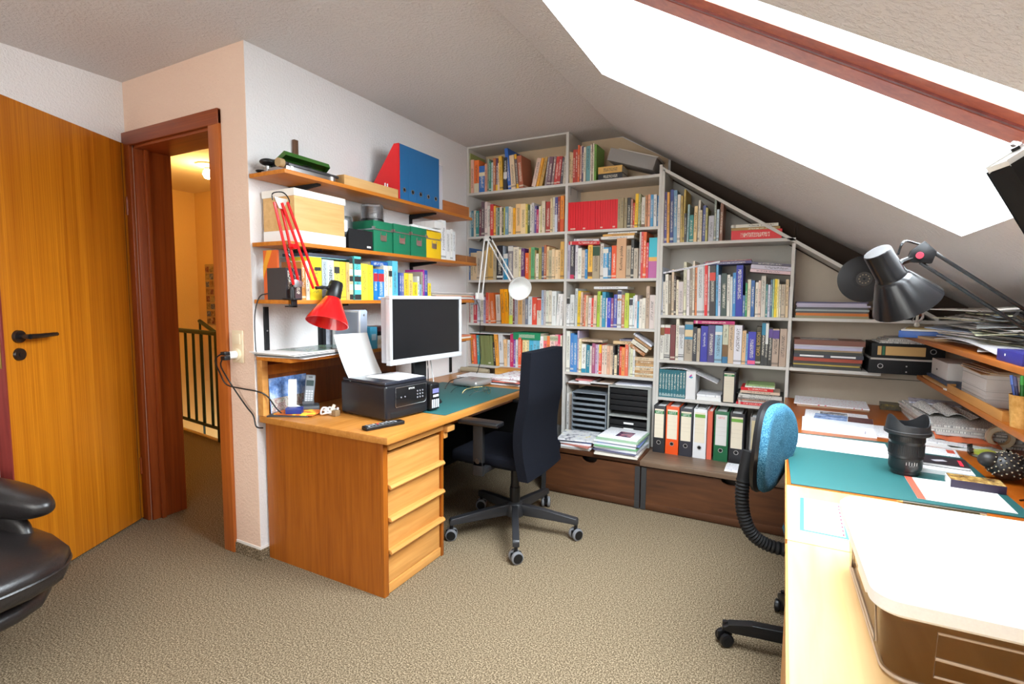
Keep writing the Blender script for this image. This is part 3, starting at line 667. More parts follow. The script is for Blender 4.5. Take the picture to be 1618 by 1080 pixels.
# ================================================================ right desks and the knee wall shelves
rd = thing('desk', 'orange-brown wooden desk under the roof window, far one of the two on the right', 'desk', (2.85, -1.35, 0))
part('desk_top', W([(2.3375, 3.435, -2.112, -0.41, ZD - .035, ZD)], rd, .002), DESKR, rd)
part('edge_strip', W([(2.3335, 2.3375, -2.112, -0.41, ZD - .035, ZD)], rd), OAKL, rd)
part('leg', W([(2.45, 2.50, -2.08, -2.03, 0, ZD - .035)], rd), OAK, rd); part('leg', W([(2.45, 2.50, -0.86, -0.81, 0, ZD - .035)], rd), OAK, rd); part('leg', W([(3.30, 3.35, -2.08, -2.03, 0, ZD - .035)], rd), OAK, rd); part('leg', W([(3.30, 3.35, -0.50, -0.45, 0, ZD - .035)], rd), OAK, rd)
part('front_apron', W([(2.3375, 2.357, -2.08, -0.80, 0.60, ZD - .035)], rd), OAK, rd)
nr = thing('desk', 'pale birch desk under the roof window carrying the white printer', 'desk', (2.85, -3.3, 0))
part('desk_top', W([(2.3375, 3.435, -4.05, -2.5495, ZD - .035, ZD - .001), (2.3375, 3.435, -2.5485, -2.1135, ZD - .035, ZD)], nr, .002), BIRCH, nr)
part('edge_strip', W([(2.3335, 2.3375, -4.05, -2.57, ZD - .035, ZD - .002), (2.3335, 2.3375, -2.545, -2.1135, ZD - .035, ZD - .001)], nr), OAKL, nr)
part('side_panel', W([(2.3395, 2.358, -4.0, -2.56, 0.0, ZD - .035)], nr), OAKL, nr); part('side_panel', W([(3.40, 3.42, -4.0, -2.56, 0.0, ZD - .035)], nr), OAKL, nr)
ks = thing('wall_shelf', 'orange wooden wall shelf loaded with the tall magazine heap on the right', 'shelf', (3.17, -1.4, 1.14))
part('board', W([(2.90, 3.45, -2.4, -0.41, 1.14, 1.16)], ks, .002), wood('knee_shelf_wood', (0.30, 0.075, 0.007), (0.46, 0.14, 0.018), (30, 2.4, 30), 0.4), ks)
part('bracket', W([(3.2, 3.449, -2.0, -1.97, 1.10, 1.14)], ks), BLACKM, ks); part('bracket', W([(3.2, 3.449, -0.9, -0.87, 1.10, 1.14)], ks), BLACKM, ks)
kl = thing('wall_shelf', 'orange wooden wall shelf carrying the white cardboard boxes on the right', 'shelf', (3.2, -1.35, 0.92))
part('board', W([(2.965, 3.45, -2.30, -0.45, 0.92, 0.942)], kl, .002), wood('knee_shelf_wood', None, None), kl)
part('bracket', W([(3.2, 3.449, -2.0, -1.97, 0.88, 0.92)], kl), BLACKM, kl); part('bracket', W([(3.2, 3.449, -0.9, -0.87, 0.88, 0.92)], kl), BLACKM, kl)
# ================================================================ books
# one row per shelf: left edge, thickness, height, lean of the head (mm), then red, green, blue of the cover (per cent), left to right
BK = {
 'c1r1':"13 17 316 0 35 38 12;30 29 264 0 80 45 33;59 45 257 0 90 20 4;104 57 208 0 4 16 50;161 21 219 0 70 33 22;184 18 252 0 33 35 27;204 15 230 0 8 28 18;218 18 223 0 50 60 60;236 22 254 0 55 17 6;258 18 251 0 12 5 12;276 24 213 0 80 62 46;300 28 260 -14 85 48 6;331 32 247 0 3 3 4;372 29 316 -38 3 13 50;404 40 255 -22 74 55 36;447 20 262 -25 14 10 10;470 37 245 -23 42 12 6;574 34 208 49 74 52 42;613 19 207 45 85 38 4;632 25 214 48 58 35 10;682 16 204 26 28 23 25;698 32 206 22 20 10 13;733 19 207 23 30 20 20;752 27 203 20 62 6 5;778 26 200 21 48 5 5;805 18 190 17 12 10 12;826 21 200 12 62 55 45",
 'c1r2':"10 22 199 0 50 64 64;33 23 208 0 8 22 30;56 26 209 0 72 62 48;82 28 202 0 4 28 26;111 21 213 0 20 6 8;132 26 271 0 13 8 10;158 25 267 0 80 66 60;183 34 236 0 74 68 60;216 30 244 0 62 4 4;247 18 230 0 85 42 6;266 16 215 0 40 40 30;282 16 214 0 8 18 14;298 20 218 0 78 66 55;317 19 209 0 10 10 7;337 14 210 0 58 52 6;351 27 216 0 17 32 42;379 22 215 0 80 70 57;401 15 208 0 80 63 42;416 20 202 0 90 42 2;437 45 232 0 85 55 26;482 43 229 0 88 66 36;525 17 224 0 74 57 12;543 17 217 0 6 10 4;562 17 219 0 80 77 66;579 20 227 0 63 58 56;599 16 206 0 13 10 30;615 17 178 0 52 4 13;633 15 201 0 82 72 57;648 14 205 0 63 55 22;662 27 235 0 74 63 47;695 35 227 0 38 4 3;733 16 247 0 74 57 32;749 21 257 0 70 64 50;770 22 253 0 9 9 28;794 16 256 0 33 5 3;812 30 261 0 85 26 3",
 'c1r3':"12 19 258 0 6 15 36;31 27 220 0 70 55 34;59 35 219 0 74 57 36;93 38 231 0 66 55 42;134 28 222 0 66 55 40;164 30 234 0 60 42 20;196 49 256 0 68 42 12;246 23 239 0 48 40 27;272 55 268 0 2 2 3;328 12 262 0 38 43 50;340 37 204 0 2 25 46;378 45 262 0 27 24 26;423 48 250 0 74 66 52;472 20 231 0 90 78 45;493 29 237 0 12 3 15;523 29 203 0 85 13 2;552 23 243 0 62 32 8;575 31 242 0 12 40 17;606 14 221 0 38 27 10;620 22 193 0 80 72 57;642 25 237 0 38 33 10;667 18 243 0 8 10 18;685 18 255 0 48 14 6;703 22 244 0 77 55 28;725 27 216 0 48 42 27;752 22 223 0 80 60 36;773 24 217 0 82 62 38;798 19 216 0 74 52 28;819 29 274 0 68 37 8",
 'c1r4':"8 24 221 0 48 4 6;32 28 221 0 70 70 64;59 30 222 0 50 3 6;89 29 211 0 68 71 78;120 32 216 0 74 71 60;151 26 209 0 42 37 58;178 24 246 0 74 8 4;201 24 243 0 85 47 30;225 44 241 -19 80 17 3;272 40 230 -11 78 71 63;321 33 272 -17 100 38 0;354 33 272 -17 100 43 0;390 33 272 0 75 75 57;424 10 228 0 23 6 5;434 29 236 0 43 40 46;463 38 216 0 68 38 12;501 26 206 0 48 38 30;527 25 196 0 18 20 26;553 34 216 0 70 75 78;587 42 211 0 80 8 4;633 34 202 0 75 69 58;667 18 265 0 42 53 70;687 19 265 0 57 52 52;708 22 260 0 75 76 64;730 25 262 0 78 71 58;755 35 257 0 80 82 80;790 24 237 17 84 82 80;817 24 237 8 85 82 80",
 'c1r5':"41 23 242 -15 90 27 4;63 29 243 -15 85 13 6;95 22 239 -13 4 32 37;124 29 237 -19 20 23 8;153 28 238 -20 20 23 8;181 25 239 -20 20 23 8;206 25 240 -20 20 23 8;231 23 241 -19 20 23 8;256 18 189 -13 3 2 2;276 27 256 -23 90 39 6;304 37 258 -14 74 74 74;344 27 215 -9 90 58 30;373 25 213 0 70 72 75;400 30 259 0 58 3 13;430 15 253 0 23 8 38;446 27 225 0 75 75 78;476 26 236 0 85 13 5;508 29 230 0 88 73 36;537 26 229 0 90 78 46;566 34 243 0 8 47 70;600 28 244 0 17 52 72;629 31 246 0 12 47 65;660 28 254 0 85 82 82;688 31 256 0 85 17 17;719 22 259 0 85 22 6;741 41 266 0 85 63 57;782 27 272 0 80 37 42;809 19 270 0 75 6 13;828 14 266 0 84 74 60",
 'c2r1':"873 16 226 0 68 52 30;888 18 219 0 63 47 27;906 19 234 0 50 6 4;925 17 234 0 45 6 4;942 13 262 0 74 13 4;955 13 256 0 74 47 38;969 17 251 0 13 10 18;986 17 242 0 74 66 52;1002 30 249 0 17 37 40;1032 12 258 0 80 70 57;1045 9 261 0 15 7 7;1054 10 260 0 82 77 58;1064 16 253 0 17 37 6",
 'c2r2':"874 19 207 0 72 0 1;893 19 207 0 72 0 1;912 19 206 0 72 0 1;932 19 206 0 72 0 1;951 19 206 0 72 0 1;970 19 206 0 72 0 1;989 19 206 0 72 0 1;1007 19 206 0 72 0 1;1026 19 205 0 72 0 1;1045 19 205 0 72 0 1;1063 18 205 0 72 0 1;1082 18 205 0 72 0 1;1100 18 205 0 72 0 1;1119 18 204 0 72 0 1;1137 18 204 0 72 0 1;1155 18 204 0 72 0 1;1173 18 204 0 72 0 1;1191 18 204 0 72 0 1;1209 18 204 0 72 0 1;1227 18 203 0 72 0 1;1245 21 210 0 38 30 17;1266 21 208 0 38 30 17;1287 21 208 0 38 30 17;1311 23 207 0 4 4 4;1336 14 196 0 48 23 17;1350 12 170 0 63 6 3;1363 21 229 4 95 57 2;1385 14 227 2 48 48 27;1399 12 217 0 14 13 4;1412 23 202 0 75 71 63;1436 14 212 0 58 27 12;1453 17 217 0 80 37 22;1471 20 213 -1 8 32 57;1492 21 214 -3 78 76 74;1516 15 203 0 6 22 47",
 'c2r3':"870 29 261 0 48 43 53;898 31 255 0 6 5 7;932 21 258 0 75 70 75;956 28 221 0 85 85 77;984 26 206 0 70 55 42;1009 19 212 0 6 27 57;1030 35 245 0 95 52 7;1068 52 233 0 43 34 22;1122 26 248 0 70 63 55;1148 35 219 0 4 32 60;1183 23 220 0 4 17 32;1208 34 230 0 85 10 2;1245 67 279 0 68 38 20;1313 33 226 0 48 38 27;1347 20 264 0 5 5 5;1368 29 206 0 53 45 35;1401 15 316 0 58 53 50;1416 14 315 0 68 6 6;1429 21 314 0 80 13 3;1450 16 241 0 74 4 8;1468 64 273 0 4 50 62",
 'c2r4':"868 32 209 0 80 80 80;902 32 232 0 72 73 72;937 20 276 3 57 60 60;957 24 259 4 85 57 2;983 15 251 4 70 47 34;999 12 232 3 43 17 10;1011 11 232 3 74 17 8;1022 16 227 3 74 57 38;1040 23 211 3 80 69 66;1064 15 208 3 74 4 2;1080 24 228 2 80 57 42;1106 22 256 4 42 57 4;1128 17 228 3 70 62 46;1146 26 252 0 4 30 47;1174 10 209 0 80 80 80;1185 27 212 0 2 5 55;1212 18 209 0 28 8 22;1231 24 235 0 8 10 42;1258 29 266 0 70 71 75;1289 21 233 0 57 22 12;1311 29 245 0 57 66 7;1342 24 210 0 85 85 83;1368 12 224 0 68 77 80;1379 19 231 0 82 74 74;1398 15 188 0 6 40 63;1414 21 204 0 80 75 66;1435 22 211 0 82 77 66;1458 23 291 0 52 38 28;1483 35 232 0 70 60 57;1519 16 230 0 72 68 60",
 'c2r5':"879 29 302 0 75 74 66;909 28 286 0 5 22 57;937 27 277 0 7 27 60;965 13 307 0 48 42 58;978 18 249 0 85 74 46;997 33 211 0 80 80 77;1032 26 205 3 2 22 32;1058 19 199 0 80 73 66;1079 23 220 2 38 10 20;1103 15 211 0 58 38 58;1119 12 212 0 70 67 72;1131 18 213 3 80 7 4;1151 20 208 0 78 63 52;1172 19 209 0 80 69 57;1192 19 206 0 80 47 32;1211 22 207 0 74 55 38;1234 12 208 0 6 5 5;1246 18 142 0 85 70 46;1265 16 224 0 3 3 3;1281 17 205 0 74 5 3;1299 24 202 0 85 32 10;1323 23 224 0 80 17 10;1348 15 213 0 63 60 47;1363 16 195 0 77 77 52;1380 15 192 0 80 78 75",
 'c3r1':"1555 12 335 -7 70 57 57;1567 17 337 -7 10 8 28;1586 16 334 -6 78 37 6;1604 22 350 -6 4 6 22;1628 23 343 -7 17 32 47;1652 19 311 -4 77 70 60;1672 12 304 -3 58 40 12;1684 12 343 3 58 40 8;1697 15 189 -5 6 5 5;1713 13 243 2 30 45 46;1727 26 176 -3 3 27 25;1754 21 232 1 80 57 27;1779 13 268 0 70 64 54;1793 14 202 -1 74 62 42;1809 19 230 2 8 10 28;1829 13 214 -2 50 45 15;1845 33 163 0 50 50 56;1880 13 277 -2 27 30 25;1895 16 199 -1 50 60 68;1914 18 237 1 27 12 7",
 'c3r2':"1556 15 322 -6 57 63 75;1573 15 224 -4 68 63 55;1590 20 273 -5 80 74 63;1612 16 267 -5 20 15 10;1629 16 307 -5 70 55 38;1646 14 262 -6 8 5 4;1660 16 236 -3 78 69 52;1678 30 223 -4 66 57 55;1709 17 352 -6 70 66 47;1728 19 307 -7 78 70 70;1748 17 315 -6 28 22 17;1766 13 357 -7 72 64 52;1780 13 332 -6 68 22 7;1794 40 325 -7 66 66 66;1835 6 345 -7 83 82 80;1842 18 341 -8 74 1 1;1860 11 324 -7 82 74 74;1873 36 325 -8 4 3 3;1910 14 335 -8 10 37 62;1925 15 265 -6 63 66 80;1943 33 274 -6 4 7 6;1977 18 266 -5 78 74 66;1997 13 253 -6 70 68 64;2011 18 278 -5 4 25 57;2030 40 324 -6 2 3 36;2070 14 135 -2 6 17 37;2085 11 212 -4 4 32 12;2097 19 234 -3 74 66 47;2117 21 228 -3 3 13 37;2142 17 216 -3 80 72 60;2159 14 227 -4 80 60 50;2174 26 255 -4 63 58 50;2201 10 203 -3 5 24 24;2211 14 201 -2 66 64 74;2226 11 231 -3 8 17 27;2238 9 235 -3 42 63 42;2248 15 235 -2 90 68 2;2263 11 234 -4 88 78 40;2275 10 203 -4 76 70 55;2286 22 203 -3 57 47 34;2310 16 232 -4 70 52 30;2327 10 187 -5 47 37 42",
 'c3r3':"1558 32 237 0 72 69 63;1592 38 237 0 62 60 54;1632 31 238 0 18 4 4;1665 20 279 0 80 74 60;1686 36 236 0 66 66 66;1723 52 262 0 42 35 27;1776 26 229 0 4 4 5;1803 20 220 0 47 39 29;1825 44 237 0 4 4 36;1871 42 244 0 8 6 18;1914 44 243 0 27 47 62;1960 34 261 0 57 57 42;1995 33 263 0 63 45 29;2029 46 249 0 74 72 78;2076 23 214 0 74 47 24;2099 12 197 0 17 37 62;2111 45 210 0 4 4 40;2157 29 243 0 5 4 2;2187 22 274 0 4 4 4;2209 17 274 0 5 5 5;2227 22 239 0 3 3 3;2249 37 233 0 47 35 27;2289 38 235 0 47 35 27;2328 20 219 0 68 47 22",
}

def book_bits(wd, h, dep):
    t = 0.0022
    c = MB()
    c.box(0, wd, -0.0005, t, 0, h)                               # spine
    c.box(0, t * .9, t, dep, 0, h).box(wd - t * .9, wd, t, dep, 0, h)   # boards
    p = MB().box(t * .9, wd - t * .9, t, dep - .004, 0.003, h - .003) if wd > .008 else None
    return c, p
def book(x, y, z, wd, h, dep, col, label, group, lean=0.0, rz=0.0, name='book', flat_=False, tilt=0.0, cat='book'):
    """spine towards local -y; flat_: lying on its side, title along x"""
    c, p = book_bits(max(.004, wd - .0008), h, dep)
    o = part(name, c, BOOK, None, color=col, smooth=False)
    o.location = (x, y, z)
    if flat_:
        o.rotation_euler = Euler((0, PI / 2 + tilt, rz), 'XYZ')
    else:
        a = math.atan2(lean, h)
        if a > 0 and not rz:                                      # pivots on its right foot
            o.location = (x + wd - wd * math.cos(a), y, z + wd * math.sin(a))
        o.rotation_euler = (0, a, rz)
    tag(o, label, cat, group)
    if p is not None: part('page_block', p, PAGES, o, smooth=False)
    return o
SHELF_WORDS = {'c1r1': ('top shelf, left column', 'A'), 'c1r2': ('second shelf down, left column', 'B'), 'c1r3': ('third shelf down, left column', 'C'), 'c1r4': ('fourth shelf down, left column', 'D'), 'c1r5': ('fifth shelf down, left column', 'E'),
    'c2r1': ('top shelf, middle column', 'A'), 'c2r2': ('second shelf down, middle column', 'B'), 'c2r3': ('third shelf down, middle column', 'C'), 'c2r4': ('fourth shelf down, middle column', 'D'), 'c2r5': ('fifth shelf down, middle column', 'E'),
    'c3r1': ('triangular shelf under the sloping top', 1.7197), 'c3r2': ('second shelf of the sloping bookcase', 1.2381), 'c3r3': ('third shelf of the sloping bookcase', 0.9338)}
BIG = {}
PLAIN = {('c2r3', 12), ('c3r2', 22), ('c3r3', 8), ('c3r3', 17), ('c3r3', 11), ('c3r3', 2), ('c1r5', 10), ('c2r3', 20), ('c2r2', 0)}
for key, rows in BK.items():
    words, z = SHELF_WORDS[key]
    z = ZS[z] if isinstance(z, str) else z
    rows = [r.split() for r in rows.split(';')]
    for i, r in enumerate(rows):
        x, wd, h, ln = (int(v) / 1000 for v in r[:4]); col = tuple(int(v) / 100 for v in r[4:7])
        red_set = key == 'c2r2' and i < 20
        rz = 0.0
        dep = min(.225, max(.12, h * .70))
        y = YF + .016 + (0 if red_set else rnd.uniform(-.006, .010))
        size = 'thick' if wd > .036 else 'thin' if wd < .018 else 'slim' if wd < .024 else 'mid-width'
        nm, kind = ('paperback', 'paperback') if (h < .215 and wd < .034 and not red_set) else ('volume', 'volume') if red_set or (key == 'c1r5' and 3 <= i <= 7) else ('book', 'book')  # low thin spines get their own name by size alone; binding unknown
        lab = '%s %s %s, %s from the left on %s' % (size, tonal(col), kind, ordinal(i + 1), words)
        if abs(ln) > .02: lab = lab.replace(kind + ',', kind + ' leaning,', 1)
        o = book(x, y, z + .0003, wd, h, dep, col, lab, 'books on the ' + words, ln, rz, nm)
        if red_set or nm == 'volume' or (key, i) in PLAIN: o.pass_index = 1
        BIG[(key, i)] = o
def plate(o, wd, h, z0, z1, col, label=None, inset=.08, m=None):       # a title field or band on a spine
    i = inset * wd
    return part('spine_label', MB().box(i, wd - .0008 - i, -0.0011, -0.0004, z0, z1), m or CARD, o, label, color=col, smooth=False)
def dims(key, i):
    r = BK[key].split(';')[i].split(); return int(r[1]) / 1000, int(r[2]) / 1000
def band(key, i, f0, f1, col, inset=.0):
    wd, h = dims(key, i); plate(BIG[(key, i)], wd, h, f0 * h, f1 * h, col, inset=inset)
INK = flat('black_ink', (0.02, 0.02, 0.02), 0.6); INKW = flat('white_ink', (0.85, 0.85, 0.83), 0.5); INKG = flat('gold_ink', (0.62, 0.40, 0.12), 0.4); INKR = flat('red_ink', (0.7, 0.03, 0.06), 0.5)
def title(key, i, s, size, m, f=0.5, sx=1.0, down=True):
    wd, h = dims(key, i); o = BIG[(key, i)]
    text(s, size, m, o, (wd / 2, -0.0016, h * f), (PI / 2, (PI / 2 if down else -PI / 2), 0), 'title', sx=sx)
# the spines the photo shows in detail
for a in [('c1r1', 2, 0, .30, (.75, .68, .5)), ('c1r1', 3, .62, .76, (.8, .72, .5)), ('c1r1', 9, .0, .2, (.85, .55, .05)), ('c1r1', 12, .35, .55, (.75, .7, .68)), ('c1r1', 15, .0, .14, (.85, .45, .03)), ('c1r1', 15, .86, 1, (.85, .45, .03)),
          ('c1r3', 8, .06, .12, (.8, .8, .78)), ('c1r3', 11, .84, .98, (.7, .66, .6)), ('c1r3', 10, .80, .99, (.7, .66, .6)), ('c1r4', 12, .0, .25, (.7, .8, .1)), ('c1r4', 20, .55, .95, (.7, .08, .05)), ('c1r2', 33, .0, .5, (.6, .62, .72)), ('c1r2', 35, .0, .35, (.7, .10, .03)),
          ('c2r2', 29, .0, .1, (.2, .1, .06)), ('c2r3', 7, .70, .98, (.02, .07, .03)), ('c2r3', 9, .05, .35, (.7, .72, .74)), ('c2r3', 9, .82, .96, (.75, .72, .62)), ('c2r3', 6, .08, .2, (.15, .07, .03)), ('c2r3', 1, .0, .12, (.6, .03, .10)), ('c2r3', 20, .0, .42, (.52, .13, .36)), ('c2r3', 20, .42, .52, (.80, .45, .10)),
          ('c2r4', 0, .78, .98, (.03, .03, .03)), ('c2r4', 21, .76, .96, (.05, .05, .07)), ('c2r4', 18, .72, .77, (.5, .2, .05)), ('c2r4', 18, .88, .97, (.05, .05, .12)), ('c2r5', 5, .0, .14, (.02, .25, .4)), ('c2r5', 11, .72, 1, (.9, .55, .02)), ('c3r1', 0, .86, .99, (.55, .02, .07)),
          ('c3r2', 17, .70, .86, (.7, .04, .02)), ('c3r3', 0, .70, .92, (.22, .09, .02)), ('c3r3', 1, .74, .92, (.36, .02, .02)), ('c3r3', 1, .05, .09, (.15, .14, .14)), ('c3r3', 1, .12, .15, (.15, .14, .14)), ('c3r3', 4, .75, .94, (.35, .34, .34)), ('c3r3', 4, .1, .13, (.1, .1, .1)), ('c3r3', 4, .16, .18, (.1, .1, .1)),
          ('c3r3', 5, .80, .93, (.03, .22, .36)), ('c3r3', 5, .63, .79, (.72, .55, .32)), ('c3r3', 5, .55, .61, (.05, .24, .40)), ('c3r3', 10, .75, .83, (.7, .7, .68)), ('c3r3', 11, .0, .16, (.03, .16, .32)), ('c3r3', 11, .16, .46, (.18, .09, .03)), ('c3r3', 20, .74, .96, (.10, .05, .26)), ('c3r3', 21, .74, .96, (.10, .05, .26)), ('c3r3', 16, .02, .13, (.8, .12, .25)), ('c3r3', 18, .7, .97, (.02, .22, .36)), ('c3r3', 19, .5, .97, (.7, .7, .66))]:
    if a[:2] in BIG: band(*a)
title('c2r3', 12, 'Kuchnia polska', .030, INK, .50, 0.92, False)
title('c3r2', 35 - 13, 'Schule', .040, INKW, .72, 0.9)
title('c3r3', 8, 'Sprechen Sie', .020, INKW, .62, 0.9, False)
title('c3r3', 17, 'CARL BOSCH', .026, INKG, .55, 0.95, False)
title('c3r3', 11, 'Der Tee', .018, INK, .75, 0.9, False)
title('c1r5', 10, 'OUDEN', .022, INK, .62, .9, False)
# ---------------------------------------------------------------- books lying on the rows
def flatbook(x, y, z, ln, th, dep, col, label, group, tilt=0.0, rz=0.0, name='book', cat='book'):
    """lying flat: spine (or pages) to the front, length ln along x, resting at height z; tilt > 0 lowers the right end"""
    lift = th * math.cos(tilt)
    return book(x, y, z + lift, th, ln, dep, col, label, group, 0, rz, name, True, tilt, cat)
def top_of(key, i): return (ZS[SHELF_WORDS[key][1]] if isinstance(SHELF_WORDS[key][1], str) else SHELF_WORDS[key][1]) + dims(key, i)[1]
G1 = 'books lying on the shelf rows'
flatbook(0.43, YF + .012, 1.022, .235, .055, .17, (.01, .25, .11), 'green book lying flat on the fifth-shelf row behind the black chair', G1)
flatbook(0.68, YF + .020, 1.022, .16, .038, .15, (.5, .52, .35), 'pale green book lying flat right of the long green one', G1, tilt=.0)
solo('paper_sheet', MB().box(0.03, 0.40, YF + .01, -0.2, 1.055, 1.059, M=None), PAPER, 'thin white sheets lying flat over the olive volumes', 'paper')
flatbook(1.095, YF + .018, ZS['A'] + .0002, .175, .042, .16, (.018, .020, .025), 'thick black book lying flat beside the green spine on the top shelf', G1)
flatbook(1.095, YF + .016, ZS['A'] + .0425, .172, .048, .16, (.70, .40, .10), 'thick mustard book lying on the black one on the top shelf', G1)
o = thing('archive_box', 'grey archive box tilted against the mustard book on the top shelf', 'box', (1.165, YF + .014, ZS['A'] + .1565), rot=(0, math.radians(18), 0))
part('box_body', MB().box(0, .335, 0, .20, -.022, .062, .001), flat('grey_board', (.30, .28, .27), .7), o); part('lid', MB().box(.06, .345, -.003, .2, .062, .069, .001), flat('pale_grey_board', (.52, .48, .44), .7), o)
flatbook(0.885, YF + .010, 1.735, .235, .026, .17, (.60, .015, .025), 'red book lying flat on the row below the red volumes', G1, tilt=.03)
flatbook(0.925, YF + .012, 1.7565, .19, .022, .16, (.62, .58, .60), 'red and white striped book lying on the flat red one', G1, tilt=.05)
for k, (dx, th, col, lab) in enumerate([(0, .020, (.78, .72, .66), 'white'), (.012, .016, (.70, .36, .08), 'orange brown'), (.05, .010, (.74, .72, .70), 'thin pale')]):
    flatbook(1.128 + dx, YF + .014, 1.762 + [0, .0205, .037][k], .235 - dx * .6, th, .17, col, '%s book lying above the wide brown cookery spine, %s of three' % (lab, ['lowest', 'middle', 'topmost'][k]), G1)
flatbook(1.085, YF + .008, 1.4125, .245, .018, .19, (.76, .75, .77), 'white magazine lying flat on the row with the lime green spines', G1, name='magazine', cat='magazine')
flatbook(0.975, YF + .018, 1.029, .18, .016, .14, (.66, .50, .36), 'cream board lying flat on the lowest middle row', G1)
flatbook(1.235, YF + .016, 1.024, .165, .022, .14, (.72, .50, .27), 'tan book lying flat beside the leaning brown books', G1)
flatbook(1.275, YF + .028, 1.0465, .12, .012, .14, (.14, .15, .26), 'dark blue book on the tan one on the lowest middle row', G1)
zz = ZS['E'] + .0003
for k, (dx, ln, th, col) in enumerate([(.004, .128, .015, (.62, .42, .22)), (0, .132, .013, (.80, .72, .55)), (.004, .130, .016, (.50, .26, .10)), (.002, .128, .022, (.76, .58, .36)), (-.002, .135, .008, (.85, .83, .78)), (.006, .125, .020, (.66, .40, .18)), (.008, .124, .018, (.46, .26, .12)), (.002, .13, .024, (.74, .56, .36))]):
    flatbook(1.392 + dx, YF + .012 + .004 * (k % 2), zz, ln, th, .12, col, '%s book lying flat, %s from the bottom of the pile by the sloping bookcase' % (tonal(col), ordinal(k + 1)), 'pile of lying books at the end of the lowest middle shelf')
    zz += th + .0004
for k, (x, z, ln, th, col, lab) in enumerate([(1.352, 1.020, .135, .022, (.46, .20, .08), 'brown'), (1.378, 1.041, .13, .030, (.78, .72, .60), 'white paged'), (1.395, 1.066, .135, .016, (.50, .28, .13), 'dark brown'), (1.385, 1.096, .15, .014, (.72, .73, .80), 'pale blue')]):
    o = flatbook(x, YF + .014, z, ln, th, .12, col, '%s book slanting above the lying pile, %s of four' % (lab, ordinal(k + 1)), 'slanting books above the pile', tilt=math.radians(33))
flatbook(1.985, YF + .014, 1.7202, .285, .058, .17, (.74, .008, .014), 'thick red book lying flat in the triangular shelf', G1)
flatbook(1.983, YF + .016, 1.7785, .275, .016, .17, (.42, .24, .05), 'mustard book lying on the thick red one', G1)
flatbook(1.983, YF + .012, 1.795, .265, .020, .17, (.72, .68, .58), 'cream book topmost of the three lying in the triangular shelf', G1)
o = flatbook(1.57, YF + .008, 1.5145, .36, .012, .20, (.70, .69, .74), 'white and black magazine slanting over the left of the second sloping shelf', G1, tilt=-.185, name='magazine', cat='magazine')
flatbook(1.825, YF + .022, 1.565, .285, .018, .2, (.07, .06, .20), 'dark blue flat book lying under the triangular shelf', G1, tilt=-.03)
flatbook(1.835, YF + .032, 1.584, .27, .008, .2, (.30, .07, .08), 'thin dark red folder on the dark blue flat book', G1, tilt=-.03, name='folder', cat='folder')
for k, (z, col, lab, th) in enumerate([(1.520, (.72, .52, .56), 'pink', .020), (1.541, (.60, .57, .68), 'lilac', .026), (1.568, (.10, .09, .14), 'black and white', .015)]):
    flatbook(2.105 + .004 * k, YF + .012, z, .225, th, .17, col, '%s book lying at a slant above the yellow spine, %s of three' % (lab, ['lowest', 'middle', 'topmost'][k]), G1, tilt=.10)
flatbook(1.778, YF + .012, 1.1845, .25, .022, .17, (.50, .012, .14), 'magenta book lying flat on the third sloping-bookcase row', G1)
# the row of nine teal volumes, the white slipcase, loose papers and the lying stack on the lowest sloping-bookcase shelf
Z4 = 0.6761
TEAL = (.015, .145, .185)
v0 = None
for k in range(9):
    lab = '%s of the nine teal volumes on the lowest shelf, counted from the left' % ordinal(k + 1)
    if v0 is None:
        v0 = book(1.566, YF + .014, Z4 + .0003, .0193, .190, .15, TEAL, lab, 'teal volumes', name='volume')
        part('spine_label', MB().box(.003, .0155, -.0012, -.0004, .008, .028), CARD, v0, 'pale label', color=(.30, .42, .44), smooth=False)
        part('spine_label', MB().box(.0025, .016, -.0012, -.0004, .108, .112), CARD, v0, color=(.28, .42, .44), smooth=False)
    else: dup(v0, lab, loc=(1.566 + .0193 * k, YF + .014, Z4 + .0003))
o = thing('slipcase', 'white slipcase with a coloured emblem beside the teal volumes', 'slipcase', (1.742, YF + .014, Z4))
part('case', MB().box(0, .062, 0, .2, 0, .190, .002), flat('white_card', (.80, .79, .80), .5), o)
em_ = MB().prism([(.018, .150), (.030, .163), (.038, .158), (.026, .146)], -.0012, 0, 'y'); part('emblem', em_, flat('emblem_blue', (.05, .08, .5), .5), o)
part('emblem', MB().prism([(.022, .158), (.034, .170), (.040, .164), (.028, .153)], -.0016, 0, 'y'), flat('emblem_pink', (.65, .08, .3), .5), o); part('emblem', MB().prism([(.026, .146), (.038, .156), (.046, .150), (.033, .141)], -.0014, 0, 'y'), flat('emblem_aqua', (.05, .45, .55), .5), o)
def droop(u, v): return (1.57 + .37 * u, YF + .008 + .20 * v, Z4 + .197 + .012 * math.sin(u * 5) * (1 - u) - .052 * max(0, u - .45) ** 1.3 * 3.1)
solo('paper_sheet', MB().grid(droop, 16, 4, .003), FORM, 'white printed papers drooping off the teal volumes', 'paper')
solo('paper_pad', MB().box(1.815, 1.965, YF + .02, -.16, Z4, Z4 + .026, .002), PAPER, 'white paper pad lying under the one binder on the shelf, lower of two', 'pad'); solo('paper_pad', MB().box(1.812, 1.962, YF + .025, -.17, Z4 + .0262, Z4 + .040, .002), FORM, 'printed paper pad lying beside the single shelf binder, upper of two', 'pad')
zz = Z4 + .0003
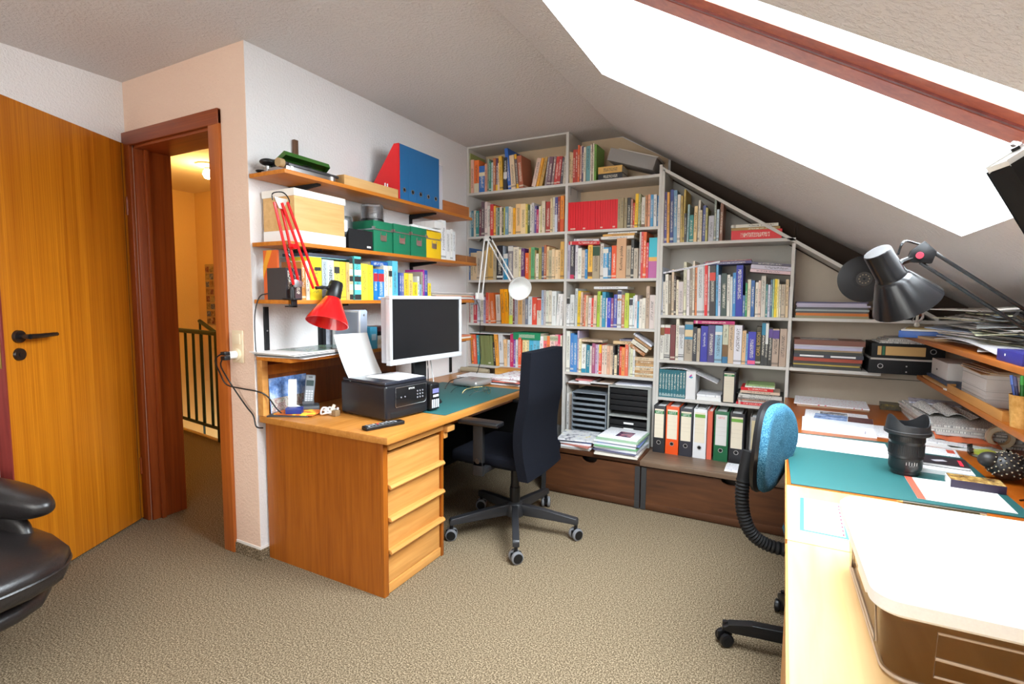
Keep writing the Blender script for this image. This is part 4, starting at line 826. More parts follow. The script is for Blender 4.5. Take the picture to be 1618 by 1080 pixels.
for k, (x0, ln, th, col, lab) in enumerate([(2.058, .255, .016, (.70, .02, .04), 'red'), (2.070, .24, .008, (.70, .68, .66), 'pale grey'), (2.066, .255, .010, (.56, .30, .22), 'rust and white'), (2.064, .26, .009, (.20, .17, .16), 'dark'), (2.068, .25, .012, (.68, .66, .62), 'grey white'), (2.072, .245, .012, (.76, .74, .70), 'cream white'), (2.060, .265, .005, (.03, .03, .03), 'thin black'), (2.080, .225, .017, (.74, .55, .42), 'white and orange'), (2.082, .185, .020, (.72, .01, .02), 'bright red'), (2.105, .17, .010, (.80, .80, .74), 'white'), (2.108, .165, .010, (.35, .50, .20), 'green and white')]):
    flatbook(x0, YF + .010 + .003 * (k % 3), zz, ln, th, .17, col, '%s book lying %s from the bottom of the stack beside the shelf binder' % (lab, ordinal(k + 1)), 'lying stack beside the shelf binder'); zz += th + .0004
# ---------------------------------------------------------------- lever arch binders
def binder(x, y, z, wd, h, dep, col, label, group=None, paper=(.74, .66, .52), green=(.03, .20, .05), word=None, ring=True, lab_h=(.32, .93), wordcol=None, rot=None):
    b = thing('ring_binder', label, 'binder', (x, y, z), group=group, rot=rot)
    cm = flat('binder_%02x%02x%02x' % tuple(int(c * 255) for c in col), col, .42)
    part('cover', MB().box(0, wd, 0, .003, 0, h, .0006).box(0, .003, .003, dep, 0, h).box(wd - .003, wd, .003, dep, 0, h), cm, b)
    part('papers', MB().box(.006, wd * .72, .012, dep - .01, .004, h - .02), PAPER, b)
    if paper:
        l = part('spine_label', MB().box(wd * .10, wd * .88, -.0008, 0, h * lab_h[0], h * lab_h[1]), flat('label_%02x%02x%02x' % tuple(int(c * 255) for c in paper), paper, .6), b)
        part('ruled_lines', MB().box(wd * .14, wd * .84, -.0011, -.0008, h * .52, h * .522).box(wd * .14, wd * .84, -.0011, -.0008, h * .60, h * .602).box(wd * .14, wd * .84, -.0011, -.0008, h * .68, h * .682), flat('rule_grey', (.45, .40, .32), .7), l)
        if green:
            g0, g1 = h * (lab_h[1] - .10), h * (lab_h[1] - .035)
            part('label_band', MB().box(wd * .10, wd * .88, -.0012, -.0008, g0, g1), flat('band_%02x%02x%02x' % tuple(int(c * 255) for c in green), green, .5), l)
            if word: text(word, (g1 - g0) * .9, wordcol or INKW, l, (wd * .49, -.0016, (g0 + g1) / 2), (PI / 2, 0, 0), 'label_word', sx=.95)
        elif word: text(word, h * .05, wordcol or INKR, l, (wd * .49, -.0012, h * (lab_h[1] - .06)), (PI / 2, 0, 0), 'label_word', sx=.95)
    if ring:
        rg = part('finger_ring', MB().lathe([(.0105, 0), (.0135, 0), (.0145, .0015), (.0135, .003), (.0105, .003), (.0105, 0)], 24, Matrix.Rotation(PI / 2, 4, 'X'), (wd * .5, 0, h * .22)), STEEL, b)
        part('hole', MB().cyl((wd * .5, -.0006, h * .22), (wd * .5, .0005, h * .22), .0108, seg=24), BLACKM, rg)
    return b
YB = -0.515; ZB = 0.3197
binder(1.563, YB, ZB, .076, .318, .285, (.020, .020, .024), 'black ring binder with cream label, first from the left on the bench', 'ring binders on the bench', word='LEITZ')
binder(1.645, YB, ZB, .082, .322, .285, (.80, .085, .012), 'orange ring binder on the bench', 'ring binders on the bench', word='LEITZ')
binder(1.733, YB, ZB, .080, .318, .285, (.030, .030, .042), 'black ring binder right of the orange one on the bench', 'ring binders on the bench', word='LEITZ')
binder(1.819, YB, ZB, .080, .322, .285, (.74, .74, .76), 'white ring binder on the bench', 'ring binders on the bench', green=(.16, .38, .06))
o = thing('file_folder', 'thin coral red folder standing between the white and green binders', 'folder', (1.904, YB + .005, ZB))
part('cover', MB().box(0, .003, 0, .26, 0, .315).box(.026, .029, 0, .26, 0, .315).box(.003, .026, 0, .003, 0, .315), flat('coral_card', (.66, .12, .07), .5), o); part('papers', MB().box(.004, .025, .006, .25, .003, .305), PAPER, o)
binder(1.945, YB, ZB, .084, .322, .285, (.010, .115, .045), 'dark green ring binder on the bench', 'ring binders on the bench', paper=(.66, .64, .62), green=None, word='LEITZ')
binder(2.036, YB, ZB, .084, .318, .285, (.016, .016, .020), 'black ring binder with a green-banded label beside the blue chair', 'ring binders on the bench', green=(.16, .38, .06), lab_h=(.30, .93))
binder(2.150, YB + .03, ZB, .080, .300, .285, (.28, .27, .26), 'grey ring binder hidden half behind the blue chair', 'ring binders on the bench', paper=(.6, .5, .3), green=None)
binder(1.972, YF + .012, Z4, .078, .205, .255, (.018, .018, .022), 'black ring binder standing alone on the lowest shelf of the sloping bookcase', word='LEITZ', ring=False, lab_h=(.03, .95))
solo('printed_leaflet', MB().box(2.03, 2.20, -.70, -.56, ZB, ZB + .004), FORM, 'white printed leaflet lying on the bench below the binders', 'leaflet'); 
solo('leaflet_pad', MB().box(2.035, 2.20, -.69, -.55, ZB + .0042, ZB + .010), printed('letter_print', (.80, .80, .84), (.35, .36, .5), (130, 160, 1), .58), 'printed pad on top of the leaflet on the bench', 'pad')
# ================================================================ things on the wall shelves (they face +x: local x runs along +y)
TOP1, TOP2, TOP3, TOP4 = 1.926, 1.601, 1.326, 1.047
E1 = .0004
R90 = PI / 2
def facing(name, label, cat, y, z, x=0.24, group=None):   # local origin: front lower left corner, -y towards the room
    return thing(name, label, cat, (x, y, z + E1), R90, group)
GREEN = flat('green_box_board', (0.004, 0.16, 0.075), 0.5)
YELB = flat('yellow_box_board', (0.80, 0.50, 0.006), 0.5)
def store_box(y, wd, h, dep, m, label, x=0.24):
    b = facing('storage_box', label, 'box', y, TOP2, x, 'lidded storage boxes on the wall shelf')
    part('box_body', MB().box(0, wd, 0, dep, 0, h - .050, .001), m, b)
    lid = part('lid', MB().box(-.0015, wd + .0015, -.0015, dep + .0015, h - .050, h, .0015), m, b)
    part('metal_edge', MB().box(-.002, wd + .002, -.0028, dep + .002, h - .052, h - .045), STEEL, lid, 'metal lid edging')
    part('metal_corner', MB().box(-.0026, .012, -.0034, .010, h - .052, h - .034), STEEL, lid); part('metal_corner', MB().box(wd - .012, wd + .0026, -.0034, .010, h - .052, h - .034), STEEL, lid)
    c = wd / 2
    part('label_holder', MB().box(c - .026, c + .026, -.003, 0, h * .38, h * .38 + .030).box(c - .026, c - .021, -.004, 0, h * .38 + .03, h * .38 + .046).box(c + .021, c + .026, -.004, 0, h * .38 + .03, h * .38 + .046).box(c - .022, c + .022, -.006, -.003, h * .38 - .004, h * .38), CHROME, b, 'metal label holder')
    return b
store_box(-1.733, .157, .173, .215, GREEN, 'green lidded storage box under the disc spindle')
store_box(-1.566, .152, .176, .215, GREEN, 'green lidded storage box, middle one of the three green')
store_box(-1.404, .155, .180, .215, GREEN, 'green lidded storage box touching the yellow one')
store_box(-1.246, .158, .172, .215, YELB, 'yellow lidded storage box on the wall shelf')
b = facing('lidded_box', 'large light wood box with white lid on the wall shelf', 'box', -2.262, TOP2, .24)
part('box_body', MB().box(0.0, .312, 0, .222, .057, .216, .001), wood('box_veneer', (.56, .31, .10), (.70, .43, .18), (3, 40, 40), .5), b)
part('lid', MB().box(-.004, .318, -.004, .226, .216, .251, .002), flat('white_box_lid', (.80, .76, .70), .6), b)
part('hole', MB().cyl((-.001, .11, .175), (.002, .11, .175), .011), BLACKM, b)
solo('flat_box', MB().box(.02, .243, -2.266, -1.945, TOP2 + E1, TOP2 + .0565, .002), flat('white_box_board', (.82, .80, .78), .6), 'flat white box under the wooden lidded box', 'box')
b = facing('magazine_file', 'black magazine file left of the green boxes', 'file box', -1.925, TOP2, .243)
part('sides', MB().prism([(0, 0), (.2, 0), (.2, .10), (.03, .045), (0.0, .105)], 0, .004, 'x').prism([(0, 0), (.2, 0), (.2, .10), (.03, .045), (0.0, .105)], .176, .18, 'x').box(.004, .176, 0, .004, 0, .105).box(.004, .176, .004, .2, 0, .004), BLACKM, b)
part('spine_label', MB().box(.135, .165, -.001, 0, .012, .022), PAPER, b, 'small white label')
def spindle(y, x, r, h, label):
    s = thing('disc_spindle', label, 'disc box', (x, y, TOP2 + .1735))
    part('base', MB().lathe([(0, 0), (r, 0), (r, .012), (r - .004, .016), (0, .016)], 32), BLACK, s)
    part('discs', MB().lathe([(0, .0165)] + [(r - .006 - (.0012 if k % 2 else 0), .0165 + k * (h - .03) / 24) for k in range(25)] + [(0, h - .0135)], 32), STEEL, s, 'stack of silver discs')
    part('cover', MB().lathe([(r - .001, .0165), (r - .001, h - .008), (r - .006, h), (0, h)], 32), glass('clear_plastic', (.94, .95, .97), .10), s)
spindle(-1.66, .165, .066, .098, 'clear spindle of silver discs on the green box')
o = spindle(-1.79, .09, .052, .05, 'low clear disc spindle behind the black magazine file') if False else None
s2 = thing('disc_spindle', 'low disc spindle standing behind the black magazine file', 'disc box', (.10, -1.835, TOP2 + E1))
part('base', MB().lathe([(0, 0), (.062, 0), (.062, .10), (0, .10)], 28), BLACK, s2); part('discs', MB().lathe([(0, .1005), (.058, .1005), (.058, .16), (0, .16)], 28), STEEL, s2); part('cover', MB().lathe([(.061, .1005), (.061, .178), (.056, .184), (0, .184)], 28), glass('clear_plastic'), s2)
for k in range(3):
    solo('magazine', MB().box(.05 + .006 * k, .235 - .01 * k, -1.40 + .02 * k, -1.08 + .016 * k, TOP2 + .1812 + .0065 * k, TOP2 + .187 + .0065 * k), [PAPER, printed('magazine_cover_a', (.78, .78, .76), (.25, .3, .4), (60, 30, 30), .58), PAPER][k], 'white magazine lying over the last green box, %s of three' % ['lowest', 'middle', 'topmost'][k], 'magazine', 'magazines on the green boxes')
solo('paperback', MB().box(.07, .24, -1.16, -1.06, TOP2 + .201, TOP2 + .245), printed('book_block', (.78, .76, .74), (.6, .55, .5), (300, 4, 4), .6), 'thick white book lying on the magazines over the yellow box', 'book')
for k, (y, wd, h, col, lab) in enumerate([(-1.084, .056, .262, (.80, .80, .80), 'tall white journal file right of the yellow box'), (-1.026, .050, .205, (.78, .78, .78), 'white journal spine, second right of the yellow box'), (-.974, .028, .212, (.82, .82, .80), 'white journal spine, third right of the yellow box'), (-.944, .030, .200, (.76, .78, .80), 'white journal spine, last in the row by the brown box')]):
    book(.238, y, TOP2 + E1, wd, h, .17, col, lab, 'white journals right of the yellow box', rz=R90, name='journal', cat='journal')
b = facing('wooden_box', 'low brown wooden box at the far end of the box shelf', 'box', -.905, TOP2, .245)
part('box_body', MB().box(0, .255, 0, .2, 0, .045, .001), wood('brown_box', (.20, .07, .02), (.34, .13, .04), (3, 40, 40), .5), b); part('edge', MB().box(.12, .124, -.001, 0, 0, .045), OAKL, b)
# ---- highest shelf
tb = thing('instrument_case', 'green metal case standing open on the highest wall shelf', 'case', (.17, -2.16, TOP1 + E1))
GM = flat('green_enamel', (.035, .13, .015), .35, vary=.12, bscale=20)
part('tray', MB().box(-.055, .07, -.14, .155, 0, .022, .003), STEEL, tb, 'metal tray')
def lidf(u, v): return (-.05 - .055 * v, -.165 + .33 * u, .030 + .085 * v)
LA, LB, LC, LD = Vector((-.085, -.095, .062)), Vector((-.085, .195, .056)), Vector((.030, .150, .094)), Vector((.030, -.118, .096))
def lidp(u, v): return (LA.lerp(LB, u)).lerp(LD.lerp(LC, u), v)
lm = MB().grid(lambda u, v: lidp(u, v), 8, 4, .003)
for q0, q1 in ((LA, LB), (LB, LC), (LC, LD), (LD, LA)):
    dz_ = Vector((.010, 0, -.020)); lm.bm.faces.new([lm.bm.verts.new(p) for p in (q0, q1, q1 + dz_, q0 + dz_)])
part('lid', lm, GM, tb, 'green open lid'); part('lid_fold', MB().tube([lidp(.06, .45) + Vector((0, 0, -.004)), lidp(.94, .45) + Vector((0, 0, -.004))], .005, 6), GM, tb)
part('back_wall', MB().box(-.095, -.088, -.10, .19, .0, .060), GM, tb); part('catch', MB().box(.005, .02, .02, .07, .060, .066, .001, Matrix.Rotation(-.3, 4, 'Y')), CHROME, tb)
part('carriage', MB().box(.04, .075, -.13, .15, .022, .034, .003).cyl((.06, -.15, .03), (.06, .18, .03), .008).box(-.02, .02, -.06, .02, .022, .045, .004), flat('dark_steel', (.12, .12, .13), .35, metal=.8), tb)
part('knob', MB().cyl((.055, -.175, .028), (.055, -.148, .028), .020), flat('wood_knob', (.40, .26, .12), .5), tb, 'wooden end knob')
part('foot', MB().box(.06, .075, -.12, -.105, -.0, .022).box(.06, .075, .12, .135, 0, .022), WHITEP, tb)
hd = thing('hand_grip', 'black rounded handle piece lying at the shelf end beside the green case', 'handle', (.095, -2.288, TOP1 + E1))
part('grip', MB().sph((0, 0, .052), .042, (.9, .85, .40), 20, 12).tube([(.0, .02, .05), (.03, .06, .046), (.05, .10, .042)], [.022, .018, .014], 10, 4).sph((-.035, -.005, .010), .024, (.8, 1.4, .4), 14, 8), BLACK, hd); part('stand', MB().box(-.04, .05, -.02, .02, 0, .008).cyl((0, 0, .008), (0, 0, .034), .008), STEEL, hd)
solo('rubber_pad', MB().sph((.10, -2.32 + .03, TOP1 + .012 + E1), .05, (1.0, .3, .22), 16, 8), BLACKM, 'small black rubber piece on the near end of the highest shelf', 'rubber piece') if False else None
solo('wooden_stick', MB().box(.010, .026, -2.075, -2.050, TOP1 + E1, TOP1 + .225, .001), wood('dark_stick', (.09, .04, .02), (.16, .08, .04), (40, 40, 3), .5), 'dark brown wooden stick upright against the wall behind the green case', 'stick')
b = facing('wooden_tray', 'shallow light wooden tray box on the highest wall shelf', 'tray', -1.950, TOP1, .245)
part('tray_body', MB().box(0, .425, 0, .006, 0, .052, .001).box(0, .006, .006, .2, 0, .052).box(.419, .425, .006, .2, 0, .052).box(.006, .419, .194, .2, 0, .052).box(.006, .419, .006, .194, 0, .004), wood('tray_veneer', (.55, .30, .10), (.68, .42, .18), (3, 40, 40), .5), b)
part('finger_hole', MB().cyl((-.001, .09, .028), (.001, .09, .028), .017), BLACKM, b)
for k in range(2): part('peg', MB().cyl((.345 + .02 * k, .03, .053), (.345 + .02 * k, .03, .078), .004), WHITEP, b, 'small white peg')
def mag_file(y, wd, h, dep, m, label, ring=True, slope=True):
    b = facing('magazine_file', label, 'file box', y, TOP1, .243, 'magazine files on the highest shelf')
    prof = [(0, 0), (dep, 0), (dep, .08), (.035, h), (0, h)]
    part('sides', MB().prism(prof, 0, .003, 'x').prism(prof, wd - .003, wd, 'x').box(.003, wd - .003, 0, .003, 0, h).box(.003, wd - .003, dep - .003, dep, 0, .08).box(.003, wd - .003, .003, dep - .003, 0, .003), m, b)
    if ring:
        r_ = part('finger_ring', MB().lathe([(.010, 0), (.0145, 0), (.0145, .002), (.010, .002), (.010, 0)], 20, Matrix.Rotation(PI / 2, 4, 'X'), (wd / 2, 0, .062)), STEEL, b)
        part('hole', MB().cyl((wd / 2, -.0008, .062), (wd / 2, .0005, .062), .010), BLACKM, r_)
REDF = flat('red_file_board', (.72, .006, .010), .5); BLUEF = flat('blue_file_board', (.012, .12, .30), .5)
mag_file(-1.517, .010, .325, .222, REDF, 'thin red file side left of the blue files', False)
ys = [-1.506, -1.427, -1.348, -1.269, -1.190]
for k, y in enumerate(ys): mag_file(y, .0785, .325, .222, BLUEF, 'blue magazine file, %s' % ['nearest to the red one', 'second of five from the red one', 'middle one of five', 'fourth of five from the red one', 'last of five, beside the pale grey one'][k])
mag_file(-1.110, .036, .29, .222, flat('pale_file_board', (.52, .50, .55), .5), 'narrow pale grey file beside the blue files', False)
b = facing('wooden_box', 'brown wooden box at the far end of the highest shelf', 'box', -1.068, TOP1, .246)
part('box_body', MB().box(0, .318, 0, .2, 0, .070, .001), wood('red_brown_box', (.30, .085, .022), (.44, .15, .04), (3, 40, 40), .45), b); part('end_edge', MB().box(.314, .3185, -.001, .2, 0, .0705), OAKL, b)
# ---- dictionaries
G3 = 'books on the wall shelf behind the red lamp'
L3 = [(-2.318, .046, .150, (.035, .032, .034), 'black book nearest the doorway corner, behind the red lamp'), (-2.271, .044, .150, (.06, .03, .035), 'black book with pale lettering, second from the doorway corner'), (-2.226, .026, .185, (.55, .24, .05), 'orange brown book behind the red lamp arms'), (-2.199, .022, .190, (.76, .68, .55), 'white and orange book touching the first yellow dictionary'),
      (-2.176, .074, .212, (.86, .68, .02), 'thick bright yellow dictionary with a small dark label'), (-2.101, .034, .205, (.42, .48, .52), 'blue grey book right of the thick yellow dictionary'), (-2.066, .042, .203, (.62, .70, .74), 'pale blue book with dark vertical lettering'), (-2.023, .040, .200, (.86, .70, .10), 'yellow book with a black square on its head'), (-1.982, .040, .200, (.86, .68, .04), 'yellow book left of the tan ones above the red lampshade'), (-1.941, .024, .200, (.66, .38, .13), 'tan brown book right of the yellow ones'), (-1.916, .026, .200, (.76, .54, .30), 'cream tan book beside the turquoise striped box'),
      (-1.880, .050, .236, (.10, .52, .52), 'turquoise and black striped box among the dictionaries'), (-1.829, .056, .200, (.86, .70, .05), 'yellow dictionary right of the turquoise box'), (-1.772, .040, .196, (.86, .68, .03), 'yellow dictionary touching the two blue ones'), (-1.731, .035, .176, (.01, .17, .52), 'blue dictionary with red label, left of a pair'), (-1.695, .050, .176, (.01, .20, .56), 'blue dictionary with red label, right of a pair'), (-1.644, .036, .200, (.74, .68, .54), 'cream dictionary right of the blue pair'), (-1.607, .032, .200, (.78, .66, .46), 'cream book with a black square at its head'), (-1.574, .050, .232, (.10, .45, .62), 'tall light blue book ending the first group of dictionaries'),
      (-1.512, .022, .165, (.05, .10, .32), 'dark blue book starting the second group'), (-1.489, .022, .165, (.16, .16, .38), 'slate blue book, second in the second group'), (-1.466, .042, .165, (.84, .55, .03), 'yellow orange book in the second group'), (-1.423, .042, .165, (.82, .56, .16), 'tan orange book in the second group'), (-1.380, .044, .112, (.86, .66, .02), 'short yellow book in the second group'), (-1.335, .020, .150, (.70, .70, .66), 'white book behind the short pale blue one'), (-1.314, .016, .100, (.25, .42, .62), 'short pale blue book in the second group'), (-1.297, .016, .180, (.38, .33, .26), 'grey brown book in the second group'), (-1.280, .014, .195, (.45, .03, .30), 'thin magenta book in the second group'), (-1.265, .034, .192, (.03, .06, .30), 'navy book in the second group'), (-1.230, .034, .110, (.86, .66, .04), 'short yellow book ending the second group')]
for y, wd, h, col, lab in L3:
    o = book(.236 - rnd.uniform(0, .006), y, TOP3 + E1, wd, h, min(.2, max(.13, h * .75)), col, lab, G3, rz=R90, name='box_file' if 'box' in lab else 'book', cat='box' if 'turquoise' in lab and 'box among' in lab else 'book')
    if 'thick bright yellow' in lab: part('spine_label', MB().box(.030, .070, -.0012, -.0004, .145, .163), INK, o, smooth=False)
    if 'black square' in lab: part('spine_label', MB().box(.002, wd - .002, -.0012, -.0004, h - .062, h - .028), INK, o, 'black square', smooth=False)
    if 'red label' in lab: part('spine_label', MB().box(.001, wd - .0015, -.0012, -.0004, h * .60, h * .86), flat('dark_red_label', (.45, .02, .03), .5), o, 'red label', smooth=False)
    if 'striped box' in lab:
        for a, c in [(.195, INK), (.135, PAPER), (.10, INK), (.055, PAPER), (.002, INK)]: part('stripe', MB().box(.001, wd - .0015, -.0012, -.0004, a, a + .028), c, o, smooth=False)
    if 'vertical lettering' in lab: text('OUDEN', .030, INK, o, (wd / 2, -.0016, h * .52), (R90, -R90, 0), 'title', sx=.95)
b = facing('flat_folder', 'flat dark blue box lying on top of the yellow dictionaries', 'folder', -2.17, TOP3 + .2145, .22)
part('cover', MB().box(0, .30, 0, .19, 0, .018, .001), flat('dark_folder', (.035, .04, .06), .5), b)
b = facing('flat_folder', 'thin pale cyan folder lying under the flat dark box on the dictionaries', 'folder', -2.19, TOP3 + .2122, .228)
part('cover', MB().box(0, .26, 0, .19, 0, .002), flat('cyan_folder', (.30, .60, .66), .5), b)
book(.205, -1.72, TOP3 + .1955 + .0275, .028, .14, .15, (.02, .10, .36), 'dark blue book lying on the blue dictionaries', G3, rz=R90, flat_=True)
o = thing('folder', 'orange red folder leaning behind the black books at the shelf end', 'folder', (.10, -2.31, TOP3 + E1), rot=(0, 0, 0))
part('cover', MB().box(-.03, .07, 0, .010, 0, .235), flat('orange_red_card', (.70, .12, .02), .5), o); part('flap', MB().prism([(-.03, .16), (.0, .235), (.035, .235), (-.03, .10)], -.002, 0, 'y'), flat('orange_card', (.78, .33, .02), .5), o)
for k, (dx, col, lab) in enumerate([(0, (.55, .08, .04), 'dark red'), (.006, (.74, .70, .62), 'white'), (-.004, (.60, .58, .55), 'grey'), (.004, (.62, .20, .10), 'rust'), (-.006, (.78, .70, .52), 'cream'), (0, (.42, .38, .36), 'dark grey'), (.004, (.66, .60, .58), 'topmost pale grey')]):
    solo('journal', MB().box(.03, .246 + dx, -1.17 + dx * 3, -.70 + dx * 2, TOP3 + E1 + .0078 * k, TOP3 + .0074 + .0078 * k), flat('journal_%d' % k, col, .6), '%s journal lying in the pile at the far end of the dictionary shelf' % lab, 'journal', 'pile of journals on the wall shelf')
# ---- lowest shelf
pc = [(.72, .70, .68), (.10, .10, .10), (.66, .62, .58), (.80, .78, .76)]
for k in range(4):
    M = Matrix.Translation((.12, -2.06, TOP4 + E1 + .0068 * k)) @ Matrix.Rotation(math.radians(9 - 3 * k), 4, 'Z')
    solo('photo_print', MB().box(-.13, .155, -.255 - .01 * k, .30 - .02 * k, 0, .0035 if k != 1 else .006, 0, M), flat('print_board_%d' % k, pc[k], .5), '%s large picture board lying on the lowest wall shelf' % ['lowest white', 'dark', 'third pale', 'topmost white rimmed'][k], 'picture', 'picture boards on the lowest shelf')
M = Matrix.Translation((.115, -2.05, TOP4 + .0245)) @ Matrix.Rotation(math.radians(3), 4, 'Z')
solo('photo_print', MB().box(-.10, .12, -.16, .28, 0, .0015, 0, M), photo_mat('landscape_print', [(0.3, (.03, .05, .05)), (0.5, (.22, .30, .30)), (0.58, (.10, .22, .06)), (0.75, (.55, .62, .66))], 16), 'glossy landscape photo topmost on the picture boards', 'picture')
fm = thing('picture_frame', 'dark picture frame leaning on the wall above the picture boards', 'picture frame', (.012, -1.84, TOP4 + E1))
part('frame', MB().box(0, .014, -.075, -.055, 0, .165).box(0, .014, .050, .07, 0, .165).box(0, .014, -.055, .05, .140, .165).box(0, .014, -.055, .05, 0, .02), BLACKM, fm); part('picture', MB().box(0, .006, -.055, .05, .02, .14), photo_mat('grey_gradient_print', [(0.35, (.25, .26, .30)), (0.7, (.62, .64, .70))], 5), fm)
tw = thing('external_drive', 'white and pale blue upright drive on the lowest wall shelf', 'computer device', (.235, -1.855, TOP4 + E1), R90 + math.radians(4))
part('housing', MB().box(0, .030, .002, .19, 0, .222, .006), flat('light_grey_plastic', (.56, .58, .58), .4), tw)
part('front_cover', MB().prism([(.0, 0), (.070, 0), (.064, .09), (.070, .215), (.058, .224), (.004, .224), (.0, .215)], -.004, .17, 'y', .004), flat('pale_blue_plastic', (.50, .57, .70), .4), tw)
part('white_trim', MB().box(-.002, .010, -.0055, .0, .005, .22, .002), WHITEP, tw); part('mark', MB().cyl((.040, -.0055, .195), (.040, -.004, .195), .006), STEEL, tw)
b = facing('booklet', 'light blue booklet leaning beside the white drive', 'booklet', -1.765, TOP4, .235)
part('cover', MB().box(0, .055, 0, .12, 0, .125, .001), flat('light_blue_card', (.06, .40, .62), .5), b); part('band', MB().box(.01, .045, -.001, 0, .05, .085), flat('pale_band', (.45, .66, .76), .5), b)
for k, (col, lab) in enumerate([((.78, .72, .62), 'lowest'), ((.74, .60, .42), 'middle'), ((.80, .74, .64), 'topmost')]):
    solo('small_box', MB().box(.08, .236 - .004 * k, -1.705 + .004 * k, -1.53, TOP4 + E1 + .0245 * k, TOP4 + .024 + .0245 * k, .001), flat('small_box_%d' % k, col, .6), '%s of three small cream boxes piled beside the monitor edge' % lab, 'box', 'small boxes on the lowest shelf')
for k in range(2): solo('disc_case', MB().box(.08, .232, -1.70, -1.53 - .01 * k, TOP4 + .0745 + .0245 * k, TOP4 + .0985 + .0245 * k, .001), [BLACK, flat('dark_red_case', (.07, .02, .025), .35)][k], '%s case on the small cream boxes' % ['black', 'dark red and black'][k], 'case')
for k in range(2): solo('journal', MB().box(.05, .245, -.98 + .02 * k, -.72, TOP4 + E1 + .012 * k, TOP4 + .0115 + .012 * k), flat('journal_%d' % (1 + 2 * k), (0, 0, 0), .6), '%s journal on the far end of the lowest wall shelf' % ['lower', 'upper'][k], 'journal')
# ================================================================ on the left desk
ZT = ZD + .0004
solo('desk_mat', MB().box(.20, .815, -1.86, -1.02, ZT, ZT + .003, .0012), GREENM, 'green desk mat on the oak writing desk', 'desk mat')
pr = thing('inkjet_printer', 'black multifunction inkjet printer on the oak desk', 'printer', (.655, -2.118, ZT), R90 - math.radians(7))
# local: x to the right along the front, -y to the front
part('body', MB().box(0, .285, 0, .335, .006, .172, .014, seg=4), flat('printer_black', (.012, .012, .015), .32, bump=.02), pr)
part('scanner_lid', MB().box(.004, .281, .006, .325, .172, .188, .007, seg=3), flat('lid_black', (.022, .024, .034), .22), pr)
part('ink_tank', MB().box(.2855, .352, -.022, .20, .010, .150, .012, seg=4), BLACK, pr, 'ink tank unit with windows')
pa = part('control_panel', MB().prism([(.062, .060), (.255, .060), (.268, .073), (.268, .158), (.058, .158), (.058, .066)], -.004, .002, 'y', .002), flat('panel_black', (.010, .010, .011), .25), pr)
part('panel_outline', MB().tube([(.062, -.005, .062), (.255, -.005, .062), (.267, -.005, .074), (.267, -.005, .157), (.060, -.005, .157), (.058, -.005, .068)], .0011, 6, closed=True), STEEL, pa, 'thin silver outline')
text('EPSON', .013, INKW, pa, (.165, -.0046, .143), (R90, 0, 0), 'printer_lettering')
for i in range(3):
    for j in range(3): part('button', MB().cyl((.205 + .018 * i, -.004, .092 + .016 * j), (.205 + .018 * i, -.006, .092 + .016 * j), .0045, seg=12), flat('button_grey', (.20, .20, .22), .4), pa)
for i in range(2): part('button', MB().cyl((.095 + .025 * i, -.004, .107), (.095 + .025 * i, -.006, .107), .004, seg=12), flat('button_grey', (0, 0, 0)), pa)
part('paper_slot', MB().box(.03, .262, -.001, .004, .012, .040, .001), BLACKM, pr); part('feet', MB().box(.02, .05, .02, .05, 0, .006).box(.235, .265, .02, .05, 0, .006).box(.02, .05, .27, .30, 0, .006).box(.235, .265, .27, .30, 0, .006), BLACKM, pr)
for k in range(4): part('ink_window', MB().box(.291 + .0145 * k, .299 + .0145 * k, -.0235, -.022, .022, .066), flat('ink_window_white', (.66, .68, .74), .3), pr, 'pale ink level window')
part('tank_label', MB().box(.296, .342, -.0235, -.022, .098, .122), flat('tank_sticker', (.16, .16, .34), .4), pr); part('tank_label', MB().box(.300, .340, -.0235, -.022, .078, .090), flat('tank_sticker_pale', (.6, .6, .62), .4), pr)
part('paper_support', MB().grid(lambda u, v: (.03 + .21 * u, .30 + .07 * v, .155 + .10 * v), 2, 2, .004), BLACK, pr)
ppq = thing('paper_sheet', 'white sheet standing in the rear feed of the black printer', 'paper', (.655, -2.118, ZT), R90 - math.radians(7))
part('sheet', MB().grid(lambda u, v: (.005 + .215 * u, .262 + .13 * v + .012 * math.sin(PI * v), .165 + .235 * v), 4, 8, .0008), PAPER, ppq)
for k in range(2):
    M = pr.matrix_basis @ Matrix.Translation((.165 + .012 * k, .135, .1884 + .0012 * k)) @ Matrix.Rotation(math.radians(6 - 9 * k), 4, 'Z')
    solo('paper_sheet', MB().box(-.085, .105, -.115, .105, 0, .0009, 0, M), [PAPER, FORM][k], '%s loose sheet lying on the printer lid' % ['lower', 'upper'][k], 'paper', 'sheets on the printer lid')
def aimed(y0, x0):  # monitor
    return None
mo = thing('computer_monitor', 'silver framed computer monitor with dark screen behind the printer', 'monitor', (.50, -1.665, ZT), R90 - math.radians(4))
SIL = flat('silver_plastic', (.60, .60, .62), .35, metal=.2)
wd, hh, zb = .590, .356, .246
part('housing', MB().box(-wd / 2 + .01, wd / 2 - .01, -.045, .0, zb + .01, zb + hh - .01, .004).box(-.18, .18, 0, .03, zb + .08, zb + hh - .06, .01), flat('silver_back', (.42, .41, .44), .45), mo)
part('frame', MB().box(-wd / 2, wd / 2, -.075, -.045, zb, zb + .028, .003).box(-wd / 2, wd / 2, -.075, -.045, zb + hh - .018, zb + hh, .003).box(-wd / 2, -wd / 2 + .018, -.075, -.045, zb + .028, zb + hh - .018, .002).box(wd / 2 - .018, wd / 2, -.075, -.045, zb + .028, zb + hh - .018, .002), SIL, mo)
part('screen', MB().box(-wd / 2 + .018, wd / 2 - .018, -.068, -.046, zb + .028, zb + hh - .018), flat('screen_black', (.008, .008, .009), .28), mo, 'switched-off dark screen')
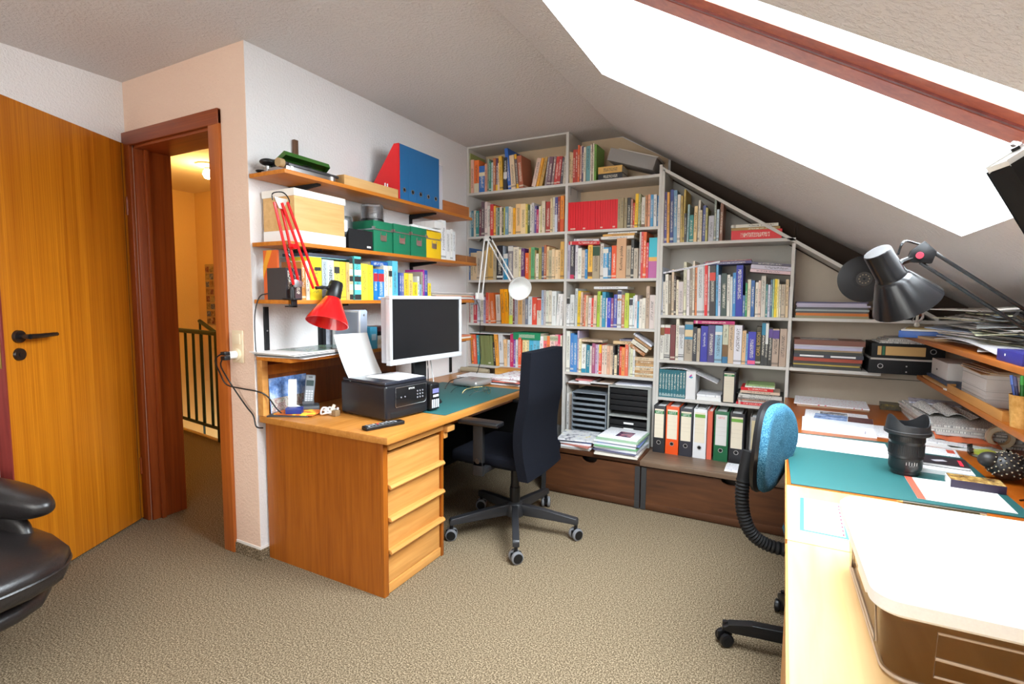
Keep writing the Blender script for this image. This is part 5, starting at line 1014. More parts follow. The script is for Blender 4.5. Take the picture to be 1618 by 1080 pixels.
part('stand', MB().box(-.05, .05, -.012, .015, .012, zb + .15, .006), BLACKM, mo); part('base', MB().lathe([(0, 0), (.13, 0), (.125, .010), (0, .013)], 36), BLACKM, mo)
for k in range(3): part('cable', MB().tube([(.05 + .03 * k, .03, .33), (.10 + .03 * k, .05, .20), (.07 + .05 * k, .04, .08), (.12 + .03 * k, .08, .006)], .003, 6, 5), [flat('grey_cable', (.3, .3, .3), .5), BLACK, WHITEP][k], mo)
mm = thing('mini_computer', 'flat square silver computer on the green mat', 'computer', (.455, -1.03, ZT + .0032), math.radians(-3))
part('housing', MB().box(-.098, .098, -.098, .098, .004, .044, .022, seg=4), flat('aluminium', (.42, .41, .40), .38, metal=.55), mm); part('base', MB().lathe([(0, 0), (.08, 0), (.08, .004), (0, .004)], 32), BLACK, mm); part('emblem', MB().cyl((.0, 0, .044), (0, 0, .0445), .012), flat('emblem_dark', (.10, .03, .03), .3), mm)
part('power_cable', MB().tube([(-.05, .10, .02), (-.14, .09, .03), (-.16, -.03, .02), (-.10, -.16, .005), (-.06, -.22, .004)], .003, 6, 6), BLACK, mm)
gl = thing('eyeglasses', 'wire rimmed eyeglasses lying on the green mat', 'glasses', (.69, -1.24, ZT + .0032), math.radians(-35))
GOLD = flat('gold_wire', (.42, .30, .12), .3, metal=.8)
for s in (-1, 1):
    part('rim', MB().tube([(s * .034 + .024 * math.cos(a * PI / 9), 0, .023 + .020 * math.sin(a * PI / 9)) for a in range(18)], .0014, 6, closed=True), GOLD, gl); part('lens', MB().cyl((s * .034, -.0005, .023), (s * .034, .0005, .023), .0205), glass('lens_glass', (.95, .97, .97), .12), gl)
    part('temple', MB().tube([(s * .060, 0, .032), (s * .066, -.06, .030), (s * .062, -.115, .022), (s * .055, -.14, .003)], .0013, 6, 4), BLACK if s > 0 else GOLD, gl)
part('bridge', MB().tube([(-.012, 0, .028), (0, -.004, .034), (.012, 0, .028)], .0013, 6, 4), GOLD, gl)
g2 = thing('eyeglasses', 'second pair of thin eyeglasses folded before the silver computer', 'glasses', (.57, -1.215, ZT + .0032), math.radians(-12))
for s in (-1, 1):
    part('rim', MB().tube([(s * .032 + .022 * math.cos(a * PI / 9), 0, .020 + .017 * math.sin(a * PI / 9)) for a in range(18)], .0012, 6, closed=True), GOLD, g2); part('temple', MB().tube([(s * .056, 0, .028), (s * .058, -.09, .024), (s * .05, -.14, .003)], .0013, 6, 4), BLACK, g2)
part('bridge', MB().tube([(-.011, 0, .024), (0, -.003, .029), (.011, 0, .024)], .0012, 6, 4), GOLD, g2)
PP = [(.70, .70, .74, 'white'), (.06, .06, .07, 'black'), (.62, .16, .12, 'red edged'), (.80, .79, .80, 'white'), (.66, .52, .52, 'pink printed'), (.74, .73, .74, 'pale printed')]
for k, (a, b_, c, lab) in enumerate(PP):
    M = Matrix.Translation((.63 + .012 * (k % 3), -.755, ZT + .0035 + .0090 * k)) @ Matrix.Rotation(math.radians([3, -4, 2, -6, 8, -2][k]), 4, 'Z')
    solo('magazine', MB().box(-.11, .13, -.18, .16, 0, .0086, .0008, M), flat('pile_%d' % k, (a, b_, c), .5) if k < 4 else printed('pile_print_%d' % k, (a, b_, c), (.45, .25, .3), (40, 30, 30), .56), '%s magazine, %s from the bottom of the pile beside the silver computer' % (lab, ordinal(k + 1)), 'magazine', 'magazine pile on the oak desk')
solo('blue_folder', MB().box(.50, .62, -1.0, -.86, ZT + .0034, ZT + .010, .001), flat('blue_card', (.04, .09, .45), .5), 'blue folded card sticking out beside the magazine pile', 'card') if False else None
for k in range(3):
    M = Matrix.Translation((.30, -.70, ZT + .0004 + .006 * k)) @ Matrix.Rotation(math.radians([8, -7, 3][k]), 4, 'Z')
    solo('paper_sheet', MB().box(-.13, .17, -.10, .11, 0, .0055, 0, M), [PAPER, printed('red_brown_print', (.70, .62, .58), (.5, .1, .05), (30, 30, 30), .5), FORM][k], '%s of the loose papers behind the silver computer' % ['lowest', 'middle', 'topmost'][k], 'paper')
sk_ = thing('rolled_cloth', 'grey tan rolled cloth at the back of the oak desk', 'cloth', (.17, -.54, ZT)); part('roll', MB().tube([(-.13, 0, .024), (-.05, .004, .026), (.05, -.003, .025), (.125, 0, .022)], [.02, .024, .025, .024, .023, .02], 12, 4), flat('tan_cloth', (.36, .30, .20), .9, bump=.3), sk_)
bk = thing('wooden_block', 'orange brown wooden box at the back of the oak desk', 'box', (.56, -.545, ZT)); part('body', MB().box(-.18, .18, -.05, .05, 0, .062, .004), wood('burl_box', (.42, .17, .02), (.60, .30, .06), (12, 40, 40), .5), bk)
rc = thing('remote_control', 'black remote control on the near edge of the oak desk', 'remote control', (.702, -2.185, ZT), math.radians(73))
part('body', MB().box(-.10, .10, -.023, .023, 0, .018, .006, seg=3), BLACK, rc)
for i in range(9):
    for j in range(3): part('button', MB().box(-.086 + .017 * i, -.076 + .017 * i, -.016 + .012 * j, -.008 + .012 * j, .018, .0195), flat('remote_button', (.16, .16, .17), .5) if (i + j) % 4 else flat('remote_button_pale', (.42, .42, .44), .5), rc)
part('button', MB().cyl((-.03, 0.0, .018), (-.03, 0.0, .021), .006), flat('remote_red', (.5, .03, .05), .5), rc)
ph = thing('cordless_phone', 'grey cordless phone standing in its cradle on the desk', 'telephone', (.115, -2.105, ZT), math.radians(50))
DGREY = flat('dark_grey_plastic', (.07, .075, .085), .45)
part('cradle', MB().box(-.045, .055, -.05, .05, 0, .028, .010, seg=3).box(-.03, .03, -.02, .045, .028, .050, .008), DGREY, ph)
M = Matrix.Translation((0, -.005, .026)) @ Matrix.Rotation(math.radians(-14), 4, 'X') @ Matrix.Rotation(math.radians(6), 4, 'Y')
hs = part('handset', MB().box(-.025, .025, -.012, .014, 0, .160, .009, M, seg=3), flat('phone_grey', (.20, .22, .24), .4), ph)
part('display', MB().box(-.018, .018, -.0135, -.0115, .100, .130, 0, M), flat('phone_display', (.03, .05, .05), .2), hs); part('earpiece', MB().box(-.010, .010, -.0135, -.0115, .145, .149, 0, M), BLACK, hs)
for i in range(3):
    for j in range(5): part('key', MB().box(-.018 + .0130 * i, -.008 + .0130 * i, -.0138, -.0115, .018 + .0125 * j, .027 + .0125 * j, 0, M), flat('phone_key', (.45, .46, .48), .4), hs)
ro = thing('usb_stand', 'white upright plastic device on a rounded foot', 'device', (.115, -2.205, ZT), math.radians(35)); part('column', MB().box(-.019, .019, -.010, .012, .03, .175, .005, Matrix.Rotation(math.radians(-6), 4, 'X')), WHITEP, ro); part('foot', MB().sph((.01, 0, .022), .034, (1.1, .9, .66), 20, 12), WHITEP, ro)
bx = thing('small_case', 'small dark blue case on the booklet', 'case', (.165, -2.232, ZT + .0125), math.radians(35)); part('body', MB().box(-.038, .038, -.022, .022, 0, .030, .003), flat('dark_blue_case', (.012, .025, .19), .4), bx); part('lid_line', MB().box(-.0385, .0385, -.0225, .0225, .019, .020), BLACK, bx)
for k, (m_, lab) in enumerate([(flat('booklet_black', (.025, .025, .03), .4), 'black booklet under the small dark blue case'), (printed('booklet_orange', (.66, .16, .03), (.80, .55, .05), (18, 22, 20), .50), 'orange and yellow booklet under the small dark blue case')]):
    M = Matrix.Translation((.145 + .02 * k, -2.225 + .022 * k, ZT + .0062 * k)) @ Matrix.Rotation(math.radians(28 - 8 * k), 4, 'Z')
    solo('booklet', MB().box(-.11, .095, -.05, .075, 0, .006, .0006, M), m_, lab, 'booklet', 'booklets on the desk corner')
pcx = thing('postcard', 'picture calendar with blue sky leaning on the wooden panel', 'picture', (.030, -2.15, ZT), 0, rot=(0, math.radians(-4), 0)); part('sheet', MB().box(0, .0025, -.115, .115, 0, .185), photo_mat('sky_photo', [(0.30, (.05, .08, .22)), (0.44, (.18, .34, .72)), (0.56, (.50, .62, .86)), (0.72, (.88, .86, .90))], 9), pcx)
part('town', MB().box(.0025, .0032, -.112, .112, .003, .075), photo_mat('town_photo', [(0.32, (.05, .12, .05)), (0.46, (.62, .58, .52)), (0.56, (.30, .16, .14)), (0.70, (.82, .80, .82))], 40), pcx)
cb = thing('cable_coil', 'white coiled cable beside the black printer', 'cable', (.30, -2.13, ZT))
pts = [Vector((.045 * math.cos(a * .8) * (1 - .02 * a), .032 * math.sin(a * .8) + .01 * math.sin(a), .008 + .030 * (a % 5) / 5)) for a in range(22)]
part('coil', MB().tube(pts, .0042, 6, 4), WHITEP, cb); part('twist', MB().cyl((.0, .0, .004), (.02, .01, .05), .012, .008), flat('cream_plug', (.70, .62, .5), .4), cb); part('plug', MB().box(.03, .06, -.02, .01, 0, .03, .004), flat('brown_plug', (.25, .16, .08), .5), cb)
# ================================================================ desk lamps
RED = flat('red_enamel', (.70, .004, .006), .25, coat=.4)
WH = flat('white_enamel', (.80, .79, .77), .3, coat=.3)
def rods(a, b, off, r):          # a pair of parallel rods from a to b, off apart
    a, b, off = Vector(a), Vector(b), Vector(off)
    return MB().tube([a + off, b + off], r, 8).tube([a - off, b - off], r, 8)
def shade(apex, axis, prof, seg=36):
    q = Vector(axis).to_track_quat('Z', 'Y').to_matrix().to_4x4()
    return MB().lathe(prof, seg, q, apex)
rlm = thing('desk_lamp', 'red spring-arm desk lamp clamped to the wall shelf', 'lamp', (.262, -2.305, TOP3 - .03))
def rl_(x, y, z): return Vector((x - .262, y + 2.305, z - TOP3 + .03))
part('clamp', MB().box(-.045, .035, -.022, .022, .030, .038, .002).box(.006, .014, -.015, .015, -.004, .038, .001).box(-.035, .014, -.015, .015, -.004, .003, .001).cyl((-.012, 0, .003), (-.012, 0, .0095), .010), BLACK, rlm)
part('pole', MB().cyl((0, 0, .038), (0, 0, .085), .013).cyl((0, 0, .075), (0, 0, .092), .009), BLACK, rlm)
A0, A1 = rl_(.268, -2.287, 1.402), rl_(.275, -2.383, 1.765)
B0 = rl_(.300, -2.200, 1.385)
part('joint_plate', MB().prism([(-.012, -.018), (.030, -.012), (.034, .012), (-.012, .022)], -.006, .006, 'x', .001, Matrix.Translation(A0)), STEEL, rlm, 'metal joint plate')
lo = part('lower_arm', rods(A0, A1, (0, .015, .004), .0062), RED, rlm, 'red lower arm of two rods')
up = part('upper_arm', rods(A1 + Vector((.012, .03, 0)), B0, (0, .015, .004), .0064), RED, rlm, 'red upper arm of two rods')
part('elbow_plate', MB().prism([(-.035, .012), (.035, .012), (.012, -.035), (-.012, -.035)], -.004, .004, 'x', .001, Matrix.Translation(A1 + Vector((.006, .015, .005)))), flat('pale_metal', (.62, .56, .50), .4, metal=.5), rlm, 'metal elbow plate')
part('spring', MB().tube([A0.lerp(A1, t / 40) + Vector((.004 * math.cos(t * 1.9), .004 * math.sin(t * 1.9), 0)) for t in range(3, 22)], .0014, 5), STEEL, lo)
part('knob', MB().cyl(A0.lerp(A1, .47) + Vector((.0, .02, 0)), A0.lerp(A1, .47) + Vector((.03, .02, 0)), .014, .012), RED, lo)
part('elbow_cable', MB().tube([A1 + Vector((.01, -.03, .0)), A1 + Vector((.012, -.03, .03)), A1 + Vector((.015, .02, .042)), A1 + Vector((.012, .055, .015)), A1 + Vector((.01, .05, -.02))], .0028, 6, 5), BLACK, rlm)
HD = rl_(.315, -2.085, 1.41); ax = Vector((.10, -.42, -1.0)).normalized()
part('swivel', MB().tube([B0, B0.lerp(HD, .5) + Vector((0, .0, -.01)), HD + ax * .055], .008, 8, 4), BLACK, rlm)
hd_ = part('lamp_cap', shade(HD, ax, [(0, -.006), (.030, -.004), (.0345, .004), (.0375, .085), (.034, .090), (0, .090)]), BLACK, rlm, 'black cylindrical cap')
part('lamp_shade', shade(HD + ax * .082, ax, [(.036, 0), (.040, .003), (.098, .118), (.102, .132), (.099, .133), (.094, .118), (.036, .006)]), RED, rlm, 'red conical shade')
part('head_cable', MB().tube([B0 + Vector((0, .01, .01)), B0 + Vector((.01, .03, -.005)), B0.lerp(HD, .6) + Vector((.01, 0, .0)), HD + Vector((.0, -.015, .01))], .0028, 6, 5), BLACK, rlm)
part('power_cord', MB().tube([A0 + Vector((-.02, -.01, -.03)), A0 + Vector((-.08, -.02, -.045)), rl_(.10, -2.318, 1.355), rl_(.06, -2.332, 1.335), rl_(.03, -2.336, 1.25), rl_(.025, -2.334, 1.10), rl_(.03, -2.332, 1.06)], .0030, 6, 5), flat('dark_cord', (.03, .03, .03), .5), rlm)
wl = thing('desk_lamp', 'white spring-arm desk lamp clamped at the far shelf end', 'lamp', (.255, -.672, TOP3 - .03))
def wl_(x, y, z): return Vector((x - .255, y + .672, z - TOP3 + .03))
part('clamp', MB().box(-.035, .030, -.016, .016, .0305, .038, .002).box(-.001, .007, -.015, .015, -.004, .038, .001).box(-.03, .007, -.014, .014, -.004, .003, .001).cyl((-.012, 0, .003), (-.012, 0, .0095), .010), flat('grey_clamp', (.30, .31, .36), .35, metal=.4), wl)
part('pole', MB().cyl((.01, 0, .038), (.01, 0, .085), .012), WH, wl)
C0, C1, D1 = wl_(.290, -.66, 1.37), wl_(.342, -.66, 1.775), wl_(.565, -.66, 1.462)
lo = part('lower_arm', rods(C0, C1, (.018, 0, 0), .0058), WH, wl); up = part('upper_arm', rods(C1 + Vector((.02, 0, .005)), D1, (.011, 0, .010), .0058), WH, wl)
part('bracket', MB().prism([(-.03, 0), (.03, 0), (.022, .05), (-.022, .05)], -.012, .012, 'y', .002, Matrix.Translation(C0 + Vector((0, 0, -.04)))), WH, wl)
part('elbow_plate', MB().prism([(-.026, -.02), (.026, -.02), (.03, .016), (-.024, .016)], -.005, .005, 'y', .001, Matrix.Translation(C1 + Vector((.008, 0, .006)))), WH, wl)
part('elbow_cap', MB().cyl(C1 + Vector((-.026, -.01, .0)), C1 + Vector((-.05, -.012, -.016)), .009, .005).cyl(C1 + Vector((.034, -.01, .012)), C1 + Vector((.05, -.012, -.01)), .008, .005), BLACK, wl)
part('spring', MB().tube([C1.lerp(D1, t / 40) + Vector((.004 * math.cos(t * 1.9), -.004, .004 * math.sin(t * 1.9))) for t in range(8, 30)], .0016, 5), BLACK, up)
HW_ = D1 + Vector((.008, 0, -.004)); ax = Vector((.62, -.62, -.30)).normalized()
part('knuckle', MB().box(-.010, .008, -.012, .012, -.022, .022, .003, Matrix.Translation(D1)), BLACK, wl)
nk = part('lamp_neck', shade(HW_, ax, [(0, -.004), (.024, 0), (.034, .016), (.036, .030), (.037, .075), (.040, .082), (0, .082)]), WH, wl)
part('vent', shade(HW_, ax, [(0, -.006), (.008, -.0055), (.009, -.001), (0, -.001)], 16), BLACK, nk)
for k in range(8):
    q = ax.to_track_quat('Z', 'Y').to_matrix().to_4x4(); a = k * PI / 4
    part('slot', MB().box(-.0016, .0016, .012, .019, -.0015, .0018, 0, Matrix.Translation(HW_) @ q @ Matrix.Rotation(a, 4, 'Z')), BLACK, nk)
part('lamp_shade', shade(HW_ + ax * .074, ax, [(.036, 0), (.052, .010), (.070, .030), (.080, .058), (.083, .080), (.080, .080), (.076, .058), (.066, .032), (.036, .006)]), WH, wl, 'white domed shade')
part('power_cord', MB().tube([wl_(.25, -.66, 1.34), wl_(.285, -.655, 1.24), wl_(.283, -.655, 1.05), wl_(.290, -.65, .92), wl_(.27, -.645, .82), wl_(.24, -.63, .765)], .0028, 6, 5), BLACK, wl)
# ================================================================ on the right desk
def turned(x, y, z, deg): return Matrix.Translation((x, y, z)) @ Matrix.Rotation(math.radians(deg), 4, 'Z')
def sheet(name, x, y, z, wx_, wy_, th, deg, m, label, cat='paper', group=None, bev=0.0):
    return solo(name, MB().box(-wx_ / 2, wx_ / 2, -wy_ / 2, wy_ / 2, 0, th, bev, turned(x, y, z, deg)), m, label, cat, group)
ZR = ZD + .0004
solo('desk_mat', MB().box(-.296, .296, -.372, .372, 0, .003, .0012, turned(2.638, -1.725, ZR, 1.2)), GREENM, 'green desk mat on the right desk under the camera lens', 'desk mat')
ZM = ZR + .0034
sheet('book', 2.565, -.56, ZR, .34, .21, .012, -1.5, flat('cream_book', (.76, .62, .44), .5), 'flat cream book under the red printed calendar', 'book')
sheet('calendar', 2.56, -.555, ZR + .0124, .355, .25, .006, -2.5, REDFORM, 'white calendar with red print on the far end of the right desk', 'calendar')
sheet('brochure', 2.565, -.875, ZR, .275, .165, .008, -3, FORM, 'white brochure with a dark car picture', 'brochure')
solo('car_picture', MB().box(-.07, .05, -.02, .055, 0, .0006, 0, turned(2.565, -.875, ZR + .0086, -3)), photo_mat('car_photo', [(0.4, (.05, .05, .06)), (0.52, (.35, .36, .40)), (0.66, (.75, .75, .76))], 26), 'dark photo print lying on the white brochure', 'picture')
sheet('brochure', 2.548, -1.15, ZR, .285, .27, .012, -2, PAPER, 'thick white brochure, lowest of the stack left of the lens', 'brochure')
sheet('brochure', 2.552, -1.145, ZR + .0124, .28, .265, .012, -4, FORM, 'printed white brochure, middle of the stack left of the lens', 'brochure')
sheet('brochure', 2.565, -1.13, ZR + .0248, .25, .23, .008, -6, flat('brochure_top', (.76, .78, .82), .35), 'white brochure with blue photo strip, topmost of the stack', 'brochure')
solo('photo_strip', MB().box(-.115, .02, -.02, .105, 0, .0006, 0, turned(2.57, -1.125, ZR + .0332, -6)), photo_mat('blue_photo', [(0.36, (.03, .04, .07)), (0.5, (.22, .34, .62)), (0.7, (.55, .66, .84))], 16), 'blue photo print on the brochure stack', 'picture')
solo('photo_strip', MB().box(.022, .12, -.02, .105, 0, .0006, 0, turned(2.57, -1.125, ZR + .0332, -6)), photo_mat('maroon_photo', [(0.4, (.05, .02, .02)), (0.6, (.16, .05, .05)), (0.75, (.45, .38, .36))], 22), 'dark maroon photo print on the brochure stack', 'picture')
sheet('paper_sheet', 2.745, -1.14, ZR, .11, .24, .004, -4, FORM, 'printed sheet right of the brochure stack')
sheet('paper_sheet', 2.528, -1.505, ZM, .335, .235, .0012, -2, printed('pencil_sketch', (.88, .88, .88), (.5, .5, .52), (25, 25, 25), .66), 'white sheet lying on the green mat left of the lens')
# camera lens with its petal hood, standing on its mount
ln = thing('camera_lens', 'black camera lens with petal hood standing on the green mat', 'camera lens', (2.697, -1.800, ZM), math.radians(25))
RUB = flat('ribbed_rubber', (.016, .016, .018), .6)
part('barrel', MB().lathe([(0, 0), (.037, 0), (.039, .004), (.039, .012), (.046, .020), (.048, .030), (.048, .058), (.0500, .060), (.0500, .064), (.0495, .066), (.0495, .112), (.0505, .114), (.0505, .140), (.048, .143), (.046, .144), (0, .144)], 48), flat('lens_black', (.014, .014, .016), .35), ln)
rb = MB()
for k in range(60):
    a = 2 * PI * k / 60
    rb.box(.0492, .0512, -.0013, .0013, .070, .106, 0, Matrix.Rotation(a, 4, 'Z'))
part('zoom_ring', rb, RUB, ln, 'ribbed rubber ring')
rb = MB()
for k in range(70):
    a = 2 * PI * k / 70
    rb.box(.0503, .0516, -.001, .001, .117, .137, 0, Matrix.Rotation(a, 4, 'Z'))
part('focus_ring', rb, RUB, ln)
def hood(u, v):
    a = 2 * PI * u; zt_ = .184 + .017 * math.cos(2 * a) + .006 * math.cos(4 * a); r = .0625 + .003 * min(1, v * 3) - .006 * v
    return (r * math.cos(a), r * math.sin(a), .140 + (zt_ - .140) * v)
part('lens_hood', MB().grid(hood, 64, 8, .0025).lathe([(.0485, .139), (.062, .139), (.0665, .143), (.0665, .152), (.062, .154), (.0485, .150), (.0485, .139)], 48), flat('hood_black', (.018, .018, .020), .5), ln, 'petal shaped lens hood')
part('front_glass', MB().lathe([(0, .1485), (.030, .147), (.046, .1442), (0, .1442)], 36), flat('coated_glass', (.01, .02, .025), .05, coat=1), ln)
for k in range(5): part('scale_mark', MB().box(-.0005, .0005, .0480, .0487, .040, .050 + .002 * (k % 2), 0, Matrix.Rotation(2.6 + .16 * k, 4, 'Z')), INKW, ln)
text('24 35 50', .0045, flat('grey_ink', (.25, .25, .25), .5), ln, (-.012, -.0489, .038), (PI / 2, 0, 0), 'lens_lettering')
part('red_mark', MB().cyl((.0, -.0485, .008), (0, -.0492, .008), .0016, seg=10), INKR, ln) if False else None
# papers, books and boxes on the mat
o = thing('note_sheet', 'white note sheet with a red strip along its left edge', 'paper', (2.80, -1.955, ZM), math.radians(-1))
part('sheet', MB().box(-.112, .112, -.112, .112, 0, .0010), printed('note_print', (.88, .87, .80), (.62, .60, .55), (18, 18, 18), .68), o); part('red_strip', MB().box(-.112, -.092, -.112, .112, .0010, .0016).box(-.1075, -.1065, -.10, .10, .0016, .0018), flat('red_strip', (.66, .10, .06), .5), o, 'red strip')
o = thing('card', 'small white card with red mark behind the lens', 'card', (2.868, -1.415, ZM), math.radians(-6)); part('sheet', MB().box(-.06, .06, -.06, .06, 0, .0012), FORM, o); part('red_mark', MB().box(.028, .052, -.01, .045, .0012, .0016), flat('red_strip', (0, 0, 0), .5), o)
sheet('book', 2.825, -1.68, ZM, .15, .16, .014, -4, flat('white_book', (.82, .82, .83), .4), 'white book under the black notebook right of the lens', 'book')
o = thing('notebook', 'black notebook with red mark lying on the white book', 'book', (2.832, -1.66, ZM + .0144), math.radians(-6))
part('cover', MB().box(-.062, .066, -.055, .06, .009, .011).box(-.062, .066, -.055, .06, 0, .0015), flat('black_cover', (.02, .018, .024), .35), o); part('pages', MB().box(-.060, .064, -.053, .058, .0015, .009), PAPER, o); part('figure', MB().box(-.035, .005, -.01, .012, .011, .0114, 0, Matrix.Rotation(.5, 4, 'Z')), flat('grey_figure', (.40, .38, .42), .4), o); part('red_mark', MB().box(.040, .050, -.045, .03, .011, .0114), INKR, o)
sheet('ruler', 2.845, -1.575, ZM, .14, .022, .006, -4, flat('cyan_plastic', (.05, .50, .60), .4), 'cyan ruler sticking out behind the black notebook', 'ruler')
o = thing('slim_box', 'slim dark box with golden lid picture on the edge of the green mat', 'box', (2.868, -1.862, ZM), math.radians(-2))
part('box_body', MB().box(-.067, .067, -.036, .036, 0, .026, .001), flat('dark_violet_box', (.030, .020, .050), .4), o); part('lid_picture', MB().box(-.066, .066, -.035, .035, .026, .0268), photo_mat('golden_photo', [(0.35, (.06, .03, .02)), (0.5, (.38, .22, .06)), (0.62, (.70, .48, .16)), (0.75, (.20, .12, .06))], 30), o); part('white_end', MB().box(-.0685, -.067, -.035, .035, .001, .025), PAPER, o); text('Classics', .012, flat('pale_ink', (.5, .45, .5), .5), o, (0, -.0365, .013), (PI / 2, 0, 0), 'box_lettering') if False else None
pc_ = thing('pencil', 'dark pencil lying along the near edge of the green mat', 'pencil', (2.725, -2.118, ZR + .0038), math.radians(0.6)); part('shaft', MB().cyl((-.085, 0, 0), (.09, 0, 0), .0036, seg=6), flat('dark_pencil', (.06, .05, .03), .4), pc_); part('tip', MB().cyl((-.10, 0, 0), (-.085, 0, 0), .0006, .0036, 12), OAKL, pc_); part('ferrule', MB().cyl((.09, 0, 0), (.105, 0, 0), .0038, seg=12), CHROME, pc_)
# dish, tape, wooden urchin and the small things at the right edge of the desk
ur = thing('spiky_ball', 'black wooden spiky urchin figure with pale spine tips', 'ornament', (2.985, -1.72, ZR), math.radians(15))
part('body', MB().sph((0, 0, .050), .050, (1.1, .95, .90), 24, 16).sph((-.046, .01, .066), .030, (1.1, 1, .9), 16, 10), flat('urchin_black', (.022, .020, .020), .45), ur)
spn, tips = MB(), MB()
for k in range(150):
    zf = 1 - 2 * (k + .5) / 150; ra = math.sqrt(1 - zf * zf); a = k * 2.39996
    d = Vector((ra * math.cos(a), ra * math.sin(a), zf))
    if zf < -.55: continue
    p0 = Vector((0, 0, .050)) + Vector((d.x * .053, d.y * .046, d.z * .043)); p1 = p0 + d * .0065
    spn.cyl(p0, p1, .0036, .0024, 6); tips.cyl(p1, p1 + d * .0014, .0024, .0014, 6)
part('spines', spn, flat('spine_dark', (.04, .036, .033), .5), ur); part('spine_tips', tips, flat('spine_tip', (.62, .54, .36), .5), ur, 'pale spine tips')
ds = thing('glass_dish', 'clear glass dish holding yellow notes', 'dish', (3.025, -1.395, ZR))
part('bowl', MB().lathe([(0, 0), (.056, 0), (.062, .006), (.064, .034), (.061, .034), (.058, .008), (0, .005)], 36), glass('dish_glass', (.90, .95, .92), .16), ds); part('notes', MB().box(-.035, .03, -.03, .035, .007, .020, 0, Matrix.Rotation(.5, 4, 'Z')), flat('yellow_note', (.62, .66, .08), .6), ds, 'yellow paper notes')
sheet('sticky_note', 2.965, -1.265, ZR, .09, .085, .004, 14, flat('yellow_note', (0, 0, 0), .6), 'yellow sticky note pad beside the glass dish', 'note pad')
tp = thing('tape_roll', 'cream roll of tape standing behind the glass dish', 'tape', (3.105, -1.22, ZR)); part('roll', MB().lathe([(.030, -.012), (.045, -.012), (.045, .012), (.030, .012), (.030, -.012)], 36, Matrix.Rotation(PI / 2, 4, 'X') , (0, 0, .045)), flat('cream_tape', (.62, .52, .36), .5), tp); part('core', MB().lathe([(.027, -.012), (.030, -.012), (.030, .012), (.027, .012), (.027, -.012)], 36, Matrix.Rotation(PI / 2, 4, 'X'), (0, 0, .045)), KRAFT, tp)
wv = thing('woven_pot', 'small brown woven pot under the lower wall shelf', 'pot', (3.20, -1.36, ZR)); part('body', MB().lathe([(0, 0), (.048, 0), (.052, .10), (.049, .10), (.046, .006), (0, .006)], 32), ramp_noise('woven_fibre', [(.35, (.12, .07, .04)), (.6, (.36, .25, .15))], 1.0, stretch=(160, 160, 90), bump=.8), wv)
jr = thing('tube_holder', 'pale brown open tube lying beside the urchin figure', 'tube', (3.135, -1.60, ZR + .034), math.radians(20)); part('tube', MB().lathe([(.026, -.06), (.034, -.06), (.034, .06), (.026, .06), (.026, -.06)], 28, Matrix.Rotation(PI / 2, 4, 'X')), flat('skin_tone_card', (.50, .33, .24), .6), jr); part('end', MB().cyl((0, .05, 0), (0, .055, 0), .0262), BLACKM, jr)
hx = thing('paper_clips', 'tangle of dark wire clips on the desk edge', 'clips', (2.985, -1.93, ZR + .003)); part('clip', MB().tube([(-.03, 0, 0), (-.01, .008, .001), (.01, -.004, 0), (.03, .006, .001), (.045, -.004, 0)], .0022, 6, 4), BLACK, hx); part('clip', MB().tube([(-.02, -.02, 0), (0, -.012, .001), (.02, -.02, 0)], .002, 6, 4), CHROME, hx)
# newspapers under the shelf
for k in range(7):
    sheet('newspaper', 3.05 + rnd.uniform(-.012, .012), -.865 + rnd.uniform(-.02, .02), ZR + .0092 * k, .31, .68 - .01 * k, .0086, rnd.uniform(-2.5, 2.5), [NEWS, flat('grey_newsprint', (.55, .52, .49), .8), NEWS, flat('pale_newsprint', (.64, .62, .60), .8)][k % 4], 'folded newspaper, %s from the bottom of the pile under the shelf' % ordinal(k + 1), 'newspaper', 'newspaper pile on the right desk')
def crum(u, v): return (2.90 + .17 * u + .02 * v, -.74 - .26 * v + .02 * math.sin(4 * u), ZR + .067 + .026 * abs(math.sin(PI * 2.2 * u + .4 * v)) * (1 - .3 * v))
solo('newspaper', MB().grid(crum, 26, 6, .002), NEWS, 'crumpled folded newspaper page on top of the newspaper pile', 'newspaper')
def crin(u, v): return (2.90 + .20 * u, -1.215 + .13 * v - .07 * u, ZR + .012 + .022 * (1 - abs(2 * v - 1)) ** .7 * (1 - .6 * u) + .004 * math.sin(17 * u + 4 * v))
solo('paper_bag', MB().grid(crin, 20, 8, .002), flat('orange_paper', (.62, .14, .05), .6), 'crumpled orange red paper in front of the newspaper pile', 'paper')
for k in range(2): sheet('paper_sheet', 2.985 + .02 * k, -1.265 + .04 * k, ZR + .0045 * k, .26, .16, .004, -10 - 5 * k, [PAPER, FORM][k], 'white sheet under the orange paper, %s of two' % ['lower', 'upper'][k])
sheet('book', 2.885, -.50, ZR, .17, .10, .030, -5, photo_mat('dark_gold_cover', [(.4, (.03, .025, .02)), (.58, (.10, .08, .03)), (.68, (.45, .34, .05))], 26), 'dark book with golden pattern at the far end of the right desk', 'book')
sheet('magazine', 3.02, -.58, ZR + .0655, .21, .15, .006, -8, printed('pale_magazine', (.62, .62, .72), (.25, .25, .35), (60, 40, 40), .56), 'pale blue magazine at the far end of the newspaper pile', 'magazine')
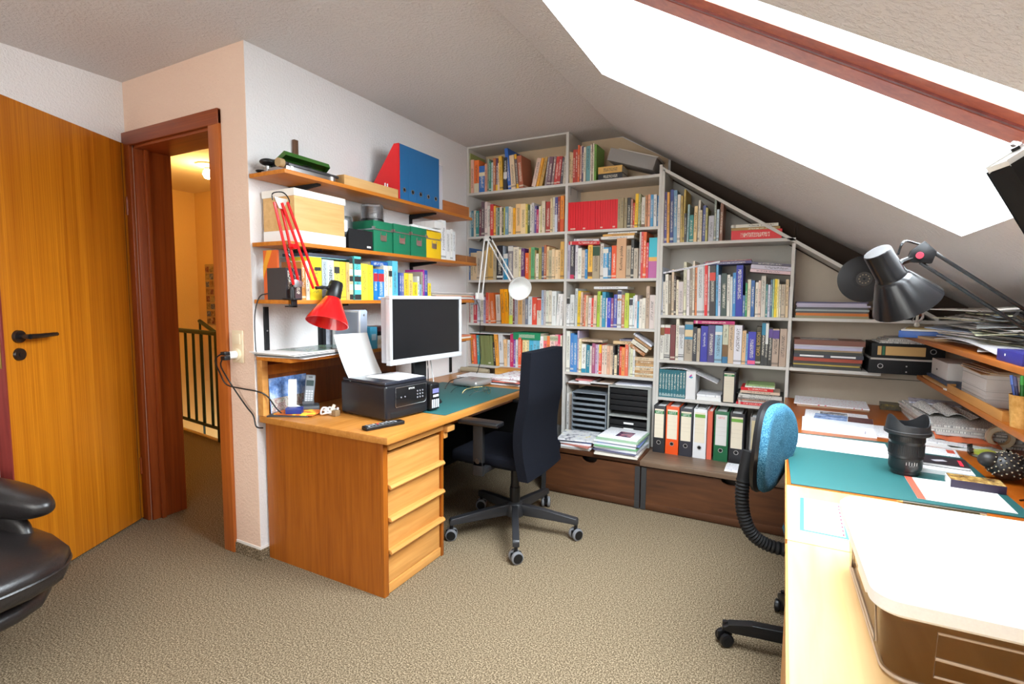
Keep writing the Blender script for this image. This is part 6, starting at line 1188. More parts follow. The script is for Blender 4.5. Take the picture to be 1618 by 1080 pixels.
# ---- on the pale near desk
o = thing('desk_planner', 'white planner sheet with blue border and red marks', 'paper', (2.425, -2.350, ZD), math.radians(-1.5))
part('sheet', MB().box(-.055, .055, -.128, .128, 0, .0012), PAPER, o); part('border', MB().box(-.0555, -.045, -.128, .128, .0012, .0018).box(-.045, .055, -.128, -.118, .0012, .0018).box(.046, .0555, -.118, .128, .0012, .0018).box(-.045, .046, .010, .012, .0012, .0018), flat('blue_border', (.06, .32, .68), .5), o, 'blue border')
for k in range(9): part('red_mark', MB().box(.040, .0445, -.11 + .026 * k, -.098 + .026 * k, .0012, .0018), INKR, o)
sheet('paper_sheet', 2.512, -2.36, ZD, .07, .235, .0012, -2, printed('plan_lines', (.82, .84, .88), (.45, .52, .66), (26, 14, 20), .58), 'pale printed sheet between the planner and the white printer')
wp = thing('storage_box', 'clear plastic storage box with a white lid on the pale desk', 'box', (2.456, -3.040, ZD - .0006), math.radians(1.5))
def rrect(x0, x1, y0, y1, r, n=8):
    return [(cx + r * math.cos(a), cy + r * math.sin(a)) for cx, cy, a0 in ((x1 - r, y1 - r, 0), (x0 + r, y1 - r, PI / 2), (x0 + r, y0 + r, PI), (x1 - r, y0 + r, 1.5 * PI)) for a in [a0 + PI / 2 * k / n for k in range(n + 1)]]
def ring_wall(levels, m_, nm, lab=None):     # a closed thin wall through a stack of rounded rectangles
    mb = MB(); R_ = [[mb.bm.verts.new((p[0], p[1], z)) for p in rrect(*q)] for q, z in levels]
    for A, B in zip(R_, R_[1:]):
        for k in range(len(A)): mb.bm.faces.new((A[k], A[(k + 1) % len(A)], B[(k + 1) % len(B)], B[k]))
    return mb
CLEARP = glass('clear_brownish_plastic', (.93, .87, .80), .12)
mb = ring_wall([((.014, .486, .024, .426, .035), .004), ((.006, .494, .014, .436, .040), .122)], None, None)
mb.bm.faces.new([mb.bm.verts.new((p[0], p[1], .004)) for p in rrect(.014, .486, .024, .426, .035)])
part('body', mb, CLEARP, wp, 'clear plastic walls')
rib = flat('frosted_rib', (.50, .38, .28), .35)
fw = MB().tube([(.075, .0225, .028), (.42, .0225, .028), (.42, .0175, .100), (.075, .0175, .100)], .0022, 6, closed=True).tube([(.075, .021, .058), (.30, .021, .050)], .003, 6).tube([(.30, .021, .050), (.235, .019, .10)], .0022, 6)
part('moulded_rib', fw, rib, wp, 'moulded ribs'); part('moulded_rib', MB().tube([(.0105, .08, .030), (.0105, .34, .030), (.0075, .34, .100), (.0075, .08, .100)], .002, 6, closed=True), rib, wp); part('bottom_rim', MB().tube([(p[0], p[1], .006) for p in rrect(.016, .484, .026, .424, .033)], .004, 6, closed=True), rib, wp)
part('handle_slot', MB().box(.006, .009, .16, .25, .070, .078, .001), flat('slot_white', (.8, .8, .8), .3), wp)
mb = ring_wall([((-.004, .504, .004, .446, .036), .118), ((-.010, .510, -.002, .452, .040), .124), ((-.010, .510, -.002, .452, .040), .144), ((-.004, .504, .004, .446, .036), .151), ((.01, .490, .018, .432, .04), .152)], None, None)
mb.bm.faces.new([mb.bm.verts.new((p[0], p[1], .152)) for p in rrect(.01, .490, .018, .432, .04)]); mb.bm.faces.new([mb.bm.verts.new((p[0], p[1], .118)) for p in rrect(-.004, .504, .004, .446, .036)])
lid_ = part('lid', mb, flat('white_lid_plastic', (.84, .84, .84), .4), wp, 'white lid')
part('lid_groove', MB().box(.028, .031, .05, .37, .1515, .1524), flat('groove_grey', (.45, .46, .50), .5), lid_)
# ================================================================ lower and upper shelf on the right
ZL = .9424
WB = flat('white_carton', (.66, .62, .59), .6)
sheet('folder', 3.05, -.86, ZL, .15, .62, .006, 0, KRAFT, 'tan cardboard folder under the white boxes, lowest', 'folder')
sheet('notebook', 3.045, -.80, ZL + .0064, .14, .50, .006, 1, flat('orange_brown_cover', (.42, .20, .05), .6), 'orange brown notebook on the tan folder', 'notebook')
sheet('folder', 3.06, -.82, ZL + .0128, .15, .56, .012, -1, flat('dark_blue_folder', (.035, .06, .12), .5), 'dark blue folder under the smaller white box', 'folder')
b = thing('carton', 'smaller white cardboard box on the dark blue folder', 'box', (3.12, -.70, ZL + .0254)); part('box_body', MB().box(-.115, .115, -.146, .146, 0, .082, .001), WB, b); part('mark', MB().box(-.1158, -.115, .03, .05, .030, .038), INK, b)
sheet('paper_sheet', 3.035, -1.03, ZL, .13, .12, .005, 4, PAPER, 'white papers beside the dark blue folder on the lower shelf')
for k, (z0, z1, lab) in enumerate([(0, .040, 'lowest'), (.0404, .066, 'middle'), (.0664, .122, 'topmost')]):
    b = thing('carton', '%s of the three stacked white cardboard boxes on the lower shelf' % lab, 'box', (3.135, -1.25, ZL + z0), group='stacked white cardboard boxes'); part('box_body', MB().box(-.135, .135, -.150, .150, 0, z1 - z0, .001), WB, b); part('lid_lip', MB().box(-.1365, .1365, -.1515, .1515, (z1 - z0) * .72, (z1 - z0) * .72 + .001), flat('carton_line', (.35, .32, .30), .7), b)
for k in range(5): sheet('card_folder', 3.12 + .008 * (k % 3), -1.24 - .012 * k, ZL + .1226 + .0042 * k, .26 - .01 * k, .34, .0036, [-3, 2, -5, 4, -1][k], [KRAFT, flat('pale_card', (.58, .48, .38), .7), KRAFT, flat('brown_card', (.30, .19, .11), .7), flat('brown_card', (0, 0, 0), .7)][k], 'brown card folder, %s from the bottom on the white cardboard boxes' % ordinal(k + 1), 'folder', 'card folders on the white boxes')
PT = wood('pen_tray_wood', (.46, .19, .04), (.62, .30, .08), (40, 3, 40), .4)
o = thing('pen_tray', 'long wooden pen tray along the edge of the lower shelf', 'tray', (3.0, -1.40, ZL)); part('tray_body', MB().box(-.032, -.026, -.29, .375, 0, .034, .001).box(.060, .066, -.29, -.155, 0, .034, .001).box(-.026, .060, -.29, -.284, 0, .034).box(-.026, -.002, .369, .375, 0, .034).box(-.026, .060, -.284, -.155, 0, .005).box(-.026, -.002, -.155, .369, 0, .005), PT, o); part('divider', MB().box(-.026, .060, -.22, -.215, .005, .028), PT, o)
PC = [((.60, .10, .04), 'red'), ((.10, .07, .30), 'purple'), ((.72, .70, .68), 'white'), ((.45, .16, .05), 'brown')]
for k, (c, nm) in enumerate(PC):
    q = thing('pen', '%s pen lying in the wooden pen tray' % nm, 'pen', (3.000 + .013 * k, -1.615, ZL + .0095 + .0 * k), math.radians(84 + 4 * k)); part('shaft', MB().cyl((-.042, 0, 0), (.045, 0, 0), .0042, seg=10), flat('pen_%s' % nm, c, .35), q); part('tip', MB().cyl((-.052, 0, 0), (-.042, 0, 0), .001, .0036, 10), CHROME, q)
cp = thing('pencil_cup', 'cork coloured pencil cup on the lower shelf', 'cup', (3.005, -1.762, ZL)); part('cup', MB().lathe([(0, 0), (.036, 0), (.045, .105), (.042, .105), (.033, .005), (0, .005)], 36), ramp_noise('cork', [(.35, (.50, .25, .06)), (.65, (.68, .38, .12))], 60, bump=.2), cp)
for k, (dx, dy, lx, ly, c, lab) in enumerate([(-.016, .012, -.030, .045, (.05, .13, .55), 'blue pen'), (-.008, .018, .000, .038, (.04, .40, .06), 'green pen'), (.012, .010, .015, .03, (.02, .03, .03), 'black pen'), (-.018, -.004, -.028, .010, (.04, .05, .16), 'dark blue pen')]):
    q = thing('pen', '%s standing in the cork coloured cup' % lab, 'pen', (3.005 + dx * .6, -1.762 + dy * .6, ZL + .008)); part('shaft', MB().cyl((0, 0, 0), (lx * .5 + dx * .3, ly * .5, .125), .005, seg=10), flat('pen_body_%d' % k, c, .3), q); part('cap', MB().cyl((lx * .5 + dx * .3, ly * .5, .125), (lx * .62 + dx * .35, ly * .62, .155), .0056, .0045, 10), flat('pen_cap_%d' % k, tuple(min(1, v * 2 + .05) for v in c), .3), q)
ZU = 1.1604
o = thing('flat_box', 'bright blue flat box at the far end of the upper shelf', 'box', (2.975, -.60, ZU), math.radians(-14)); part('box_body', MB().box(-.115, .115, -.15, .10, 0, .034, .002), flat('bright_blue_card', (.015, .10, .42), .4), o); part('papers', MB().box(-.105, .12, -.155, .105, .0344, .042), PAPER, o); part('card_top', MB().box(-.09, .11, -.13, .10, .0424, .048), flat('olive_card', (.38, .27, .10), .7), o, 'olive brown card')
sc = thing('letter_scale', 'pale hand letter scale with curved dial above the blue box', 'scale', (2.925, -.575, ZU + .0484), math.radians(28))
PK = flat('pale_pink_plastic', (.62, .54, .52), .4)
part('dial', MB().tube([(.0 + .030 * math.sin(a), 0, .062 + .032 * math.cos(a)) for a in [x * PI / 14 for x in range(-3, 16)]], .0058, 8), PK, sc); part('stem', MB().box(-.006, .006, -.003, .003, .008, .098, .002), flat('ivory_plastic', (.72, .69, .62), .4), sc); part('ring', MB().tube([(.010 * math.cos(a), 0, .109 + .010 * math.sin(a)) for a in [x * PI / 8 for x in range(16)]], .002, 6, closed=True), CHROME, sc); part('weight', MB().cyl((0, -.006, .011), (0, .006, .011), .011), flat('ivory_plastic', (0, 0, 0), .4), sc); part('clip', MB().tube([(-.004, 0, .07), (-.018, 0, .05), (-.026, 0, .03)], .002, 6), CHROME, sc)
sheet('paper_bundle', 2.995, -.86, ZU, .17, .22, .012, 6, KRAFT, 'tan paper bundle at the foot of the magazine heap', 'paper')
MCOL = [(.72, .70, .66), (.42, .41, .40), (.76, .73, .68), (.24, .25, .25), (.62, .64, .68), (.56, .54, .40), (.80, .78, .74), (.34, .36, .36), (.70, .65, .60), (.38, .46, .60), (.74, .76, .52), (.20, .19, .18)]
zz = ZU + .0126
for k in range(27):
    th = rnd.uniform(.0052, .0086); dv_ = .36 + .03 * rnd.random()
    cx, cy, a = 3.105 + rnd.uniform(-.02, .012), -1.22 + rnd.uniform(-.10, .10), math.radians(rnd.uniform(-16, 16))
    wob, ph_ = rnd.uniform(.002, .006), rnd.uniform(0, 6)
    wx2 = .205 if k < 16 else .18
    def mag(u, v, cx=cx, cy=cy, a=a, z=zz, ph_=ph_, wob=wob, dv_=dv_, wx2=wx2):
        x, y = (u - .5) * wx2, (v - .5) * dv_ * 2
        return (cx + x * math.cos(a) - y * math.sin(a), cy + x * math.sin(a) + y * math.cos(a), z + wob * math.sin(ph_ + 5 * v + 3 * u) * .5 - .006 * (1 - u) ** 3)
    zz += th * .86
    m_ = printed('heap_mag_%d' % (k % 12), MCOL[k % 12], tuple(.35 * c for c in MCOL[(k + 5) % 12]), (40, 9, 60), .54, .45)
    solo('magazine', MB().grid(mag, 4, 10, th * .55), m_, 'loose %s magazine, %s from the bottom of the tall heap on the upper shelf' % (tonal(MCOL[k % 12]), ordinal(k + 1)), 'magazine', 'tall magazine heap on the upper shelf')
def curl(u, v): return (2.915 + .11 * u, -1.0 - .78 * v, ZU + .016 + .020 * math.sin(PI * v) * (1 - u) + .010 * u)
solo('paper_roll', MB().grid(curl, 6, 14, .003), flat('long_white_paper', (.68, .66, .68), .6), 'long white paper hanging over the front edge below the magazine heap', 'paper')
o = thing('flat_box', 'dark blue box near the frame edge on the upper shelf', 'box', (2.995, -1.90, ZU)); part('box_body', MB().box(-.085, .085, -.10, .10, 0, .036, .002), flat('deep_blue_card', (.025, .025, .22), .4), o); part('seal', MB().cyl((-.0855, .03, .022), (-.084, .03, .022), .004), PAPER, o)
# ---- corner shelves below the sloping board
zz = 1.2394
for k, (ln_, th, c, lab, m_) in enumerate([(.37, .014, (.30, .27, .15), 'olive', None), (.365, .016, (.60, .17, .02), 'orange', None), (.36, .010, (.09, .09, .09), 'black', None), (.37, .010, (.34, .38, .36), 'grey green', None), (.36, .012, (.10, .10, .11), 'dark', None), (.37, .010, (.46, .42, .54), 'lilac grey', None), (.355, .012, (.50, .46, .58), 'pale lilac', None), (.36, .008, (.10, .09, .18), 'dark violet', None)]):
    sheet('folder', 2.365 + ln_ / 2 + .002 * (k % 3), -.309, zz, ln_, .20 - .003 * (k % 3), th, rnd.uniform(-1.2, 1.2), flat('corner_folder_%d' % k, c, .5), '%s folder, %s from the bottom of the pile on the upper corner shelf' % (lab, ordinal(k + 1)), 'folder', 'folders on the upper corner shelf'); zz += th + .0006
o = thing('cigar_box', 'dark red-brown wooden box right of the folders on the corner shelf', 'box', (2.86, -.29, 1.2394)); part('body', MB().box(-.10, .12, -.09, .09, 0, .052, .001), wood('cigar_box_wood', (.13, .03, .015), (.22, .06, .03), (3, 40, 40), .5), o); part('dark_base', MB().box(-.105, .13, -.098, -.09, 0, .022), BLACKM, o)
rcd = thing('vinyl_record', 'black vinyl record leaning on the corner shelf back board', 'record', (2.70, -.4085, zz + .0008), rot=(0, 0, 0))
grooves = [(0, -.0012), (.132, -.0012), (.132, .0012)] + [(.131 - .0045 * k, .0012 + (.0006 if k % 2 else 0)) for k in range(18)] + [(.050, .0012), (.049, .0012), (0, .0012)]
part('disc', MB().lathe(grooves, 64, Matrix.Rotation(PI / 2, 4, 'X'), (0, 0, .132)), flat('vinyl_black', (.010, .010, .011), .22), rcd)
part('label', MB().lathe([(.006, .0014), (.040, .0014), (.040, .0022), (.006, .0022), (.006, .0014)], 36, Matrix.Rotation(PI / 2, 4, 'X'), (0, 0, .132)), flat('dark_record_label', (.045, .04, .036), .4), rcd, 'dark centre label')
for k in range(10): part('label_print', MB().box(-.003, .003, -.0028, -.0022, .022, .027, 0, Matrix.Translation((0, 0, .132)) @ Matrix.Rotation(k * PI / 5 + .3, 4, 'Y')), flat('label_print_tan', (.40, .32, .20), .5), rcd)
zz = .9354
for k, (ln_, th, c, lab) in enumerate([(.345, .020, (.06, .06, .055), 'black'), (.34, .008, (.46, .34, .06), 'mustard edged'), (.345, .016, (.07, .055, .05), 'dark brown'), (.35, .020, (.36, .06, .03), 'dark red'), (.355, .022, (.05, .055, .075), 'navy'), (.35, .016, (.055, .06, .05), 'dark green'), (.345, .010, (.40, .28, .16), 'tan'), (.345, .018, (.46, .44, .58), 'lilac'), (.35, .008, (.62, .60, .64), 'pale grey'), (.36, .030, (.20, .075, .05), 'red brown')]):
    sheet('folder', 2.368 + ln_ / 2, -.29 - .006 * (k % 2), zz, ln_, .215, th, rnd.uniform(-1.0, 1.0), flat('lower_corner_folder_%d' % k, c, .5), '%s folder, %s from the bottom of the pile on the lower corner shelf' % (lab, ordinal(k + 1)), 'folder', 'folders on the lower corner shelf')
    if k == 4:
        for x0 in (.03, .19): solo('file_label', MB().box(2.37 + x0, 2.37 + x0 + .125, -.4035, -.4020, zz + .006, zz + .016), PAPER, 'white label strip on the navy folder, %s one' % ('left' if x0 < .1 else 'right'), 'label')
    zz += th + .0006
solo('leaflet', MB().box(2.40, 2.60, -.37, -.22, zz, zz + .001), printed('leaflet_print', (.50, .46, .44), (.25, .22, .22), (20, 20, 20), .56), 'grey leaflet lying on the red brown folder', 'leaflet')
for k, (z0, h_) in enumerate([(.9354, .078)]):
    o = thing('ring_binder', 'black ring binder lying flat, lower one on the corner shelf', 'binder', (2.90, -.30, z0)); part('cover', MB().box(-.155, .14, -.13, .14, 0, h_, .002), BLACKM, o); part('finger_ring', MB().lathe([(.010, 0), (.0135, 0), (.0135, .003), (.010, .003), (.010, 0)], 20, Matrix.Rotation(PI / 2, 4, 'X'), (-.10, -.13, h_ * .55)), STEEL, o); part('rivet', MB().cyl((.02, -.131, h_ * .6), (.02, -.130, h_ * .6), .004), STEEL, o); part('rivet', MB().cyl((.02, -.131, h_ * .2), (.02, -.130, h_ * .2), .004), STEEL, o)
sheet('paper_sheet', 2.895, -.30, 1.0140, .29, .27, .010, 1, flat('dull_papers', (.50, .46, .42), .7), 'papers between the two lying black binders on the corner shelf')
o = thing('ring_binder', 'black ring binder lying flat with tan label, upper one on the corner shelf', 'binder', (2.905, -.30, 1.0246)); part('cover', MB().box(-.15, .18, -.13, .14, 0, .082, .002), BLACKM, o)
l_ = part('spine_label', MB().box(-.085, .095, -.1308, -.13, .016, .066), flat('tan_label', (.62, .38, .14), .6), o, 'tan label'); part('label_band', MB().box(-.100, -.088, -.1308, -.13, .016, .066), flat('label_green_band', (.02, .14, .06), .5), l_); part('label_band', MB().box(-.122, -.104, -.1308, -.13, .016, .066), flat('tan_label', (0, 0, 0), .6), l_)
part('finger_ring', MB().lathe([(.011, 0), (.0145, 0), (.0145, .003), (.011, .003), (.011, 0)], 20, Matrix.Rotation(PI / 2, 4, 'X'), (.128, -.13, .045)), STEEL, o)
for k in range(4): sheet('newspaper', 2.92 + .01 * k, -.30, 1.1072 + .0075 * k, .27 - .015 * k, .24, .007, [2, -3, 4, -2][k], [NEWS, flat('grey_newsprint', (0, 0, 0), .8)][k % 2], 'newspaper on the upper lying binder, %s from the bottom' % ordinal(k + 1), 'newspaper', 'newspapers on the lying binder')
# ================================================================ letter trays and paper stacks under the middle column
GT = flat('slate_grey_plastic', (.20, .23, .26), .4)
lt = thing('letter_trays', 'slate grey rack of eight letter trays', 'letter tray', (1.085, -.30, ZB))
part('frame', MB().box(-.130, -.124, -.155, .15, 0, .345).box(.124, .130, -.155, .15, 0, .345).box(-.124, .124, -.15, .15, .338, .345).box(-.124, .124, .145, .15, 0, .338), GT, lt)
for k in range(8): part('tray', MB().box(-.123, .123, -.158, .14, .012 + .040 * k, .015 + .040 * k).box(-.123, .123, -.162, -.156, .012 + .040 * k, .030 + .040 * k, .002), GT, lt)
lb = thing('drawer_unit', 'black letter tray unit in a grey housing', 'letter tray', (1.375, -.29, ZB))
GH = flat('grey_housing', (.32, .33, .31), .5)
part('housing', MB().box(-.150, -.142, -.16, .15, 0, .415).box(.130, .150, -.16, .15, 0, .415).box(-.142, .130, -.16, .15, .405, .415).box(-.142, .130, -.155, .15, .195, .206).box(-.142, .130, .142, .15, 0, .405), GH, lb)
for k in range(9):
    z0 = .018 + .040 * k + (.022 if k > 4 else 0)
    if k == 4: continue
    dr = part('drawer', MB().box(-.140, .128, -.150, .13, z0, z0 + .034, .002), BLACKM, lb)
    if k < 4: part('label_clip', MB().box(-.035, .035, -.153, -.150, z0 + .010, z0 + .022), WHITEP, dr)
for k, (x0, x1, z, c) in enumerate([(-.05, .08, .355, (.62, .62, .62)), (-.115, .125, .318, (.66, .52, .28)), (-.10, .11, .282, (.30, .32, .36)), (-.05, .03, .246, (.5, .16, .08))]): solo('paper_sheet', MB().box(1.375 + x0, 1.375 + x1, -.4485, -.40, ZB + z, ZB + z + .0035), flat('tray_paper_%d' % k, c, .6), '%s paper edge sticking out of the black tray unit' % ['white', 'tan', 'grey', 'rust'][k], 'paper') if False else None
for k in range(3): sheet('paper_sheet', 1.39, -.29, ZB + .4154 + .0042 * k, .25, .24, .004, [1, -2, 2][k], [PAPER, FORM, flat('pale_blue_paper', (.56, .57, .66), .6)][k], 'paper lying on the black tray unit, %s of three' % ['lowest', 'middle', 'topmost'][k], 'paper', 'papers on the tray unit')
solo('tray_board', MB().box(.885, 1.220, -.40, -.15, ZB + .388, ZB + .398), flat('dark_brown_board', (.10, .055, .035), .6), 'dark board lying over the slate grey letter trays', 'board')
part_ = None
for sx_ in (.887, 1.212): solo('tray_support', MB().box(sx_, sx_ + .006, -.38, -.15, ZB, ZB + .3878), SHELFW, 'pale upright holding the dark board, %s one' % ('beside the white journals' if sx_ < 1 else 'between the tray units'), 'support')
for k, (x, c, lab) in enumerate([(.955, (.78, .76, .76), 'white magazines pile, lowest'), (.99, (.62, .20, .20), 'red edged magazine'), (1.10, (.70, .68, .68), 'grey white magazine'), (1.03, (.80, .78, .78), 'white magazine on top'), (1.14, (.60, .46, .36), 'tan envelope')]):
    sheet('magazine', x + .03, -.29, ZB + .3984 + [0, .011, .011, .022, .022][k], [.17, .16, .17, .15, .12][k], .22, .0105, [2, -2, 3, -3, 4][k], flat('tray_top_%d' % k, c, .5), '%s over the letter trays' % lab, 'magazine', 'magazines over the letter trays') if k in (0, 2) else sheet('magazine', x + .03, -.29, ZB + .3984 + [0, .0225, 0, .0112, .0112][k], [.17, .12, .17, .15, .12][k], .21, .0105, [2, -2, 3, -3, 4][k], flat('tray_top_%d' % k, c, .5), '%s over the letter trays' % lab, 'magazine', 'magazines over the letter trays')
for k, (c, lab) in enumerate([((.76, .74, .72), 'white'), ((.60, .50, .42), 'tan'), ((.70, .68, .66), 'pale')]): book(.893 + .021 * k, YF + .004, ZB + .0003, .020, .315, .23, c, 'tall %s journal standing left of the letter trays, %s of three' % (lab, ORD[k]), 'journals beside the letter trays', name='journal', cat='journal')
# stacked folders on the bench
SF = [((.72, .66, .58), 'cream board'), ((.66, .66, .72), 'pale'), ((.10, .10, .18), 'navy'), ((.70, .70, .76), 'lilac white'), ((.62, .72, .66), 'pale green'), ((.16, .42, .20), 'green'), ((.68, .70, .74), 'white'), ((.18, .24, .48), 'blue edged'), ((.72, .72, .75), 'white'), ((.30, .44, .30), 'green')]
zz = ZB + .0004
for k, (c, lab) in enumerate(SF):
    th = [.012, .010, .006, .010, .010, .009, .012, .006, .012, .012][k]
    sheet('folder', 1.37 + rnd.uniform(-.010, .010), -.585 + rnd.uniform(-.012, .012), zz, .285, .30 if k else .32, th, rnd.uniform(-3.5, 3.5), flat('bench_folder_%d' % k, c, .45), '%s folder, %s from the bottom of the stack on the bench' % (lab, ordinal(k + 1)), 'folder', 'stack of folders on the bench'); zz += th + .0008
o = thing('document', 'white document with a dark picture topmost on the bench folder stack', 'paper', (1.375, -.580, zz), math.radians(-2)); part('sheet', MB().box(-.130, .135, -.135, .135, 0, .008, .001), FORM, o); part('picture', MB().box(-.025, .075, -.085, .045, .008, .0087), photo_mat('purple_photo', [(.38, (.02, .02, .06)), (.5, (.12, .05, .12)), (.60, (.50, .20, .22)), (.72, (.10, .12, .30))], 22), o)
zz = ZB + .0004
for k in range(6):
    c, lab = [((.74, .70, .64), 'cream'), ((.70, .70, .72), 'white'), ((.50, .18, .14), 'red'), ((.76, .76, .78), 'white'), ((.06, .08, .22), 'dark blue'), ((.72, .72, .70), 'printed')][k]
    sheet('magazine', 1.07 + rnd.uniform(-.012, .012), -.60 + rnd.uniform(-.012, .012), zz, .25, .25, .011, rnd.uniform(-9, 9), flat('bench_mag_%d' % k, c, .45) if k < 5 else photo_mat('yellow_white_cover', [(.36, (.12, .12, .16)), (.48, (.70, .70, .72)), (.60, (.78, .78, .78)), (.70, (.75, .60, .06))], 20), '%s magazine, %s from the bottom of the pile left of the folder stack' % (lab, ordinal(k + 1)), 'magazine', 'magazines on the bench'); zz += .0116
# ================================================================ black lamp on the upper shelf and the lamp at the frame edge
bk_ = thing('desk_lamp', 'black spring-arm desk lamp above the right desk', 'lamp', (3.00, -2.02, ZU))
def bl_(x, y, z): return Vector((x - 3.00, y + 2.02, z - ZU))
BG = flat('black_gloss_enamel', (.006, .006, .007), .24, spec=.45)
part('base', MB().lathe([(0, 0), (.055, 0), (.055, .010), (.02, .018), (0, .018)], 28), BG, bk_); part('pole', MB().cyl((0, 0, .018), (0, 0, .06), .010), BG, bk_)
E0, E1_, H0 = bl_(3.005, -2.02, 1.215), bl_(2.648, -2.075, 1.478), bl_(2.535, -2.128, 1.487)
off = Vector((.012, 0, .016))
part('arm', rods(E0, E1_ + Vector((.012, .0, -.006)), off, .0052), BG, bk_); part('arm_tube', MB().tube([E0.lerp(E1_, .10), E0.lerp(E1_, .36)], .0100, 12), BG, bk_); part('arm_tube', MB().tube([E0.lerp(E1_, .08) + off * 1.4, E0.lerp(E1_, .34) + off * 1.4], .0075, 10), BG, bk_)
part('joint_plate', MB().prism([(-.034, -.020), (.026, -.026), (.036, .008), (.006, .040), (-.026, .012)], -.008, .008, 'y', .003, Matrix.Translation(E1_)), BG, bk_); part('red_knob', MB().cyl(E1_ + Vector((-.004, -.008, -.002)), E1_ + Vector((-.006, -.017, -.003)), .010, .009), flat('red_knob', (.55, .02, .05), .3), bk_, 'red knob')
axb = (Vector((.100, .036, -.135)).normalized() + Vector((-.46, .88, -.08)) * .20).normalized()
part('swivel', MB().tube([E1_ + Vector((-.02, 0, -.01)), E1_ + Vector((-.05, -.005, -.025)), H0 + axb * .095 + Vector((.026, 0, .02))], .009, 8, 3), BG, bk_)
part('lamp_cap', shade(H0, axb, [(0, 0), (.034, 0), (.036, .004), (.038, .084), (.041, .088), (.041, .093), (.038, .095), (0, .095)]), BG, bk_)
part('lamp_shade', shade(H0 + axb * .090, axb, [(.037, 0), (.045, .006), (.050, .014), (.088, .092), (.092, .100), (.089, .100), (.085, .092), (.037, .008)]), BG, bk_, 'wide black shade with glossy reflection')
part('cable', MB().tube([H0 + axb * .04 + Vector((.034, 0, .022)), H0 + Vector((.065, .02, .028)), E1_ + Vector((-.012, .02, .036)), E1_ + Vector((.02, .02, .022)), E0.lerp(E1_, .8) + Vector((0, 0, .03))], .0032, 6, 5), BG, bk_)
kl2 = thing('desk_lamp', 'black rectangular lamp head at the right frame edge before the roof window', 'lamp', (3.20, -3.45, ZD))
P0, P1, P3 = Vector((2.507, -3.165, 1.492)), Vector((2.543, -3.144, 1.518)), Vector((2.546, -3.150, 1.438))
e1 = (P1 - P0).normalized(); e2 = (P3 - P0); e2 = (e2 - e1 * e2.dot(e1)).normalized(); e3 = e1.cross(e2)
Mk = Matrix(((e1.x, e2.x, e3.x, P0.x - 3.20), (e1.y, e2.y, e3.y, P0.y + 3.45), (e1.z, e2.z, e3.z, P0.z - ZD), (0, 0, 0, 1)))
part('head', MB().box(0, .20, 0, .11, -.030, .0, .002, Mk), BLACKM, kl2); part('rim', MB().box(.0, .20, -.007, -.0005, -.028, -.002, .001, Mk), WHITEP, kl2, 'pale rim'); part('screw', MB().cyl(Mk @ Vector((.038, -.011, -.004)), Mk @ Vector((.038, -.0065, -.004)), .004), BLACK, kl2)
a0 = Mk @ Vector((.20, .06, -.012))
part('arm', MB().tube([a0, a0 + Vector((.10, -.04, -.06)), Vector((.0, .0, .40)), Vector((0, 0, .02))], .009, 8, 6), BLACK, kl2); part('base', MB().lathe([(0, 0), (.10, 0), (.10, .02), (.02, .03), (0, .03)], 28), BLACKM, kl2)
# ================================================================ chairs
def caster(mb_parent, x, y, ang, m_wheel, m_hub, m_fork, r=.028):
    M = Matrix.Translation((x, y, 0)) @ Matrix.Rotation(ang, 4, 'Z')
    c = part('caster', MB().tube([M @ Vector((0, 0, .095)), M @ Vector((0, 0, .055)), M @ Vector((.004, 0, .034))], .010, 8).box(-.030, .030, -.006, .006, .030, .058, .006, M), m_fork, mb_parent)
    for s in (-1, 1):
        Q = M @ Matrix.Translation((0, s * .018, r)) @ Matrix.Rotation(PI / 2, 4, 'X')
        w_ = part('wheel', MB().lathe([(0, -.010), (r - .006, -.010), (r - .001, -.007), (r, 0), (r - .001, .007), (r - .006, .010), (0, .010)], 28, Q), m_wheel, c)
        part('wheel_disc', MB().lathe([(0, -.0112), (r - .008, -.0112), (r - .008, .0112), (0, .0112)], 24, Q), m_hub, c)
FAB = ramp_noise('black_chair_fabric', [(.3, (.0035, .0038, .006)), (.7, (.011, .012, .017))], 420, rough=.95, bump=.3, dist=.002, spec=.05)
GRW = flat('grey_caster_tread', (.16, .16, .17), .5)
oc = thing('office_chair', 'black high-backed office chair at the oak writing desk', 'office chair', (.975, -1.395, 0))
def C_(x, y, z=0): return Vector((x - .975, y + 1.395, z))
SPA = [math.atan2(-.28, -.255), math.atan2(-.326, .177), math.atan2(.06, .352), math.atan2(.40, .02), math.atan2(.165, -.325)]
hub = part('base_hub', MB().lathe([(0, .095), (.055, .095), (.06, .11), (.05, .16), (.032, .175), (0, .175)], 28), flat('star_base_black', (.022, .022, .025), .4), oc)
for k, a in enumerate(SPA):
    L_ = [.375, .375, .36, .40, .365][k]
    M = Matrix.Rotation(a, 4, 'Z')
    part('base_arm', MB().prism([(.03, .100), (.03, .165), (L_ * .5, .148), (L_ + .004, .122), (L_ + .012, .112), (L_ + .012, .086), (L_ - .012, .086), (L_ - .014, .094)], -.018, .018, 'y', .005, M), flat('star_base_black', (0, 0, 0), .4), oc)
    caster(oc, L_ * math.cos(a), L_ * math.sin(a), [.5, .9, 1.0, 2.0, .4][k], GRW, BLACK, BLACK, .033)
part('gas_column', MB().cyl((0, 0, .13), (0, 0, .40), .024).cyl((0, 0, .13), (0, 0, .26), .030), BLACK, oc)
part('mechanism', MB().box(-.14, .17, -.09, .09, .385, .435, .02), BLACKM, oc); part('lever', MB().tube([(-.05, -.09, .41), (-.06, -.24, .405), (-.06, -.27, .40)], .007, 8), BLACK, oc)
part('seat', MB().box(-.285, .19, -.245, .245, .435, .505, .035, seg=5), FAB, oc, 'black fabric seat')
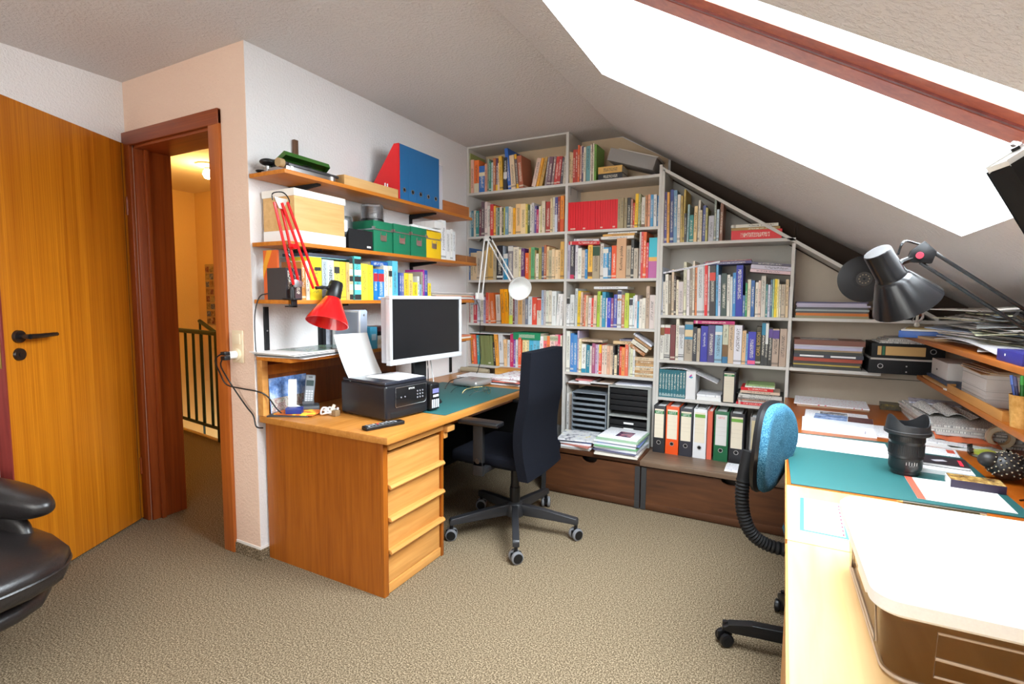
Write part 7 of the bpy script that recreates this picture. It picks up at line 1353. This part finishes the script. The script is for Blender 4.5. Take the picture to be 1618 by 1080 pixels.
def back(u, v):                     # back rest: v upwards, u across
    z = .405 + .665 * v; yy = (u - .5)
    wd_ = .46 + .03 * math.sin(PI * v) - .03 * v
    bow = -.030 * math.sin(PI * min(1, v * 1.6)) * (v < .62) + .012 * (v - .6) * (v > .6)
    return z, yy * wd_, bow
bkm = MB(); n1, n2 = 10, 22
F, B_ = [], []
for i in range(n1 + 1):
    F.append([]); B_.append([])
    for j in range(n2 + 1):
        z, yy, bow = back(i / n1, j / n2); e_ = 1 - (abs(i / n1 - .5) * 2) ** 6; t_ = .062 * (.86 + .14 * e_)
        zt = z
        xb = .222 + bow - .018 * (1 - abs(i / n1 - .5) * 2) * 0 + .010 * (abs(i / n1 - .5) * 2) ** 2 * -1
        F[i].append(bkm.bm.verts.new((xb - t_, yy, zt))); B_[i].append(bkm.bm.verts.new((xb, yy, zt)))
for i in range(n1):
    for j in range(n2):
        bkm.bm.faces.new((F[i][j], F[i + 1][j], F[i + 1][j + 1], F[i][j + 1])); bkm.bm.faces.new((B_[i][j], B_[i][j + 1], B_[i + 1][j + 1], B_[i + 1][j]))
for j in range(n2):
    bkm.bm.faces.new((F[0][j], F[0][j + 1], B_[0][j + 1], B_[0][j])); bkm.bm.faces.new((F[n1][j], B_[n1][j], B_[n1][j + 1], F[n1][j + 1]))
for i in range(n1):
    bkm.bm.faces.new((F[i][0], B_[i][0], B_[i + 1][0], F[i + 1][0])); bkm.bm.faces.new((F[i][n2], F[i + 1][n2], B_[i + 1][n2], B_[i][n2]))
edge = [e for e in bkm.bm.edges if len(e.link_faces) == 2 and e.calc_face_angle(0) > 1.0]
bmesh.ops.bevel(bkm.bm, geom=edge, offset=.012, segments=3, affect='EDGES', clamp_overlap=True)
br_ = part('backrest', bkm, FAB, oc, 'tall black fabric backrest', loc=(0, -.050, 0)); br_.rotation_euler = (0, 0, math.radians(1))
part('back_support', MB().tube([(.08, 0, .41), (.15, -.03, .41), (.178, -.05, .43), (.182, -.05, .47)], .022, 8, 4), BLACKM, oc)
for s, y_ in ((-1, -.335), (1, .28)):
    ar = part('armrest', MB().box(-.15, .09, y_ - .038, y_ + .038, .690, .716, .010, seg=3), BLACK, oc, 'black arm pad'); part('arm_post', MB().box(-.07, -.01, y_ - .012, y_ + .012, .47, .69, .006).box(-.06, -.02, min(y_, y_ - s * .18), max(y_, y_ - s * .18), .42, .45, .008).box(-.07, -.01, y_ - .012, y_ + .012, .42, .50, .006), BLACKM, ar); part('adjuster', MB().cyl((-.04, y_ - .016, .50), (-.04, y_ + .016, .50), .014), BLACK, ar)
# ---- blue task chair at the right desk
BLU = ramp_noise('blue_chair_fabric', [(.36, (.010, .055, .10)), (.5, (.028, .12, .20)), (.64, (.12, .27, .36))], 260, rough=.95, bump=.4, dist=.002)
tc_ = thing('task_chair', 'blue upholstered task chair tucked under the right desk', 'office chair', (2.49, -1.85, 0))
part('base_hub', MB().lathe([(0, .06), (.05, .06), (.055, .08), (.04, .12), (0, .12)], 24), BLACK, tc_)
a0_ = math.atan2(-.030, -.305)
for k in range(5):
    a = a0_ + k * 2 * PI / 5; M = Matrix.Rotation(a, 4, 'Z')
    part('base_arm', MB().prism([(.03, .064), (.03, .118), (.24, .108), (.32, .092), (.345, .084), (.345, .062), (.31, .062)], -.020, .020, 'y', .008, M), BLACK, tc_)
    caster(tc_, .335 * math.cos(a), .335 * math.sin(a), .6 + k, BLACK, BLACKM, BLACK, .027)
part('gas_column', MB().cyl((0, 0, .12), (0, 0, .42), .024).cyl((0, 0, .12), (0, 0, .25), .032), BLACK, tc_)
sm = MB(); sm.sph((0, 0, 0), .23, (1, 1.0, .22), 28, 14, Matrix.Identity(4))
part('seat', sm, BLU, tc_, 'blue fabric seat', loc=(.075, .01, .495)); part('seat_shell', MB().sph((0, 0, 0), .225, (1, 1, .17), 28, 12), BLACKM, tc_, loc=(.075, .01, .468)); part('mechanism', MB().box(-.12, .10, -.07, .07, .395, .440, .015), BLACKM, tc_)
RB = Matrix.Translation((-.258, -.035, 0)) @ Matrix.Rotation(math.radians(-17), 4, 'Z') @ Matrix.Rotation(math.radians(3), 4, 'Y')
def leaf(k, n, f=1.0):              # outline of the back rest in (y, z)
    a = 2 * PI * k / n; s_, c_ = math.sin(a), math.cos(a)
    wz = .175 * (1.0 - .30 * max(0, -s_) ** 1.2)
    return Vector((0, f * wz * (abs(c_) ** .8) * (1 if c_ > 0 else -1), .810 + f * .160 * s_))
def pad(x_front, x_back, dome, f):
    mb = MB(); n = 40; rings = []
    for t, xf in [(1.0, x_back), (1.02, (x_back + x_front) / 2), (.97, x_front)]:
        rings.append([mb.bm.verts.new(RB @ (leaf(k, n, f * t) + Vector((xf + .028 * (abs(leaf(k, n, f * t).y) / .185) ** 2, 0, 0)))) for k in range(n)])
    for t in (.8, .55, .28):
        rings.append([mb.bm.verts.new(RB @ (leaf(k, n, f * t) + Vector((x_front + dome * (1 - t) * .9 + .028 * (abs(leaf(k, n, f * t).y) / .185) ** 2 + .012 * (1 - min(1, abs(leaf(k, n, f * t).y) / .05)), 0, 0)))) for k in range(n)])
    for A, B in zip(rings, rings[1:]):
        for k in range(n): mb.bm.faces.new((A[k], A[(k + 1) % n], B[(k + 1) % n], B[k]))
    mb.bm.faces.new(rings[0][::-1]); mb.bm.faces.new(rings[-1])
    return mb
part('backrest', pad(.030, .002, .016, 1.0), BLU, tc_, 'blue fabric backrest', ang=60); part('back_shell', pad(.004, -.020, .0, 1.04), BLACK, tc_, 'black backrest shell')
def rw(x, y, z): return Vector((x - 2.49, y + 1.85, z))
sp = [rw(2.215, -1.885, .78), rw(2.200, -1.895, .69), rw(2.196, -1.895, .61), rw(2.206, -1.89, .53), rw(2.238, -1.88, .462), rw(2.300, -1.865, .425), rw(2.40, -1.85, .415)]
ps_ = spline(sp, 12)
rr = [(.026 if (i % 2) else .0215) if i > 14 else .024 for i in range(len(ps_))]
part('bellows_spine', MB().tube(ps_, rr, 14), BLACKM, tc_, 'ribbed black bellows spine')
# ---- leather armchair at the left frame edge
LE = ramp_noise('black_leather', [(.3, (.010, .008, .008)), (.7, (.022, .018, .018))], 140, rough=.34, bump=.25, dist=.002, spec=.6)
ac = thing('armchair', 'black leather armchair at the left edge beside the open door', 'armchair', (-.35, -3.52, 0), math.radians(6))
def cushion(cx, cy, cz, sx, sy, sz, p=3.2, seg=28, ring=18, M=None):
    mb = MB(); q = bmesh.ops.create_uvsphere(mb.bm, u_segments=seg, v_segments=ring, radius=1.0)
    for v in q['verts']:
        n_ = (abs(v.co.x) ** p + abs(v.co.y) ** p + abs(v.co.z) ** p) ** (1 / p)
        co = Vector((v.co.x / n_ * sx, v.co.y / n_ * sy, v.co.z / n_ * sz))
        v.co = (M @ co if M is not None else co) + Vector((cx, cy, cz))
    return mb
st_ = part('seat_cushion', cushion(.04, .02, .385, .50, .385, .080, 4.0), LE, ac, 'padded black leather seat'); part('piping', MB().tube([(.04 + .497 * math.copysign(abs(math.cos(a)) ** .5, math.cos(a)), .02 + .382 * math.copysign(abs(math.sin(a)) ** .5, math.sin(a)), .390) for a in [x * PI / 32 for x in range(64)]], .006, 6, closed=True), LE, st_)
part('seat_base', cushion(.02, .02, .270, .46, .36, .055), LE, ac)
for s in (-1, 1):
    part('armrest', cushion(-.09, s * .350, .545, .42, .075, .065, 2.6, M=Matrix.Rotation(math.radians(-2), 4, 'Y')), LE, ac, 'rounded black leather arm'); part('arm_side', cushion(-.06, s * .335, .40, .30, .035, .13), LE, ac)
part('backrest', cushion(-.44, 0, .75, .09, .31, .36, M=Matrix.Rotation(math.radians(-14), 4, 'Y')), LE, ac); part('column', MB().cyl((0, 0, .02), (0, 0, .25), .032), CHROME, ac); part('foot_disc', MB().lathe([(0, 0), (.25, 0), (.25, .012), (.06, .028), (0, .028)], 36), flat('dark_wood_foot', (.06, .025, .012), .35), ac)
